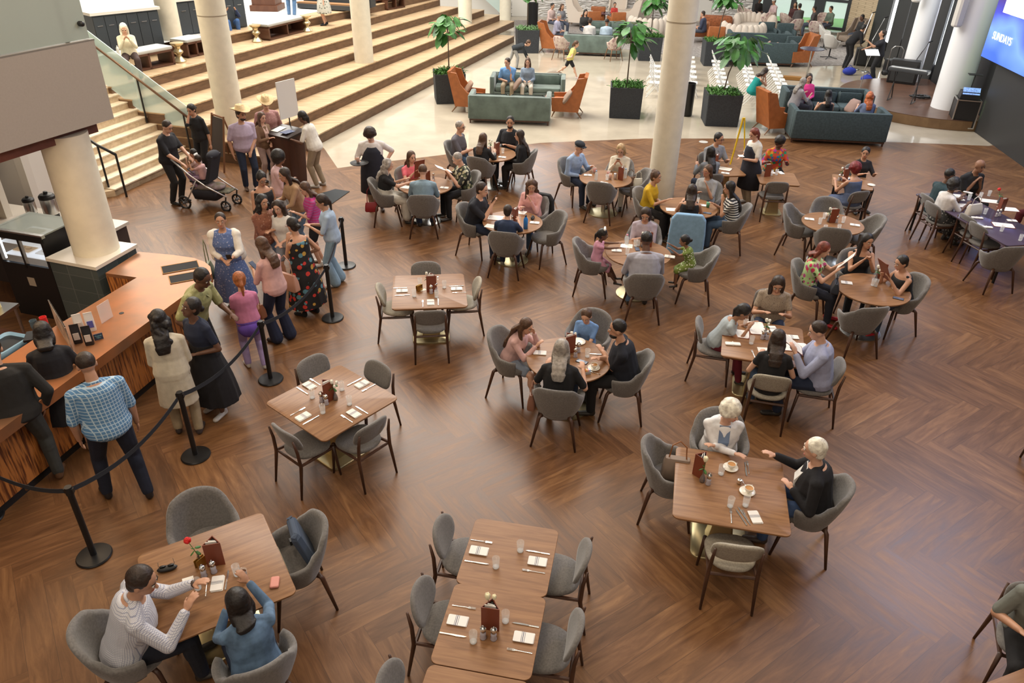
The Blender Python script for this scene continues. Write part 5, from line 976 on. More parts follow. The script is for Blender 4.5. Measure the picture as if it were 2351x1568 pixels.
stand(590, 842, 118, 'girl in a pink tee with a purple jacket tied round the waist, blonde-red ponytail', H=1.42, fem=True, sk='l', hair=('pony', 'red'), top=((.56, .20, .34), .55), bot=('pants', (.38, .30, .56)), shoe=(.65, .63, .6), L='s_belly', Rr='s_belly', hp=16, extra=(('waistwrap', (.14, .07, .40)),), feet=[(-.10, .05), (.10, -.08)])
p8 = stand(652, 782, 150, 'person in a pale pink blouse and navy trousers with long wavy brown hair', H=1.66, fem=True, sk='m', hair=('long', 'brown'), top=((.62, .38, .36), 1.2), bot=('flare', (.012, .018, .045)), shoe=(.03, .02, .02), L='s_phone', Rr='s_phone', hp=26)
held(p8, 'phone', 'm', 'pale blue phone held by the person in the pink blouse')
p9_ = stand(712, 722, 150, 'person in a black floral long dress with glasses and hair in a bun', H=1.62, fem=True, w=1.10, sk='m', hair=('lowbun', 'black'), top=(pattern('black_floral', 'floral', [(.010, .010, .012), (.55, .04, .03), (.010, .01, .012), (.55, .33, .06), (.10, .25, .32), (.010, .01, .012)], 13), 0), bot=('dress', blk, .82), shoe=blk, L='s_chin', Rr='s_bag', hp=12, extra=(('glasses', (.3, .03, .03)),))
p10_ = stand(548, 702, -82, 'smiling person in a blue patterned sundress and white cardigan holding a phone', H=1.62, fem=True, w=1.16, sk='m', hair=('short', 'dark'), top=(pattern('blue_dress', 'dots', [(.10, .16, .36), (.38, .42, .58), (.20, .26, .48)], 30), .4), bot=('dress', blk, .86), shoe=(.3, .2, .12), L='s_fwd', Rr='s_belly', hp=0, hy=8)
held(p10_, 'phone', 'L', 'black phone held by the smiling person in the blue sundress', 60, .04)
W_ = p10_['W']; bmb = MB()
for sg in (-1, 1):
    k = 'L' if sg < 0 else 'R'; inv = W_.inverted(); a, e, wr = [inv @ p10_[q][k] for q in ('sh', 'el', 'wr')]; bmb.ell(a, (.085, .085, .085)); bmb.cone(a, .075, e, .062); bmb.cone(e, .06, e.lerp(wr, .6), .05); bmb.cone(a+V((-sg*.03, -.04, .02)), .07, a+V((sg*.0, -.06, -.36)), .10)
obj('cardigan', remesh(bmb, .010, 2, 'cardigan'), cl((.76, .73, .66)), p10_['o'])
stand(776, 652, -172, 'teen in a light blue tee and pale jeans with a long dark ponytail', H=1.62, fem=True, sk='m', hair=('pony', 'dark'), top=((.38, .50, .66), .9), bot=('flare', (.22, .34, .46)), shoe=(.6, .58, .55), L='s_phone', Rr='s_phone', hp=16, hy=15)
stand(738, 606, -158, 'girl in a striped magenta tee and black shorts', H=1.56, fem=True, sk='l', hair=('long', 'brown'), top=(pattern('magenta_stripes', 'stripes', [(.50, .035, .20), (.40, .10, .28)], 22), .9), bot=('shorts', blk), shoe=(.6, .58, .55), L='s_phone', Rr='s_belly', hp=24, hy=10)
stand(672, 655, -96, 'girl in a white tee with black lettering and grey shorts', H=1.56, fem=True, sk='l', hair=('wavy', 'dark'), top=((.68, .66, .62), .7), bot=('shorts', (.30, .31, .34)), shoe=(.5, .4, .33), L='s_belly', Rr='s_belly', hp=14)
stand(628, 655, -40, 'person in a copper paisley top with long wavy black hair, arms folded', H=1.64, fem=True, sk='m', hair=('wavy', 'black'), top=(pattern('paisley', 'dots', [(.26, .10, .06), (.40, .22, .15), (.17, .07, .05)], 26), 1.3), bot=('jeans', (.09, .12, .18)), L='s_cross', Rr='s_cross', hp=6)
stand(625, 592, -50, 'person in a black sleeveless top with glasses and a small top bun', H=1.66, fem=True, w=1.06, sk='m', hair=('bun', 'black'), top=(blk, 0), bot=('jeans', (.12, .16, .22)), L='s_belly', Rr='s_belly', hp=22, extra=(('glasses',),))
stand(656, 540, 6, 'person in a pale pink V-neck sweater with curly black hair, arms folded', H=1.66, fem=True, w=1.06, sk='b', hair=('afro', 'black'), top=((.64, .43, .44), 1.9), bot=('pants', (.3, .28, .26)), L='s_cross', Rr='s_cross', hp=4)
p17 = stand(704, 580, -140, 'person in a tan top with a beige backpack and long dark hair', H=1.68, fem=True, w=1.06, sk='m', hair=('long', 'dark'), top=((.36, .23, .13), 1.3), bot=('jeans', (.12, .18, .26)), L='s_reach', Rr='s_fwd', lean=16, hp=14)
ph = stand(735, 428, 168, 'host in a white tee and khaki trousers leaning over the podium, dark ponytail', H=1.70, fem=True, w=1.06, sk='d', hair=('pony', 'black'), top=((.74, .72, .66), .8), bot=('pants', (.28, .22, .15)), shoe=(.5, .48, .45), L=(-.16, .42, 1.06), Rr=(.2, .20, .84), lean=16, hp=22)
stand(578, 434, -58, 'bearded person in a straw cowboy hat, lilac shirt and dark jeans', H=1.80, w=1.16, sk='m', hair=('short', 'dark'), top=((.46, .38, .50), .8), bot=('jeans', (.018, .028, .055)), shoe=(.09, .05, .03), L=(-.08, .24, .92), Rr=(.27, .04, .84), hp=4, hy=30, extra=(('cowboy',), ('beard', 'dark')))
stand(632, 396, -62, 'person in a straw cowboy hat and pink patterned shirt behind the podium', H=1.76, w=1.1, sk='l', hair=('short', 'dark'), top=(pattern('pink_paisley', 'dots', [(.42, .22, .22), (.55, .36, .34), (.33, .16, .17)], 30), 1.0), bot=('jeans', nvy), hp=18, extra=(('cowboy',),))
stand(618, 414, -35, 'girl in a brown cardigan and pink top with a pink handbag', H=1.56, fem=True, sk='l', hair=('long', 'brown'), top=((.20, .12, .07), 1.9), bot=('pants', (.45, .33, .30)), L='s_belly', Rr='s_phone', hp=8, extra=(('inner', (.6, .42, .38)),))
stand(410, 466, -12, 'person in black at the stroller handing something to the child', H=1.78, w=1.14, sk='l', hair=('fade', 'dark'), top=((.014, .014, .018), .9), bot=('pants', (.016, .016, .018)), shoe=(.012, .012, .012), L=(-.04, .50, .98), Rr=(.22, .42, .98), hp=26)
stand(478, 402, -110, 'person in a black V-neck top wiping one eye, behind the stroller', H=1.66, fem=True, w=1.06, sk='m', hair=('lowbun', 'black'), top=((.012, .012, .014), 1.1), bot=('pants', blk), Rr=(.04, .16, 1.44), L='s_side', hp=18)
# waiter and waitress
pwt = stand(866, 480, -82, 'waiter with curly hair, white tee and navy apron carrying a round tray', H=1.78, w=1.1, sk='l', hair=('curly', 'dark'), top=((.72, .68, .66), .85), bot=('pants', (.30, .24, .17)), shoe=(.08, .05, .04), Rr=(.24, .30, 1.10), L='s_hip', hp=34, hy=-15, extra=(('apron',),))
tr = empty('serving_tray', (pwt['wr']['R'].x+.0, pwt['wr']['R'].y-.10, pwt['wr']['R'].z+.015)); tag(tr, 'round black serving tray held by the waiter', 'tray'); obj('plate', MB().lathe([(.001, 0), (.17, 0), (.185, .02), (.18, .022), (.168, .006), (.001, .006)], n=32), M_black, tr, smooth=True)
PR['tea'].put(tr.location+V((-.03, .03, .007)), 0, 'glass of amber iced tea on the waiter tray', 'drink')
pws = stand(1712, 468, -158, 'waitress with a red ponytail, white tee and navy apron writing an order', H=1.68, fem=True, w=1.06, sk='l', hair=('pony', 'auburn'), top=((.72, .70, .64), .7), bot=('pants', (.34, .27, .19)), shoe=(.62, .60, .58), L=(-.10, .34, 1.06), Rr=(.05, .30, 1.08), hp=22, extra=(('apron',),)); 
o = PR['paper'].put((pws['hands']['L']+pws['hands']['R'])/2+V((0, 0, .03)), 0, 'white order pad held by the waitress', 'paper'); o.scale = (.7, .7, 1)
# far walkers
stand(1180, 158, 5, 'boy in a black jacket and grey trousers bending to the floor', H=1.35, sk='l', hair=('short', 'brown'), top=((.02, .025, .03), 1.95), bot=('pants', (.28, .28, .27)), lean=72, hp=40, shoe=blk, L=(-.05, .62, .24), Rr=(.08, .52, .2), feet=[(-.12, -.28), (.10, .10)])
stand(1306, 182, -8, 'girl in a yellow tee and black shorts running over the pale floor', H=1.30, fem=True, sk='l', hair=('pony', 'brown'), top=((.60, .52, .16), .5), bot=('shorts', blk), lean=20, shoe=(.6, .5, .5), feet=[(-.07, -.42, .22), (.08, .30)], L=(-.2, .22, .86), Rr=(.24, -.1, .75))
stand(748, 58, 200, 'person in a black and white leaf print skirt walking down the top terrace', z=1.56, H=1.66, fem=True, sk='l', hair=('long', 'brown'), top=((.5, .3, .28), .8), bot=('skirt', pattern('leafskirt', 'dots', [(.50, .50, .44), (.08, .10, .08), (.2, .22, .18)], 13), .62), shoe=blk)
stand(671, 40, 90, 'person in blue jeans standing on the upper level, head out of frame', z=1.83, H=1.8, sk='m', hair=('short', 'dark'), top=((.5, .5, .5), 1), bot=('jeans', (.10, .20, .38)))
person('person with long white hair, cream blouse and dark trousers on the upper bench', G(300, 135, 1.56+.46)-V((0, 0, .46)), -62, sit=True, H=1.66, fem=True, sk='l', hair=('long', 'white'), top=((.66, .60, .46), 1.9), bot=('pants', (.05, .03, .03)), L='phone', Rr='phone', hp=26, shoe=(.45, .25, .2))
person('person in blue jeans sitting on the top terrace, half hidden by a column', G(532, 84, 1.56)+V((0, 0, 0)), -55, sit=True, H=1.76, sk='m', hair=('short', 'dark'), top=((.03, .05, .12), 1.9), bot=('jeans', (.05, .12, .30)), shoe=(.02, .015, .012), seatz=.26, feet=[(-.14, .40, .08), (.14, .52, .08)])
# bags of the queue
def hang(p, sg, label, col, dz=-.72, out=.16, fwd=-.02, **k):
    s_ = p['sh']['R' if sg > 0 else 'L']; f = p['face']; rgt = V((math.sin(f), -math.cos(f), 0)); loc = V((s_.x, s_.y, s_.z+dz))+rgt*sg*out+V((math.cos(f), math.sin(f), 0))*fwd
    return handbag(loc, f, label, col, **k)
hang(p8, -1, 'brown leather handbag hanging from the arm of the pink blouse', (.22, .085, .04), dz=-.78, out=.10, fwd=.12)
hang(p9_, -1, 'large blush pink tote on the shoulder of the black floral dress', (.55, .30, .22), dz=-.66, strap=.30, w_=.40, h=.26)
hang(p10_, 1, 'olive green shoulder bag beside the blue sundress', (.20, .22, .14), dz=-.72, strap=.38, w_=.26, h=.26)
hb = ppl2
# ---------- queue stanchions ----------
def stanchion():
    r = empty('queue_post'); obj('base', MB().lathe([(.001, 0), (.165, 0), (.17, .012), (.16, .026), (.06, .034), (.001, .035)], n=36), M_blackm, r, auto=True)
    obj('post', MB().lathe([(.030, .03), (.030, .86), (.001, .86)], n=18), M_blackm, r, smooth=False); obj('belt_head', MB().lathe([(.036, .84), (.038, .90), (.034, .93), (.001, .932)], n=18).box((0, 0, .885), (.09, .03, .05)), M_black, r, auto=True); return r
SP = Proto(stanchion()); pos = []
for px, py, l in ((217, 1277, 'nearest black queue post, left of the rose table'), (450, 1047, 'black queue post beside the cream coat'), (622, 872, 'black queue post beside the girl with a purple jacket'), (764, 731, 'black queue post left of the table laid for four'), (795, 611, 'farthest black queue post behind the teen in light blue'), (-30, 1190, 'black queue post at the left photo edge, mostly cut off')):
    p = G(px, py); pos.append(p); SP.put(p, 0, l, 'post', 'queue posts')
M_belt = P('belt_webbing', (.022, .026, .034), .85)
for i, (a, b, l) in enumerate(((0, 1, 'between the two nearest posts'), (1, 2, 'from the cream coat to the purple jacket'), (2, 3, 'beside the black floral dress'), (3, 4, 'by the teen in light blue'), (5, 0, 'running to the bar at the left edge'))):
    A_, B_ = pos[a]+V((0, 0, .885)), pos[b]+V((0, 0, .885)); d = (B_-A_); n = V((-d.y, d.x, 0)).normalized()*.002; rs = []
    for k in range(13):
        t = k/12; t = .03+t*.94; p = A_+d*t-V((0, 0, .16*(1 if i != 3 else .4)*4*t*(1-t))); h = V((0, 0, .027)); rs.append([p-n-h, p+n-h, p+n+h, p-n+h])
    o = obj('queue_belt', MB().rings([[q-A_ for q in r_] for r_ in rs]), M_belt, loc=A_); tag(o, 'black queue belt '+l, 'belt', 'queue belts')
# ---------- coffee bar ----------
Z = 1.07
fr_ = [(486, 628), (459, 656), (427, 675), (351, 729), (236, 817), (177, 858)]
F = [G(x, y, Z).xy for x, y in fr_]; dF = (F[-1]-F[2]).normalized(); end = F[2]+dF*6.5
inn = [G(x, y, Z).xy for x, y in ((314, 637), (131, 745))]; nt = [G(x, y, Z).xy for x, y in ((242, 627), (319, 578), (395, 585), (445, 592), (470, 601), (483, 612))]
bk_end = inn[1]+ (inn[1]-inn[0]).normalized()*.35
wv_ = V((-dF.y, dF.x)); 
if wv_.x > 0: wv_ = -wv_
front = [F[0], F[1], F[2], end]; inner = [end+wv_*.95, inn[1]+dF*.3, inn[0]]
outl = [tuple(p) for p in front+inner+[nt[0]]+nt[1:]]
bar = empty('coffee_bar', (F[3].x, F[3].y, 0)); tag(bar, 'long curved coffee bar with mottled copper top and amber wood front', 'counter'); o_ = bar.location
def sub(pl): return [(p[0]-o_.x, p[1]-o_.y) for p in pl]
def off_(pl, k): c = V((sum(p[0] for p in pl)/len(pl), sum(p[1] for p in pl)/len(pl))); return pl
# rounded nose
nose = []
N0, N1, N2 = V(outl[-1]), F[0], F[1]
obj('countertop', MB().poly(sub(outl), Z-.05, Z), M_copper, bar)
base_pts = [F[0]+wv_*.22-V((.0, .15)), F[1]+wv_*.22, F[2]+wv_*.22, end+wv_*.22, end+wv_*.85, inn[1]+dF*.3-wv_*.05, inn[0]-V((-.05, .0)), V(nt[0]), V(nt[1])-V((0, .12)), V(nt[2])-V((0.05, .2)), V(nt[4])-V((0.22, .12))]
def amber():
    m = M_amber; T = NT(m); b = T.nt.nodes['Principled BSDF']; tc = T.n('ShaderNodeTexCoord'); mp = T.n('ShaderNodeMapping'); mp.inputs['Scale'].default_value = (14, 14, 1.2); T.L.new(tc.outputs['Object'], mp.inputs[0])
    n = T.n('ShaderNodeTexNoise'); n.inputs['Scale'].default_value = 2.4; n.inputs['Detail'].default_value = 3; T.L.new(mp.outputs[0], n.inputs[0]); cr = T.n('ShaderNodeValToRGB'); cr.color_ramp.elements[0].position = .38; cr.color_ramp.elements[0].color = (.12, .035, .012, 1); cr.color_ramp.elements[1].position = .55; cr.color_ramp.elements[1].color = (.50, .19, .05, 1)
    T.L.new(n.outputs[0], cr.inputs[0]); T.L.new(cr.outputs[0], b.inputs['Base Color']); bp = T.n('ShaderNodeBump'); bp.inputs['Distance'].default_value = .02; T.L.new(n.outputs[0], bp.inputs['Height']); T.L.new(bp.outputs[0], b.inputs['Normal'])
amber()
obj('front_panel', MB().poly(sub([tuple(p) for p in base_pts]), .12, Z-.05), M_amber, bar); obj('kickboard', MB().poly(sub([tuple(V(p)+wv_*.04) for p in base_pts]), 0, .12), M_black, bar)
obj('counter_edge', MB().poly(sub([tuple(p) for p in (F[0], F[1], F[2], end, end+wv_*.06, F[2]+wv_*.06, F[1]+wv_*.06, F[0]+wv_*.06)]), Z-.13, Z-.05), M_copper, bar)
# tiled pedestal with column
ped = [G(x, y, 1.18).xy for x, y in ((103, 592), (219, 614), (315, 560), (205, 545))]
ce = sum((p for p in ped), V((0, 0)))/4
pd = empty('column_pedestal', (ce.x, ce.y, 0)); tag(pd, 'dark green tiled pedestal with white stone cap under the bar column', 'pedestal')
def brick2():
    m = M_tile; T = NT(m); b = T.nt.nodes['Principled BSDF']; br = T.n('ShaderNodeTexBrick'); tc = T.n('ShaderNodeTexCoord'); sp = T.n('ShaderNodeSeparateXYZ'); cb = T.n('ShaderNodeCombineXYZ'); T.L.new(tc.outputs['Object'], sp.inputs[0]); T.L.new(T.m('ADD', sp.outputs[0], sp.outputs[1]), cb.inputs[0]); T.L.new(sp.outputs[2], cb.inputs[1])
    T.L.new(cb.outputs[0], br.inputs[0]); br.inputs['Color1'].default_value = (.055, .075, .075, 1); br.inputs['Color2'].default_value = (.075, .095, .095, 1); br.inputs['Mortar'].default_value = (.10, .12, .12, 1); br.inputs['Scale'].default_value = 1; br.inputs['Mortar Size'].default_value = .006; br.inputs['Brick Width'].default_value = .28; br.inputs['Row Height'].default_value = .24; br.offset = 0
    T.L.new(br.outputs[0], b.inputs['Base Color'])
brick2()
obj('tiled_base', MB().poly([tuple((p-ce)*.94) for p in ped], 0, 1.13), M_tile, pd); obj('stone_cap', MB().poly([tuple((p-ce)*1.0) for p in ped], 1.13, 1.18), P('white_quartz', (.70, .66, .58), .3), pd)
a, b = G(165, 580, 1.18), G(273, 575, 1.18); c = (a+b)/2; column(c.x-.02, c.y+.08, 1.18, (b-a).length/2*.96, 'trim_29', h=2.9)
# things on the counter
def atC(px, py, z=Z): return G(px, py, z)
m = empty('bar_mats', atC(430, 627)); 
for i, (px, py) in enumerate(((414, 614), (432, 636))):
    o = obj('bar_mat', MB().box((0, 0, .004), (.50, .27, .007)), P('mat_black', (.02, .02, .022), .9), loc=atC(px, py), rz=R(28)); obj('mat_border', MB().box((0, .130, .008), (.50, .012, .003)).box((0, -.130, .008), (.50, .012, .003)).box((.245, 0, .008), (.01, .27, .003)).box((-.245, 0, .008), (.01, .27, .003)), P('mat_gold', (.45, .22, .05), .7), o)
    tag(o, ('farther', 'nearer')[i]+' black bar mat with gold edging on the copper counter', 'mat', 'bar mats')
bpy.data.objects.remove(m)
def coffee_bag(px, py, front, lab, label, rz):
    r = empty('coffee_bag', atC(px, py), R(rz)); obj('pouch', MB().rings([[(x*a_, y*b_, z) for x, y in rrect(.10, .07, .02, 3)] for z, a_, b_ in ((0, .95, 1), (.02, 1, 1.05), (.16, 1, .8), (.21, .98, .15), (.25, .98, .12))]), front, r, auto=True)
    obj('paper_label', MB().box((0, -.036, .10), (.065, .006, .09)), lab, r); tag(r, label, 'bag', 'coffee bags')
M_bagw, M_bagb = P('bag_white', (.7, .68, .66), .5), P('bag_black', (.015, .014, .015), .4); M_lblue = P('label_blue', (.10, .12, .45), .6); M_lw = P('label_white', (.66, .60, .55), .6)
coffee_bag(181, 786, M_bagb, M_lw, 'left black coffee bag with pale label standing on the copper counter', 25); coffee_bag(207, 790, M_bagb, M_lw, 'right black coffee bag with pale label beside the small blue sign', 25); coffee_bag(186, 762, M_bagw, M_lw, 'white coffee bag behind the left black one', 30); coffee_bag(212, 758, M_bagw, M_lblue, 'white coffee bag with blue label', 30)
sg_ = obj('tip_sign', MB().box((0, 0, .045), (.10, .012, .08)), P('sign_navy', (.02, .05, .10), .4), loc=atC(228, 780), rz=R(35)); tag(sg_, 'small dark blue counter sign with light lettering beside the coffee bags', 'sign'); 
text('THANK\nYOU', .022, P('sign_cyan', (.2, .5, .6), .6), sg_, (0, -.008, .05), (R(90), 0, 0))
o = obj('acrylic_sign', MB().box((0, 0, .125), (.20, .006, .25)), P('acrylic', (.8, .8, .82), .1, alpha=.4), loc=atC(247, 735), rz=R(75)); tag(o, 'clear acrylic sign holder standing edge-on on the copper counter', 'sign holder')
pb = empty('poster_stand', (-5.42, 7.72, Z+.05), R(-50)); tag(pb, 'large photo poster in a chrome frame clipped to the inner bar edge', 'poster'); obj('poster', MB().box((0, 0, .12), (.80, .012, .34)), P('poster_print', (.35, .28, .22), .5, noise_=.6, nscale=6), pb); obj('chrome_frame', MB().tube([(-.41, 0, -.06), (-.41, 0, .31), (.41, 0, .31)], .008, 6), M_silver, pb)
o = obj('cable_grommet', MB().lathe([(.03, 0), (.03, .003)], n=16), M_black, loc=atC(279, 719)); tag(o, 'round black cable grommet in the copper counter', 'grommet')
# back bar: pastry case, urns, work counter
cc = G(80, 700); c0_ = V((-7.1, 9.2, 0))
case = empty('pastry_case', (-7.18, 10.42, 0), R(-16)); tag(case, 'black pastry display case with lit glass doors beside the pedestal', 'display case')
obj('cabinet', MB().box((0, 0, .45), (.92, .72, .90)).box((-.44, 0, 1.15), (.04, .72, .5)).box((.44, 0, 1.15), (.04, .72, .5)).box((0, .34, 1.15), (.92, .04, .5)).box((0, -.35, 1.35), (.92, .03, .10)).box((0, -.34, 1.1), (.05, .04, .5)), M_blackm, case)
obj('top_glass', MB().box((0, 0, 1.41), (.92, .70, .02)), P('case_glass', (.5, .55, .5), .08, alpha=.6), case); obj('top_trim', MB().box((0, -.33, 1.40), (.95, .06, .05)), M_steel, case)
obj('shelf', MB().box((0, 0, 1.0), (.84, .60, .012)).box((0, 0, 1.2), (.84, .60, .012)), P('lit_shelf', (.85, .92, 1), .4, emit=.5), case); obj('light_strip', MB().box((-.41, -.30, 1.14), (.015, .02, .42)).box((.41, -.30, 1.14), (.015, .02, .42)), P('strip_lamp', (.85, .93, 1), .4, emit=6), case)
obj('glass_door', MB().box((-.22, -.36, 1.14), (.40, .008, .42)).box((.22, -.36, 1.14), (.40, .008, .42)), M_clear, case)
for i, (x, z, c_) in enumerate(((-.22, 1.015, (.5, .3, .12)), (.2, 1.015, (.8, .8, .78)), (-.2, 1.215, (.45, .25, .1)), (.22, 1.215, (.55, .38, .15)))):
    o = obj('pastry_tray', MB().box((0, 0, .01), (.30, .40, .015), bev=.004).ell((-.06, -.1, .035), (.05, .04, .025)).ell((.06, -.1, .035), (.05, .04, .025)).ell((-.06, .05, .035), (.05, .04, .025)).ell((.06, .05, .035), (.05, .04, .025)), P('pastry%d' % i, c_, .6), loc=case.matrix_basis @ V((x, 0, z)), rz=R(-16)); tag(o, ('lower left', 'lower right', 'upper left', 'upper right')[i]+' tray of pastries in the lit display case', 'tray', 'pastry trays')
o = obj('notice', MB().box((0, -.362, .62), (.13, .004, .14)), P('notice_beige', (.45, .38, .30), .7), case)
bc = empty('back_counter', (-8.0, 11.45, 0), R(-16)); tag(bc, 'pale topped back counter with a dark front behind the bar', 'counter'); obj('worktop', MB().box((0, .05, 1.02), (3.2, .85, .05)), P('stone_top', (.62, .56, .48), .35), bc); obj('cabinet', MB().box((0, .05, .5), (3.1, .8, 1.0)), P('cab_dark', (.05, .035, .03), .5), bc)
def urn(loc, k, label):
    r = empty('coffee_urn', loc, R(20)); r.scale = (k,)*3; obj('base', MB().lathe([(.001, 0), (.10, 0), (.10, .17), (.001, .17)], n=24).box((0, -.07, .05), (.12, .14, .03)), M_black, r, auto=True); obj('steel_body', MB().lathe([(.105, .17), (.11, .19), (.11, .40), (.105, .42), (.001, .42)], n=28), M_steel, r, auto=True)
    obj('lid', MB().lathe([(.112, .41), (.115, .45), (.09, .48), (.03, .49), (.03, .52), (.001, .525)], n=24), M_black, r, auto=True); tag(r, label, 'coffee urn')
urn((-7.45, 11.30, 1.05), 1.05, 'tall steel and black coffee urn behind the pastry case'); urn((-7.85, 11.42, 1.05), .8, 'smaller coffee urn left of the tall one')
kb_ = V((-6.55, 6.9)); wt = empty('prep_table', (-7.05, 8.35, 0), R(83)); tag(wt, 'steel prep table with sauce bottles at the left edge behind the bar', 'table'); obj('tabletop', MB().box((0, 0, .9), (1.1, .6, .04)), M_steel, wt)
for sx in (-1, 1):
    for sy in (-1, 1): obj('leg', MB().tube([(sx*.5, sy*.26, 0), (sx*.5, sy*.26, .9)], .02, 6), M_steel, wt)
for i, (x, c_) in enumerate(((.10, (.25, .06, .03)), (.20, (.55, .45, .30)), (.30, (.7, .6, .35)), (.0, (.1, .03, .02)), (.40, (.75, .65, .3)))):
    r = empty('sauce_bottle', wt.matrix_basis @ V((x, -.12, .92))); obj('bottle_body', MB().lathe([(.001, 0), (.035, 0), (.035, .13), (.012, .16), (.001, .16)], n=14), P('sauce%d' % i, c_, .4), r, smooth=True); obj('nozzle', MB().lathe([(.014, .15), (.003, .21)], n=10), P('nozzle', (.7, .6, .45), .5), r); tag(r, 'sauce squeeze bottle', 'bottle', 'sauce bottles', 'on the steel prep table')
bin_ = empty('waste_bin', (-6.42, 8.0, 0), R(75)); tag(bin_, 'black waste bin with a blue liner bag behind the bar', 'bin'); obj('bin_body', MB().rings([[(x*k, y*k, z) for x, y in rrect(.46, .36, .06)] for z, k in ((0, .8), (.78, 1))]), M_black, bin_)
obj('liner', MB().rings([[(x*k, y*k, z) for x, y in rrect(.48, .38, .07)] for z, k in ((.70, 1.03), (.82, 1.05), (.83, .97), (.5, .85))]), P('liner_blue', (.20, .36, .52), .45), bin_, smooth=True)
mc = empty('coffee_machine', (-6.02, 6.55, 1.07), R(-62)); bpy.data.objects.remove(mc)
for i, (x, c_, n_) in enumerate((((-5.93, 8.17), (.62, .03, .03), 7), ((-6.05, 8.14), (.08, .12, .15), 5))):
    for k in range(n_):
        o = obj('paper_cup', MB().lathe([(.001, 0), (.030, 0), (.042, .10), (.043, .103), (.040, .103), (.029, .004), (.001, .004)], n=18), P('cup%d' % i, c_, .5)); o.location = (x[0], x[1], .90+.018*k); tag(o, ('red', 'dark')[i]+' paper cup', 'cup', ('red', 'dark')[i]+' paper cups', 'in a stack behind the bar')
sh_ = empty('cup_shelf', (-5.99, 8.10, 0), R(20)); tag(sh_, 'dark low shelf behind the bar carrying the paper cup stacks', 'shelf'); obj('board', MB().box((0, 0, .885), (.34, .24, .03)), M_black, sh_); obj('support', MB().box((0, 0, .44), (.28, .2, .87)), M_black, sh_)
struct('floor_bar', MB().poly([(-13, 2), (-6.2, 2), (-5.9, 6), (-6.0, 9.2), (-8, 9.8), (-13, 11)], .001, .004), P('bar_tiles', (.20, .085, .05), .5, noise_=.2, nscale=3))
bm_ = empty('espresso_machine', (-5.72, 5.85, 1.07), R(110)); tag(bm_, 'dark register and card reader on the bar at the left photo edge', 'register'); obj('body', MB().box((0, 0, .12), (.30, .22, .24), bev=.02), M_black, bm_); obj('screen', MB().box((0, -.12, .25), (.28, .02, .2), M=Matrix.Rotation(R(-30), 4, 'X')), P('phone_glass', (.1, .13, .2), .1), bm_); bm_.name = 'cash_register'
# ---------- podium, easel, mat, stroller ----------
pc = G(678, 418); pdm = empty('host_podium', (pc.x-.1, pc.y+.1, 0), R(-32)); tag(pdm, 'dark walnut host podium with a slanted top and papers', 'podium'); 
obj('cabinet', MB().rings([[(x, y, z) for x, y in rrect(.66*k, .50*k, .03, 2)] for z, k in ((0, .86), (.9, 1.0), (1.08, 1.05))]), wood('podium_wood', (.045, .018, .012), (.075, .03, .02), (6, 6, 1.5), .4), pdm, auto=True); obj('slanted_top', MB().box((0, 0, 1.11), (.76, .56, .05), M=Matrix.Rotation(R(8), 4, 'X')), P('podium_top', (.02, .012, .01), .35), pdm)
obj('list_paper', MB().box((-.2, .0, 1.145), (.2, .28, .006), M=Matrix.Rotation(R(8), 4, 'X')), M_paper, pdm)
tb = obj('tablet', MB().box((.0, 0, .006), (.20, .28, .012), bev=.004), P('tablet_glass', (.16, .2, .34), .1), loc=(pc.x-.02, pc.y+.0, 1.14), rz=R(-32)); tag(tb, 'tablet lying on the host podium', 'tablet')
ps = empty('sign_stand', (pc.x-.05, pc.y+.42, 0), R(60)); tag(ps, 'tall thin sign stand seen edge-on behind the host podium', 'sign'); obj('sign_board', MB().box((0, 0, 1.75), (.55, .02, .8)), M_white, ps); obj('pole', MB().tube([(0, .02, 0), (0, .02, 2.1)], .014), M_blackm, ps)
ez = empty('easel_sign', G(522, 385), R(-40)); tag(ez, 'wooden A-frame easel sign leaning by the first column', 'sign'); obj('front_frame', MB().tube([(-.28, -.25, 0), (-.25, 0, 1.25)], .022, 6).tube([(.28, -.25, 0), (.25, 0, 1.25)], .022, 6).tube([(-.25, 0, 1.22), (.25, 0, 1.22)], .022, 6), P('easel_wood', (.20, .09, .04), .6), ez); obj('back_frame', MB().tube([(-.26, .3, 0), (-.24, 0, 1.2)], .02, 6).tube([(.26, .3, 0), (.24, 0, 1.2)], .02, 6), P('easel_wood', (.2, .09, .04), .6), ez)
obj('board', MB().add([(-.25, -.19, .35), (.25, -.19, .35), (.24, -.01, 1.18), (-.24, -.01, 1.18), (-.25, -.17, .35), (.25, -.17, .35), (.24, .01, 1.18), (-.24, .01, 1.18)], [(0, 1, 2, 3), (7, 6, 5, 4), (0, 4, 5, 1), (2, 6, 7, 3), (1, 5, 6, 2), (0, 3, 7, 4)]), P('chalk_dark', (.05, .04, .04), .7), ez)
mt_ = [G(*q).xy for q in ((712, 452), (770, 435), (803, 440), (760, 470))]; mm = sum(mt_, V((0, 0)))/4; o = obj('floor_mat', MB().poly([tuple(p-mm) for p in mt_], .001, .012), P('mat_rubber', (.035, .04, .045), .9), loc=(mm.x, mm.y, 0)); tag(o, 'black anti-fatigue floor mat at the feet of the host', 'mat')
ys_ = empty('caution_sign', G(1685, 400), R(10)); tag(ys_, 'yellow folding easel stand beside the waitress', 'stand'); M_yel = P('caution_yellow', (.75, .50, .02), .5)
for sx in (-1, 1): obj('leg', MB().tube([(sx*.22, -.1, 0), (sx*.02, 0, 1.35)], .018, 6), M_yel, ys_)
obj('leg', MB().tube([(0, .3, 0), (0, 0, 1.35)], .016, 6), M_yel, ys_)
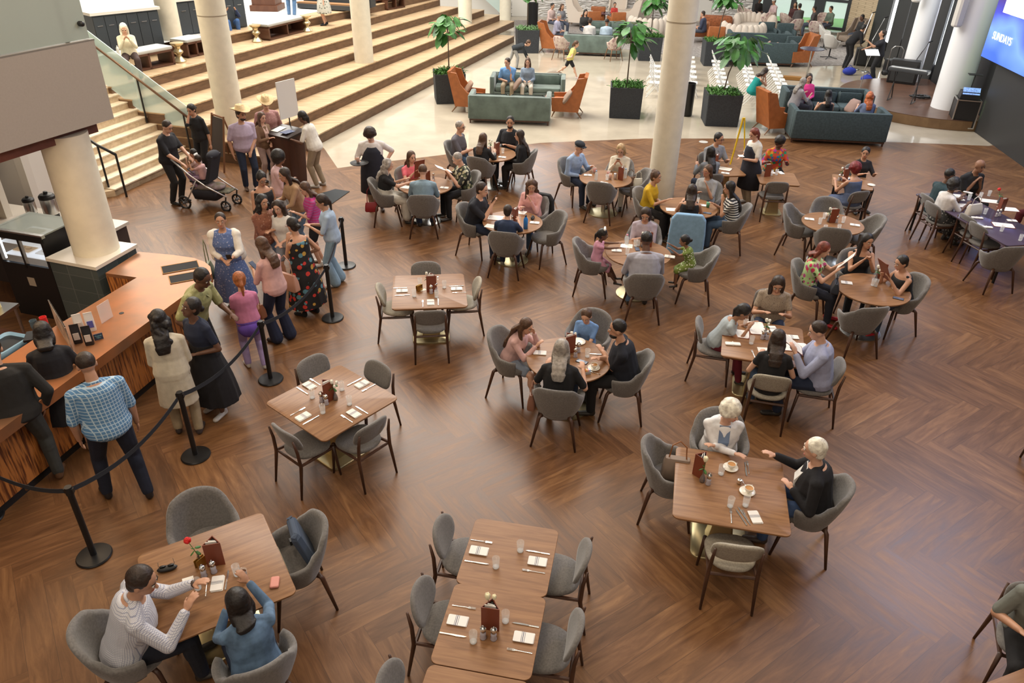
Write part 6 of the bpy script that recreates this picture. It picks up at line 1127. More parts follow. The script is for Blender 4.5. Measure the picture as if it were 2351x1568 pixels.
def stroller():
    r = empty('stroller', G(478, 470), R(-12)); tag(r, 'black and silver baby stroller with camouflage blanket and two children', 'stroller'); AL = P('stroller_alu', (.62, .60, .58), .3, .8); DK = P('stroller_cloth', (.02, .02, .028), .85)
    for sy in (-1, 1):
        y = sy*.27; obj('frame_tube', MB().tube([(-.45, y, 1.02), (-.10, y, .72), (.22, y*.95, .50), (.62, y*.8, .30)], .016, 8), AL, r, smooth=True); obj('frame_tube', MB().tube([(-.30, y, .12), (.02, y, .62)], .014, 8), AL, r, smooth=True); obj('front_leg', MB().tube([(.60, y*.8, .32), (.56, y*.8, .14)], .016, 8), M_black, r)
        for x, q in ((-.33, .125), (.56, .10)):
            wy = y*1.08 if x < 0 else y*.8; wl = obj('wheel', MB().tube([(x+q*math.cos(j*PI/12), wy, q+q*.0+.0+q*math.sin(j*PI/12)*1.0) for j in range(25)], .022, 8), M_black, r, smooth=True)
            b = MB().cone((x, wy-.03, q), .03, (x, wy+.03, q), .03, 10)
            for j in range(5): b.tube([(x, wy, q), (x+q*.9*math.cos(j*1.257), wy, q+q*.9*math.sin(j*1.257))], .008, 5)
            obj('spokes', b, P('spoke_grey', (.10, .10, .11), .4), wl)
    obj('handlebar', MB().tube([(-.45, -.27, 1.02), (-.52, -.2, 1.05), (-.52, .2, 1.05), (-.45, .27, 1.02)], .020, 8), P('grip_brown', (.10, .05, .03), .6), r, smooth=True)
    obj('basket', MB().rings([[(x*k+.08, y*k, z) for x, y in rrect(.62, .44, .08)] for z, k in ((.18, .85), (.40, 1), (.40, .97), (.20, .82))]), DK, r, smooth=True)
    obj('seat', MB().box((.0, 0, .55), (.42, .36, .05), bev=.02).add([(-.02+.18, -.17, .58), (.18-.02, .17, .58), (.36, .17, 1.12), (.36, -.17, 1.12), (.14+.10, -.17, .56), (.24, .17, .56), (.42, .17, 1.10), (.42, -.17, 1.10)], [(0, 1, 2, 3), (7, 6, 5, 4), (0, 4, 5, 1), (2, 6, 7, 3), (1, 5, 6, 2), (0, 3, 7, 4)]), DK, r)
    obj('canopy', MB().ell((.34, 0, 1.10), (.10, .19, .09)), P('canopy_black', (.02, .02, .03), .8), r, smooth=True); obj('footrest', MB().box((.50, 0, .36), (.26, .30, .03), bev=.01), P('camo_print', (.10, .09, .06), .9, noise_=.6, nscale=20), r)
    obj('blanket', MB().ell((.05, 0, .42), (.26, .20, .10)).ell((.3, 0, .44), (.18, .18, .07)), P('camo_blanket', (.14, .12, .08), .95, col2=(.30, .22, .26), nscale=9), r, smooth=True); obj('bumper_bar', MB().tube([(-.05, -.2, .74), (-.2, -.15, .80), (-.2, .15, .80), (-.05, .2, .74)], .015, 8), P('spoke_grey', (.1, .1, .11), .4), r, smooth=True)
    return r
st_ = stroller(); Wm = st_.matrix_basis
for x, y, l, h_, c_, hcol, ex_ in ((-.10, .10, 'small child with short dark hair standing in the stroller', ('short', 'black'), (.55, .40, .38), .98, ()), (.08, -.06, 'toddler with a white bow sitting in the stroller seat', ('short', 'dark'), (.60, .36, .36), .86, (('bow',),))):
    p = Wm @ V((x, y, 0)); person(l, p, 170, sit=True, H=hcol, sk='m', hair=h_, top=(c_, .5), bot=('pants', (.3, .2, .3)), seatz=.60, L=(-.1, .2, .92), Rr=(.1, .2, .92), feet=[(-.08, .15, .42), (.08, .15, .42)], shoe=None, extra=ex_, vox=.012)
# loose things at the tables
def on_chair(key, dz=.48, fwd=.0, side=0):
    c, f = CH_[key]; return c+V((math.cos(f)*fwd+math.sin(f)*side, math.sin(f)*fwd-math.cos(f)*side, dz)), f
c_, f_ = on_chair('bl_e', .52, -.10); o = obj('cloth_bag', MB().box((0, 0, .20), (.40, .09, .40), M=Matrix.Rotation(R(-18), 4, 'X') @ Matrix.Rotation(R(12), 4, 'Y'), bev=.04), P('bag_blue', (.045, .065, .105), .85), loc=c_, rz=f_-PI/2); obj('buckle', MB().box((.15, .08, .1), (.05, .02, .05)), M_black, o); tag(o, 'dark blue cloth bag leaning in the tub armchair at the rose table', 'bag')
c_, f_ = on_chair('bl_e', .545, .12); o = obj('rolled_cloth', MB().cone((-.16, 0, .035), .045, (.16, .02, .035), .045, 14), P('cloth_cream', (.62, .54, .40), .9), loc=c_, rz=f_-PI/2, smooth=True); tag(o, 'rolled cream cloth on the seat beside the blue bag', 'cloth')
c_, f_ = on_chair('c_w', .53, .05); handbag(c_, f_, 'open patterned tote with brown straps on the left armchair of the coffee table', (.22, .16, .12), w_=.30, h=.24, d=.2, straps=P('tan_strap', (.30, .12, .04), .5), strap=.22)
c_, f_ = on_chair('14e', .53, .05, .1); handbag(c_, f_, 'brown handbag on the armchair beside the cream column', (.12, .06, .03), w_=.26, h=.2)
c_, f_ = on_chair('14e', .53, -.05, -.12); handbag(c_, f_, 'white paper bag on the armchair beside the cream column', (.65, .62, .52), w_=.2, h=.24, d=.08)
c_, f_ = on_chair('15w', .30, -.30, .14); handbag(c_, f_, 'small dark red handbag hanging behind the grey-haired person', (.22, .01, .015), w_=.26, h=.18, strap=.34)
c_, f_ = on_chair('8s', .47, -.1, -.30); handbag(c_, f_, 'striped tote hanging beside the person with grey-brown ponytail', (.25, .12, .08), w_=.2, h=.22, d=.1)
c_, f_ = on_chair('9e', .40, .12, .2); o = obj('lilac_bag', MB().ell((0, 0, -.02), (.16, .12, .06)), P('lilac_print', (.50, .40, .60), .8, noise_=.4, nscale=14), loc=c_-V((0, 0, .02)), rz=f_, smooth=True); tag(o, 'crumpled lilac patterned sweater hanging under the man in lilac-blue', 'clothing')
handbag(G(2233, 492, .75), R(20), 'white handbag standing on the long dark table', (.68, .64, .58), w_=.34, h=.2)
handbag(V((*G(1915, 668, .75).xy, .75)), R(70), 'black leather handbag between the red-haired person and the table', (.015, .018, .028), w_=.28, h=.16, strap=.12)
# jackets over chair backs
def jacket(key, col, label, w_=.34, drop=.5):
    c, f = CH_[key]; r = obj('jacket', remesh(MB().rings([[(x*k*w_/.34, y*kk-.33*1.05+.01, z) for x, y in rrect(.66, .13, .05)] for z, k, kk in ((.86-drop-.28, 1.0, 1.3), (.86-.3, .98, 1.1), (.82, .92, .95), (.92, .70, .8))]), .014, 4, 'jacket'), cl(col), loc=c, rz=f-PI/2); tag(r, label, 'jacket')
jacket('13s', (.22, .38, .56), 'light blue jacket draped over the tub armchair back', drop=.42)
jacket('17n', (.014, .014, .016), 'black coat hung over the armchair behind the pink shirt', drop=.30)

pw_ = struct('trim_60', MB().box((-9.05, 11.75, 1.55), (1.5, .12, 1.1), R(-16)), P('panel_white', (.72, .66, .55), .6)); obj('slot', MB().box((-8.85, 11.60, 1.55), (.04, .14, 1.1), R(-16)).box((-9.15, 11.68, 1.55), (.04, .14, 1.1), R(-16)), M_black, pw_)
sn = empty('wall_sconce', (-9.1, 12.75, 2.3), R(-16)); tag(sn, 'brass cone wall fixture by the balcony soffit above the urns', 'light'); obj('shade', MB().lathe([(.16, -.45), (.04, .35), (.03, .35), (.15, -.45)], n=24), M_brass, sn, smooth=True); obj('mount', MB().box((-.15, .05, 0), (.3, .05, .9)), P('mount_brown', (.12, .07, .04), .6), sn)
# ---------- planters and fig trees ----------
def leaf_mesh(b, c, d, L, W_, rnd):
    x, y, dd = frame(d); nrm = y; k = 5; A_ = []; B_ = []
    for i in range(k+1):
        t = i/k; wd = W_*math.sin(PI*min(t*.93+.07, 1))**.7*(.6+.7*t)*.8; p = c+dd*L*t-V((0, 0, L*.35*t*t)); A_.append(p+x*wd); B_.append(p-x*wd)
    mid = [c+dd*L*i/k-V((0, 0, L*.35*(i/k)**2))-nrm*.012 for i in range(k+1)]
    vs = A_+mid+B_; n = k+1; fs = [(i, i+1, n+i+1, n+i) for i in range(k)]+[(n+i, n+i+1, 2*n+i+1, 2*n+i) for i in range(k)]; b.add(vs, fs)
def planter(px, py, rz, label, size=.95, h=.88, tree=1.0, nleaf=52, wide=.55, lean=(0, 0), fern=M_fern, seed=1, th=1.35):
    rnd = random.Random(seed); c = G(px, py); c.y += size*.45; c.z = 0; r = empty('potted_tree', c, R(rz)); tag(r, label, 'plant', 'planters with fig trees')
    q = size/2; obj('planter', MB().rings([[(x*k, y*k, z) for x, y in rrect(size, size, .02, 1)] for z, k in ((0, .95), (h, 1), (h, .94), (h-.07, .93))]), M_char, r); obj('soil', MB().box((0, 0, h-.06), (size*.92, size*.92, .02)), M_soil, r)
    b = MB()
    for i in range(260):
        a = rnd.uniform(0, 2*PI); u, v = rnd.uniform(-.46, .46)*size, rnd.uniform(-.46, .46)*size; t = abs(rnd.gauss(.5, .3)); leaf_mesh(b, V((u, v, h-.04)), V((math.cos(a)*.6, math.sin(a)*.6, t+.3)), rnd.uniform(.14, .30), .022, rnd)
    obj('undergrowth', b, fern, r)
    if tree:
        tp = V((lean[0], lean[1], h+th)); obj('trunk', MB().tube([(0, 0, h-.05), (lean[0]*.2, lean[1]*.2, h+th*.4), (tp.x, tp.y, tp.z)], [.022, .018, .012], 8), P('bark', (.12, .09, .065), .9), r, smooth=True)
        b = MB()
        for i in range(nleaf):
            a = rnd.uniform(0, 2*PI); z = rnd.uniform(-.35, 1); e = rnd.uniform(.15, 1)*wide; cc = tp+V((math.cos(a)*e*.75, math.sin(a)*e*.75, (z-.3)*.42*tree)); leaf_mesh(b, cc, V((math.cos(a), math.sin(a), rnd.uniform(-1.5, .5))), rnd.uniform(.28, .42)*tree, .15*tree, rnd)
        b2 = MB()
        for i in range(7): a = i*.9; b2.tube([tp-V((0, 0, .3)), tp+V((math.cos(a)*.2, math.sin(a)*.2, .05))], .008, 5)
        obj('branches', b2, P('bark', (.12, .09, .065), .9), r); obj('leaves', b, M_leaf, r)
planter(1030, 238, 10, 'charcoal planter with a fig tree and ferns beside the terraces', seed=2, wide=.55)
planter(1210, 122, 5, 'charcoal planter with trailing plants, nearest the far white door', seed=3, size=.92, th=1.5, fern=P('fern_pale', (.16, .30, .12), .6))
planter(1437, 272, -6, 'charcoal planter with a thin fig tree left of the cream column', seed=4, lean=(.0, .0), th=1.45)
planter(1658, 290, -4, 'charcoal planter with a leaning fig tree, nearest the camera', seed=5, lean=(.35, .25), th=1.25, wide=.8, nleaf=62, size=.98)
planter(1492, 140, -4, 'charcoal planter half hidden behind the cream column', seed=6, size=.9)
planter(1645, 152, -4, 'charcoal planter with fern behind the white folding chairs', seed=7, size=1.0, th=1.6, lean=(.2, 0))
def cylpot(px, py, h, q, label): o = obj('tall_planter', MB().lathe([(q*.9, 0), (q, .03), (q, h), (q*.92, h), (q*.9, h-.1), (.001, h-.1)], n=24), M_blackm, loc=G(px, py), auto=True); tag(o, label, 'planter')
cylpot(1222, 57, 1.0, .27, 'tall round black planter by the far white wall'); cylpot(1576, 265, .95, .16, 'slim black cylinder bin at the right of the cream column')
# ---------- sofas and lounge chairs ----------
def box_sofa(mat, Wd=2.35, seats=2, h=.76, D=.88, cush=True):
    r = empty('sofa'); a = .14
    obj('back', MB().box((0, -D/2+a/2, h/2+.07), (Wd, a, h-.1), bev=.03), mat, r, auto=True)
    for sx in (-1, 1): obj('arm', MB().box((sx*(Wd/2-a/2), a/2, h/2+.07-(0 if not cush else 0)), (a, D-a, h-.1), bev=.03), mat, r, auto=True); 
    obj('base', MB().box((0, .05, .22), (Wd-2*a, D-.1, .20)), mat, r); n = seats; cw = (Wd-2*a)/n
    for i in range(n):
        x = -Wd/2+a+cw*(i+.5); obj('seat_cushion', MB().box((x, .06, .40), (cw-.015, D-.22, .17), bev=.05), mat, r, auto=True); obj('back_cushion', MB().box((x, -D/2+a+.08, .62), (cw-.02, .16, .34), bev=.06), mat, r, auto=True)
    obj('plinth', MB().box((0, 0, .10), (Wd-.06, D-.06, .05)), M_dkwood, r)
    for sx in (-1, 1):
        for sy in (-1, 1): obj('leg', MB().box((sx*(Wd/2-.06), sy*(D/2-.06), .05), (.04, .04, .10)), M_dkwood, r)
    return r
def soft_sofa(mat, Wd=2.5):
    r = box_sofa(mat, Wd, 3, .84, .92); return r
def wing_chair(mat, pillow=None, slope=1):
    r = empty('wing_chair'); W2, D = .76, .80
    obj('back', MB().add([(-W2/2, -D/2, .18), (W2/2, -D/2, .18), (W2/2, -D/2+.10, .18), (-W2/2, -D/2+.10, .18), (-W2/2+.03, -D/2-.22, 1.16), (W2/2-.03, -D/2-.22, 1.16), (W2/2-.03, -D/2-.12, 1.18), (-W2/2+.03, -D/2-.12, 1.18)], [(3, 2, 1, 0), (4, 5, 6, 7), (0, 1, 5, 4), (1, 2, 6, 5), (2, 3, 7, 6), (3, 0, 4, 7)]), mat, r)
    for sx in (-1, 1):
        x0, x1 = sx*(W2/2-.06), sx*W2/2
        prof = [(-D/2, .17), (D/2-.02, .17), (D/2, .56), (-.02, .58), (-D/2+.18, .80), (-D/2+.06, 1.12), (-D/2-.20, 1.16)]
        vs = [(x0, y, z) for y, z in prof]+[(x1, y, z) for y, z in prof]; n = len(prof); f = [tuple(range(n)), tuple(range(2*n-1, n-1, -1))]+[(i, n+i, n+(i+1) % n, (i+1) % n) for i in range(n)]
        if sx < 0: f = [t[::-1] for t in f]
        obj('wing', MB().add(vs, f), mat, r)
        for y0, y1 in ((-D/2+.05, -D/2-.10), (D/2-.1, D/2-.02)): obj('leg', MB().tube([(sx*(W2/2-.06), y0, .18), (sx*(W2/2-.02), y1, 0)], [.026, .014], 6), P('oak_leg', (.20, .10, .045), .5), r)
    obj('seat', MB().box((0, .04, .36), (W2-.13, D-.12, .20), bev=.04), mat, r, auto=True); return r
def pillow(loc, rz, col, label, tilt=-55):
    o = obj('pillow', MB().ell((0, 0, 0), (.21, .21, .07), n=4*5, m=6), P('pillow%s' % (col,), col, .9), loc=loc, smooth=True); o.data.transform(Matrix.Identity(4)); o.rotation_euler = (R(tilt), 0, rz)
    for v in o.data.vertices:
        m_ = max(abs(v.co.x), abs(v.co.y))/max(v.co.xy.length, 1e-5); v.co.x /= max(m_, .8)**1; v.co.y /= max(m_, .8)**1
    tag(o, label, 'pillow')
BS = Proto(box_sofa(M_sage)); TS = Proto(soft_sofa(M_teal)); WC = Proto(wing_chair(M_leather)); CW = Proto(wing_chair(M_creamf))
def put(P_r, px, py, face, label, cat, dy=0, group=None, k=None, z=0):
    p = G(px, py, z); f = R(face); p = p+V((math.cos(f), math.sin(f), 0))*dy; P_r.put(p, f-PI/2, label, cat, group, None, k); return p, f
s1 = put(BS, 1168, 286, 86, 'sage green sofa with its back to the camera, nearest the dining floor', 'sofa', .44, k=1.0)
p_ = G(1212, 247); s2 = (p_+V((0, .9, 0)), R(-94)); BS.put(s2[0], s2[1]-PI/2, 'sage green sofa facing the camera with two people talking', 'sofa')
put(WC, 1084, 252, -8, 'cognac leather wing chair beside the left planter', 'armchair', -.05); put(WC, 1298, 263, 172, 'cognac leather wing chair right of the sage sofas', 'armchair', -.0)
s3 = put(TS, 1921, 333, 84, 'teal sofa with its back to the camera beside the wooden floor', 'sofa', .46); s4 = (G(1905, 290)+V((0, .75, 0)), R(-98)); TS.put(s4[0], s4[1]-PI/2, 'teal sofa facing the camera below the round stage', 'sofa')
put(WC, 1785, 300, 12, 'cognac leather wing chair at the left of the teal sofas', 'armchair', -.1)
put(BS, 1358, 129, 84, 'dark green sofa with its back to the camera in the far lounge', 'sofa', .44, k=1.0); p_ = G(1405, 103)+V((0, .9, 0)); BS.put(p_, R(-96)-PI/2, 'green sofa facing the camera in the far lounge', 'sofa')
put(WC, 1268, 118, -10, 'cognac leather wing chair at the left of the far lounge', 'armchair')
put(TS, 1748, 152, 84, 'long teal sofa behind the white folding chairs', 'sofa', .46); put(TS, 1740, 128, 84, 'second teal sofa right behind the long teal one', 'sofa', .5)
put(WC, 1826, 150, 190, 'cognac leather wing chair right of the long teal sofa', 'armchair')
def tchair(mat):
    r = empty('lounge_chair'); obj('back', MB().box((0, -.34, .52), (.72, .14, .60), bev=.04), mat, r, auto=True); obj('seat', MB().box((0, .02, .36), (.60, .62, .20), bev=.04), mat, r, auto=True)
    for sx in (-1, 1):
        obj('arm', MB().box((sx*.33, 0, .42), (.10, .70, .36), bev=.03), mat, r, auto=True)
        for sy in (-1, 1): obj('leg', MB().tube([(sx*.3, sy*.3, .25), (sx*.32, sy*.33, 0)], .02, 6), M_dkwood, r)
    return r
TC = Proto(tchair(M_teal)); TO = Proto(tchair(M_leather)); 
for i, (x, y, f, l) in enumerate(((1757, 98, -96, 'dark teal lounge chair behind the teal sofas, left one'), (1800, 101, -96, 'dark teal lounge chair behind the teal sofas, right one'), (1815, 128, 84, 'dark teal lounge chair beside the leather wing chair'))): put(TC, x, y, f, l, 'armchair', group='teal lounge chairs')
for x, y, f, l in ((1355, 66, 110, 'low cognac armchair, left of the far pair'), (1413, 68, 100, 'low cognac armchair, right of the far pair'), (1370, 58, -100, 'low cognac armchair facing the camera behind the far pair'), (1602, 95, 170, 'low cognac armchair just right of the cream column'), (1640, 104, 80, 'low cognac armchair behind the fern planter'), (1700, 42, -80, 'low cognac armchair by the dark window frame')): put(TO, x, y, f, l, 'armchair', group='low cognac armchairs')
o = empty('tufted_bench', G(1640, 74), R(-8)); tag(o, 'tufted cognac leather bench near the far wall', 'bench'); obj('seat', MB().box((0, 0, .5), (1.5, .5, .5), bev=.12), P('tufted', (.30, .09, .03), .5, noise_=.3, nscale=14), o, auto=True); obj('leg', MB().box((0, 0, .12), (1.3, .4, .24)), M_dkwood, o)
for x, y, f, l in ((1332, 60, -20, 'tall cream wing chair by the wave wall, leftmost'), (1415, 50, -100, 'cream wing chair by the wave wall, left of the close pair'), (1440, 64, 160, 'cream wing chair by the wave wall, nearest of its pair'), (1462, 56, 200, 'beige wing chair by the wave wall, rightmost')): put(CW, x, y, f, l, 'armchair', k=1.2)
# channelled cream round sofas
def chan():
    r = empty('curved_sofa'); b = MB()
    for i in range(13):
        a = R(-100+200*i/12)-PI/2; b.ell((math.cos(a)*.85, math.sin(a)*.85, .42), (.20, .20, .42), n=14, m=8)
    obj('channelled_back', b, M_creamf, r, smooth=True); obj('seat', MB().lathe([(.001, .1), (.72, .12), (.76, .34), (.70, .42), (.001, .43)], n=36), M_creamf, r, smooth=True); return r
CHS = Proto(chan()); 
for x, y, f, l in ((1488, 80, 100, 'curved channelled cream sofa left of the cream column'), (1701, 96, 80, 'curved channelled cream sofa, nearer one behind the teal sofas'), (1728, 76, -100, 'curved channelled cream sofa, farther one by the windows')): put(CHS, x, y, f, l, 'sofa', group='curved cream sofas')
M_patt = pattern('pink_pattern', 'floral', [(.52, .42, .36), (.32, .20, .20), (.60, .50, .45), (.40, .28, .26)], 11)
PT = Proto(tub_chair(M_patt, 'pattern_chair', P('oak_leg', (.20, .10, .045), .5)))
for x, y, f, l in ((1288, 137, 60, 'patterned tub chair behind the far green sofa, left'), (1408, 138, 110, 'patterned tub chair behind the far green sofa, right'), (1702, 60, -60, 'patterned tub chair by the windows, leftmost'), (1722, 66, 20, 'patterned tub chair by the windows, beside the cream sofa'), (1757, 73, 100, 'patterned tub chair by the windows with its back to the camera'), (1800, 76, 30, 'patterned tub chair in the middle of the window group'), (1820, 90, 95, 'patterned tub chair, nearest of the window group'), (1866, 96, 60, 'patterned tub chair right of the window group'), (1880, 78, -120, 'patterned tub chair facing in at the window group')): put(PT, x, y, f, l, 'chair', group='patterned tub chairs', k=1.1)
def swivel():
    r = empty('swivel_chair'); t = tub_chair(P('white_shell', (.62, .60, .56), .5), 'tmpc')
    for c in [c for c in C.objects if c.parent == t]:
        if c.name.split('.')[0] in ('shell', 'seat'): c.parent = r
        else: bpy.data.objects.remove(c)
    bpy.data.objects.remove(t); obj('stem', MB().tube([(0, 0, .38), (0, 0, .05)], .025), M_blackm, r); b = MB()
    for i in range(4): b.tube([(0, 0, .06), (.3*math.cos(i*PI/2+.4), .3*math.sin(i*PI/2+.4), .02)], .016, 6)
    obj('star_base', b, M_black, r); return r
SW = Proto(swivel())
for x, y, f, l in ((1890, 112, -20, 'white swivel tub chair, farther of the two on the rug'), (1902, 134, 30, 'white swivel tub chair, nearer of the two on the rug')): put(SW, x, y, f, l, 'chair', group='white swivel chairs', k=1.15)
TW = Proto(wing_chair(P('taupe_felt', (.26, .20, .15), .9))); put(TW, 1946, 108, 200, 'tall wing chair against the cream brick wall', 'armchair')
# tables in the lounge
def rt(px, py, q, h, label, m=M_dtab, zz=0):
    r = empty('side_table', G(px, py, zz)); obj('tabletop', MB().lathe([(.001, h-.02), (q, h-.02), (q, h), (.001, h)], n=28), m, r, auto=True); obj('pedestal', MB().lathe([(q*.6, 0), (q*.6, .015), (.03, .03), (.025, h-.02)], n=20), M_steel, r, auto=True); tag(r, label, 'table')
rt(1850, 182, .42, 1.06, 'tall round bar table beside the wing chair and yellow floor box'); rt(1359, 120, .24, .5, 'small round wire table behind the far green sofa', M_paper); rt(1378, 76, .5, .42, 'round coffee table between the cognac armchairs', M_paper); rt(1670, 118, .25, .5, 'small table beside the channelled sofas', M_leather); rt(1395, 60, .5, .6, 'dark round table by the cream wing chairs')
o = obj('cable_box', MB().box((0, 0, .06), (.62, .22, .12), bev=.01), P('box_amber', (.30, .14, .03), .6), loc=G(1818, 183), rz=R(-15)); tag(o, 'flat amber wooden box lying on the polished floor', 'box')
o = obj('pouf', MB().ell((0, 0, .12), (.32, .2, .12)), P('pouf_brown', (.22, .17, .13), .9), loc=G(1273, 182)+V((0, .2, 0)), smooth=True); tag(o, 'low brown bean cushion on the floor behind the sage sofas', 'cushion')
# pillows
for x, y, c, l in ((1075, 200, (.36, .24, .17), 'taupe pillow on the left cognac wing chair'), (1187, 193, (.25, .17, .13), 'brown pillow between the two people on the sage sofa'), (1302, 222, (.28, .2, .15), 'brown pillow on the right cognac wing chair'), (1253, 228, (.3, .2, .17), 'brown pillow on the nearest sage sofa'), (1957, 243, (.30, .20, .17), 'taupe pillow at the right end of the teal sofa'), (1760, 105, (.45, .30, .24), 'blush pillow on the long teal sofa, left'), (1780, 109, (.42, .28, .22), 'blush pillow on the long teal sofa, right')):
    pillow(G(x, y, .60), R(90+x % 40-20), c, l)
# white folding chairs
def folding():
    r = empty('folding_chair'); M_ = P('white_resin', (.80, .79, .76), .4); obj('seat', MB().box((0, .02, .45), (.38, .38, .035), bev=.012), M_, r, auto=True)
    for sx in (-1, 1):
        obj('frame', MB().tube([(sx*.20, .26, 0), (sx*.19, -.20, .80)], .017, 6), M_, r); obj('leg', MB().tube([(sx*.18, -.24, 0), (sx*.18, .12, .45)], .016, 6), M_, r)
    b = MB(); 
    for z, y in ((.60, -.09), (.66, -.12), (.72, -.155), (.78, -.19)): b.box((0, y, z), (.38, .014, .045))
    obj('backrest', b, M_, r); return r
FC = Proto(folding())
def row(p0, p1, n, face, lab, far=False):
    a, b = G(*p0), G(*p1)
    for i in range(n): c = a+(b-a)*i/max(n-1, 1); FC.put(c, R(face)-PI/2, 'white folding chair', 'chair', 'white folding chairs', lab)
row((1655, 232), (1640, 170), 7, -12, 'in the row behind the leaning fig tree'); row((1722, 240), (1706, 178), 7, -12, 'in the row of the person in the teal dress'); row((1795, 246), (1765, 178), 8, -12, 'in the right row by the leather wing chair'); row((1582, 222), (1578, 160), 6, -12, 'in the row just right of the cream column'); row((1500, 222), (1500, 182), 4, -12, 'in the row left of the cream column')
# lounge people
def seat_at(px, py, face, label, **k): return person(label, G(px, py), face, sit=True, **k)
def on(sf, x, label, **k):
    p, f = sf; q = p+V((math.sin(f), -math.cos(f), 0))*x; return person(label, q+V((math.cos(f), math.sin(f), 0))*.02, math.degrees(f), sit=True, **k)
on(s2, .62, 'person in a bright blue polo resting chin on hand on the sage sofa', H=1.76, sk='l', hair=('short', 'dark'), top=((.16, .34, .66), .8), bot=('pants', khk), L='chin', Rr='lap', lean=22, hy=-30)
on(s2, .02, 'person in a denim shirt with very long brown hair on the sage sofa', H=1.66, fem=True, sk='l', hair=('xlong', 'brown'), top=((.22, .28, .36), 1.8), bot=('pants', (.55, .50, .42)), L='lap', Rr='lap')
seat_at(1718, 250, 8, 'person in a teal dress looking down on a white folding chair', H=1.64, fem=True, sk='m', hair=('bob', 'dark'), top=((.005, .24, .22), 0), bot=('dress', blk, .6), lean=26, hp=40, L='phone', Rr='phone', shoe=(.6, .5, .42))
on(s4, .62, 'person in a hot pink top with dark hair on the teal sofa', H=1.68, fem=True, sk='l', hair=('long', 'dark'), top=((.85, .06, .30), 1.9), bot=('pants', (.06, .065, .08)), L='lap', Rr='lap')
seat_at(1812, 285, 20, 'blonde-grey person in a grey shirt leaning from the leather wing chair', H=1.66, fem=True, sk='l', hair=('long', 'grey'), top=((.32, .31, .33), 1.4), bot=('pants', (.02, .02, .03)), lean=14)
on(s3, -.35, 'dark-haired person in black on the near teal sofa, back to the camera', H=1.64, fem=True, sk='m', hair=('long', 'black'), top=(blk, 0), bot=('pants', blk))
on(s3, .72, 'person with orange-red hair in a blue top on the near teal sofa', H=1.64, fem=True, sk='l', hair=('wavy', 'orange'), top=((.14, .18, .30), 1), bot=('pants', blk))
for x, y, f, l, c, hr_, tp_ in ((1262, 78, -40, 'person in a white and red shirt in the far lounge, standing back', 'm', ('short', 'black'), (.6, .45, .42)), (1285, 80, -60, 'person in a grey print dress holding a cup in the far lounge', 'm', ('long', 'brown'), (.20, .20, .22)), (1275, 108, -20, 'grey-haired person in a lilac shirt in the leftmost far wing chair', 'l', ('fade', 'grey'), (.42, .42, .55)), (1338, 96, -70, 'dark-haired person in black on the far green sofa', 'l', ('long', 'black'), (.03, .03, .03)), (1350, 122, 84, 'person in white with an arm along the far sofa back', 'l', ('short', 'dark'), (.65, .62, .6)), (1388, 124, 84, 'person in light blue with an arm along the far sofa back', 'b', ('fade', 'black'), (.40, .50, .60)),
    (1407, 62, -90, 'child in red in the far cognac armchair', 'm', ('short', 'black'), (.5, .05, .04)), (1732, 58, -60, 'person in black leaning forward by the dark window frame', 'd', ('short', 'brown'), (.02, .015, .015)), (1770, 64, 200, 'person in a pale pink shirt and white cap by the windows', 'm', ('short', 'dark'), (.62, .46, .46)), (1815, 72, -120, 'dark-haired person in maroon by the windows', 'm', ('long', 'dark'), (.08, .03, .03)), (1826, 78, 100, 'person in grey with back to the camera by the windows', 'm', ('short', 'black'), (.10, .09, .09)), (1862, 84, 160, 'person in a dark top with red cup at the window group', 'm', ('short', 'black'), (.07, .06, .06)), (1898, 84, 200, 'young person in grey-green reading at the right of the windows', 'm', ('short', 'black'), (.12, .16, .12)), (1968, 108, 190, 'person in black slumped in the chair by the brick wall', 'd', ('short', 'black'), (.03, .03, .03)), (1610, 100, 160, 'person in navy half hidden behind the cream column', 'l', ('short', 'dark'), (.04, .05, .09))):
    k = {}
    if 'cap' in l: k['extra'] = (('whitecap',),)
    seat_at(x, y, f, l, H=1.2 if 'child' in l else 1.7, sk=c, hair=hr_, top=(tp_, 1.5), bot=('pants', (.06, .07, .10)), fem='long' in hr_, L='lap', Rr='lap', **k)
# musicians
stand(1938, 158, 15, 'crew member in a black hoodie bending over the equipment table', H=1.76, sk='m', hair=('short', 'black'), top=((.01, .01, .012), 1.95), bot=('pants', blk), lean=40, hp=30, L='s_reach', Rr='s_reach')
stand(2003, 190, 165, 'crew member in a black tee adjusting a stand by the stage', H=1.78, sk='m', hair=('short', 'dark'), top=((.015, .015, .02), .7), bot=('pants', blk), L=(-.2, .5, 1.4), Rr=(.12, .52, 1.1), hp=-10)
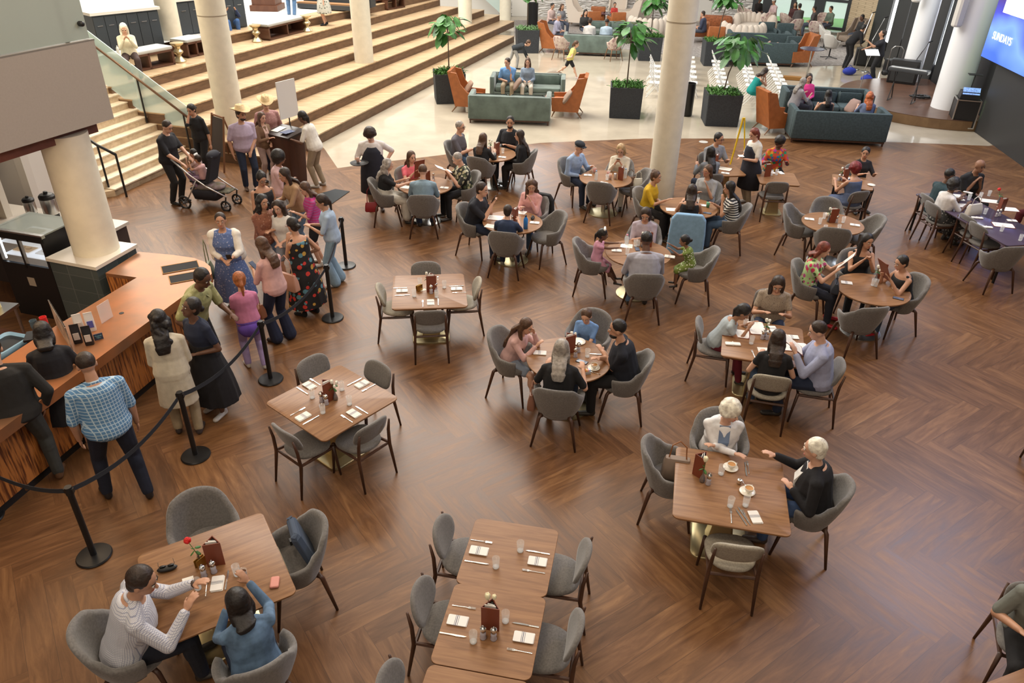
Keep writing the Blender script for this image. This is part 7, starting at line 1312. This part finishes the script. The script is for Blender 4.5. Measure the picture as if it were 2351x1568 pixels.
# ---------- stage gear ----------
def keyb():
    r = empty('keyboard', G(2092, 170, 1.2), R(-40)); r.location = (*G(2068, 232, .285).xy, .285)
    obj('case', MB().box((0, 0, .92), (1.15, .34, .11), bev=.02), P('kb_grey', (.06, .065, .07), .4), r, auto=True); obj('keys', MB().box((0, -.08, .978), (1.02, .14, .012)), P('keys_white', (.5, .5, .48), .4), r)
    for sx in (-1, 1):
        obj('leg', MB().tube([(sx*.35, -.2, 0), (sx*.35, .15, .86)], .016, 6).tube([(sx*.35, .22, 0), (sx*.35, -.12, .86)], .016, 6).tube([(sx*.35, -.22, .01), (sx*.35, .24, .01)], .016, 6), M_black, r)
    return r
tag(keyb(), 'black electric keyboard on a folding stand on the round stage', 'keyboard')
def micst(px, py, z, h, label, base=True, tip=(.0, 0), mat=M_steel):
    r = empty('music_stand' if 'music' in label else 'microphone_stand', G(px, py, z)); obj('pole', MB().tube([(0, 0, 0), (0, 0, h*.6), (tip[0], tip[1], h)], .013, 6), mat, r)
    obj('base', MB().lathe([(.001, 0), (.17, 0), (.16, .02), (.001, .03)], n=20), mat, r, smooth=True)
    if 'music' in label: obj('desk', MB().box((tip[0], tip[1], h), (.42, .28, .012), M=Matrix.Rotation(R(30), 4, 'X')), M_steel, r)
    else: obj('microphone', MB().cone((tip[0], tip[1], h), .022, (tip[0]+.10, tip[1], h+.04), .018, 8), M_black, r)
    tag(r, label, 'stand')
micst(1972, 214, .285, 1.25, 'pale music stand at the left edge of the round stage', tip=(.1, 0)); micst(1962, 160, 0, 2.0, 'tall thin microphone stand left of the stage', tip=(.25, .2)); micst(1985, 165, 0, 1.9, 'microphone stand in front of the crew member in black', tip=(.3, .1)); micst(2090, 190, .285, 1.3, 'black microphone stand behind the keyboard', tip=(.3, .1), mat=M_black)
def box_on(px, py, z, d, rz, label, cat, mat=M_black, nm='amplifier', ex=None):
    r = empty(nm, G(px, py, z), R(rz)); obj('cabinet', MB().box((0, 0, d[2]/2), d, bev=.02), mat, r, auto=True)
    obj('grille', MB().box((0, -d[1]/2-.005, d[2]/2), (d[0]*.84, .02, d[2]*.8)), P('grille', (.03, .03, .03), .9), r); tag(r, label, cat)
box_on(2068, 190, .285, (.9, .4, .75), -30, 'large black speaker cabinet behind the keyboard', 'speaker', nm='speaker_cabinet')
box_on(1990, 150, 0, (1.0, .5, .62), -20, 'black equipment case beside the bending crew member', 'case', nm='equipment_case'); box_on(2045, 170, .285, (.5, .4, .5), 10, 'black amplifier left of the keyboard', 'amplifier')
o = obj('cable_pile', MB().tube([(math.cos(i*.7)*(.25+.1*math.sin(i*1.3)), math.sin(i*.7)*.16, .02+.05*abs(math.sin(i*.9))) for i in range(48)], .018, 6), M_black, loc=G(2112, 225, .29), smooth=True); tag(o, 'tangle of black cables and pedals at the back of the stage', 'cables')
for x, y, l in ((1948, 172, 'blue cloth bag on the floor left of the stage, farther one'), (1990, 190, 'blue cloth bag by the stage edge, nearer one')):
    o = obj('cloth_bag', MB().ell((0, 0, .14), (.26, .15, .14)).tube([(-.15, 0, .22), (0, 0, .34), (.15, 0, .22)], .012, 6), P('bag_royal', (.02, .04, .35), .7), loc=G(x, y), smooth=True); tag(o, l, 'bag')
ct = empty('hand_truck', G(2045, 175, .285), R(-30)); tag(ct, 'folded silver hand truck beside the black amplifier', 'cart'); obj('frame', MB().tube([(-.2, 0, .05), (-.2, .0, .9), (-.1, 0, 1.0), (.1, 0, 1.0), (.2, 0, .9), (.2, 0, .05)], .016, 6), M_steel, ct); obj('wheel', MB().cone((-.24, 0, .1), .1, (-.2, 0, .1), .1, 16), M_black, ct); obj('wheel', MB().cone((.2, 0, .1), .1, (.24, 0, .1), .1, 16), M_black, ct)
fc = empty('flight_case', G(2213, 300), R(-18)); tag(fc, 'black flight case with silver edges and a lit mixer screen on top', 'flight case'); fc.location.y += .3
obj('case_body', MB().box((0, 0, .46), (.60, .60, .74)), M_black, fc); e = MB()
for sx in (-1, 1):
    for sy in (-1, 1): e.box((sx*.30, sy*.30, .46), (.03, .03, .78))
    for z in (.08, .84): e.box((sx*.30, 0, z), (.03, .6, .03)).box((0, sx*.30, z), (.6, .03, .03))
obj('metal_edge', e, M_steel, fc)
for sx in (-1, 1):
    for sy in (-1, 1): obj('wheel', MB().ell((sx*.24, sy*.24, .045), (.045, .045, .045)), M_black, fc, smooth=True)
mx = empty('mixing_console', fc.matrix_basis @ V((0, 0, .85)), R(-18)); tag(mx, 'digital mixer with a glowing screen on the flight case', 'mixer'); obj('body', MB().box((0, 0, .10), (.52, .40, .2), top=.9), M_black, mx); obj('screen', MB().box((0, -.14, .22), (.44, .02, .20), M=Matrix.Rotation(R(-35), 4, 'X')), P('mixer_screen', (.15, .25, .5), .3, emit=1.2, noise_=.9, nscale=30), mx)
obj('tablet_arm', MB().tube([(.0, .1, .2), (.02, .12, .62)], .015, 6).box((.02, .12, .63), (.36, .26, .015)), M_black, mx)
# ---------- upper level ----------
def cabinet(a, b, z, depth, h, label, n):
    A_, B_ = G(*a, z), G(*b, z); d = B_-A_; L = d.length; r = empty('island_cabinet', (A_+B_)/2, ang(A_, B_)); tag(r, label, 'cabinet'); r['group'] = 'island cabinets'
    obj('body', MB().box((0, depth/2, h/2), (L, depth, h-.02)), P('cab_navy', (.045, .055, .065), .5), r); obj('worktop', MB().box((0, depth/2, h+.03), (L+.12, depth+.12, .07)), P('white_top', (.78, .76, .70), .35), r)
    for i in range(n):
        x = -L/2+L*(i+.5)/n; dr = obj('drawer' if i % 2 else 'door', MB().box((x, -.012, h*.5), (L/n-.015, .02, h*.9)), P('cab_front', (.04, .05, .06), .45), r); obj('handle', MB().box((x, -.03, h*.72), (.14, .02, .015)), M_steel, dr)
cabinet((232, 124), (378, 104), 1.82, 1.1, .95, 'dark blue island cabinet with white worktop behind the white-haired woman', 6); cabinet((418, 83), (568, 62), 1.82, 1.1, .95, 'dark blue island cabinet with white worktop, split by the first column', 6)
def bench(a, b, z, h, dep, label, pad=(.42, .43, .42), fr=(.09, .035, .018)):
    A_, B_ = G(*a, z), G(*b, z); L = (B_-A_).length; r = empty('bench', (A_+B_)/2, ang(A_, B_)); tag(r, label, 'bench'); wd = P('bench_wood', fr, .45)
    b_ = MB().box((0, dep/2, .03), (L, dep, .05)).box((0, dep/2, h-.08), (L, dep, .06))
    for x in (-L/2+.03, 0, L/2-.03): b_.box((x, dep/2, h/2-.02), (.06, dep, h-.06))
    obj('frame', b_, wd, r); obj('cushion', MB().box((0, dep/2, h-.02), (L+.02, dep+.02, .09), bev=.03), P('pad%s' % (pad,), pad, .8), r, auto=True)
bench((290, 172), (404, 148), 1.56, .46, .6, 'walnut bench with grey cushion under the white-haired woman'); bench((620, 94), (703, 72), 1.56, .46, .6, 'walnut bench with grey cushion at the middle of the top terrace'); bench((434, 134), (478, 124), 1.56, .46, .6, 'short walnut bench with grey cushion left of the first column'); bench((842, 28), (884, 22), 1.56, .46, .5, 'walnut bench with grey cushion right of the second column')
bench((890, 24), (930, 17), 1.56, .46, .5, 'brown leather ottoman bench at the top terrace', (.22, .13, .10))
def gold(px, py, z, label):
    r = obj('gold_stool', MB().lathe([(.001, 0), (.16, 0), (.17, .03), (.06, .15), (.06, .19), (.13, .25), (.13, .28), (.07, .35), (.08, .40), (.17, .46), (.18, .50), (.001, .50)], n=24), P('gold_drum', (.62, .52, .32), .3, .8), loc=G(px, py, z), auto=True); tag(r, label, 'stool', 'gold drum stools')
gold(414, 142, 1.56, 'gold hourglass stool beside the white-haired woman bench'); gold(591, 96, 1.56, 'gold hourglass stool left of the middle bench'); gold(706, 72, 1.56, 'gold hourglass stool right of the middle bench')
p = G(607, 26, 1.83); struct('trim_50', MB().box((p.x, p.y+.45, 3.2), (.85, .85, 2.8)).box((p.x, p.y+.45, 1.92), (1.0, 1.0, .2)), wood('pier_wood', (.10, .035, .018), (.15, .06, .03), (5, 5, 2), .45))
tr_ = empty('bench', G(760, 22, 1.83), R(-15)); b_ = MB()
for i in range(3): b_.box((0, .5*i, .2+.28*i), (2.6, .35, .05))
obj('seat', b_, P('slat_wood', (.30, .16, .07), .5), tr_); b_ = MB()
for i in range(3): b_.box((0, .5*i, .1+.14*i), (2.5, .45, .2+.28*i-.05))
obj('frame', b_, P('bleach_dark', (.04, .045, .05), .6), tr_); tag(tr_, 'stepped wooden bleacher bench at the top of the upper level', 'bench')
# far stair railing by the last columns
fr2 = empty('stair_railing', G(1152, 36, .26)); tag(fr2, 'pale far stair railing between the last two columns', 'railing'); a_, b_ = V((0, 0, .95)), V((-2.6, 1.6, 2.8)); obj('handrail', MB().tube([a_, b_], .03), P('bronze_rail', (.16, .09, .05), .35, .5), fr2)
obj('glass_panel', MB().add([(0, 0, .05), (-2.6, 1.6, 1.9), (-2.6, 1.6, 2.9), (0, 0, 1.05), (0, .03, .05), (-2.6, 1.63, 1.9), (-2.6, 1.63, 2.9), (0, .03, 1.05)], [(0, 1, 2, 3), (7, 6, 5, 4), (0, 4, 5, 1), (2, 6, 7, 3), (1, 5, 6, 2), (0, 3, 7, 4)]), M_glass2, fr2)
o = obj('water_bottle', MB().lathe([(.001, 0), (.035, 0), (.035, .16), (.012, .2), (.012, .22), (.001, .22)], n=12), P('bottle_white', (.6, .62, .62), .3), loc=G(273, 126, 2.05)); tag(o, 'small white water bottle on the bench beside the white-haired woman', 'bottle')
# ---------- labels: tell look-alikes apart ----------
def finish():
    from collections import defaultdict
    g = defaultdict(list)
    for o, l, w_ in REG: g[(l, w_)].append(o)
    for (l, w_), os_ in g.items():
        n = len(os_)
        if n == 1: q = ['']
        else:
            P_ = [((o.location-V((0, 0, CH))).dot(cR)/max((o.location-V((0, 0, CH))).dot(cF), .1), (o.location.xy).length) for o in os_]
            mx = sum(p[0] for p in P_)/n; my = sum(p[1] for p in P_)/n
            rx = sorted(range(n), key=lambda i: P_[i][0]); ry = sorted(range(n), key=lambda i: P_[i][1]); q = [None]*n
            sx = max(p[0] for p in P_)-min(p[0] for p in P_); sy = (max(p[1] for p in P_)-min(p[1] for p in P_))/(my+.1)
            if n == 2: names = ['left', 'right'] if sx > sy*.8 else ['nearer', 'farther']; od = rx if sx > sy*.8 else ry; q[od[0]], q[od[1]] = names
            elif n == 3:
                od, nm = (rx, ['leftmost', 'middle', 'rightmost']) if sx > sy*.6 else (ry, ['nearest', 'middle', 'farthest'])
                for a, b in zip(od, nm): q[a] = b
            elif n == 4:
                lo = ry[:2]; hi = ry[2:]
                for gq, t in ((lo, 'near'), (hi, 'far')):
                    gq = sorted(gq, key=lambda i: P_[i][0]); q[gq[0]] = t+' left'; q[gq[1]] = t+' right'
            else:
                od = rx if sx > sy*.5 else ry; W_ = ['first', 'second', 'third', 'fourth', 'fifth', 'sixth', 'seventh', 'eighth', 'ninth', 'tenth', 'eleventh', 'twelfth']; sfx = ' from left' if od is rx else ' from front'
                for a, b in enumerate(od): q[b] = W_[a % 12]+sfx
        for o, k in zip(os_, q):
            t = (k+' '+l if k and 'from' not in k else l)+' '+w_+(', '+k if k and 'from' in k else ''); o['label'] = t.strip()
    bpy.context.view_layer.update()
finish()
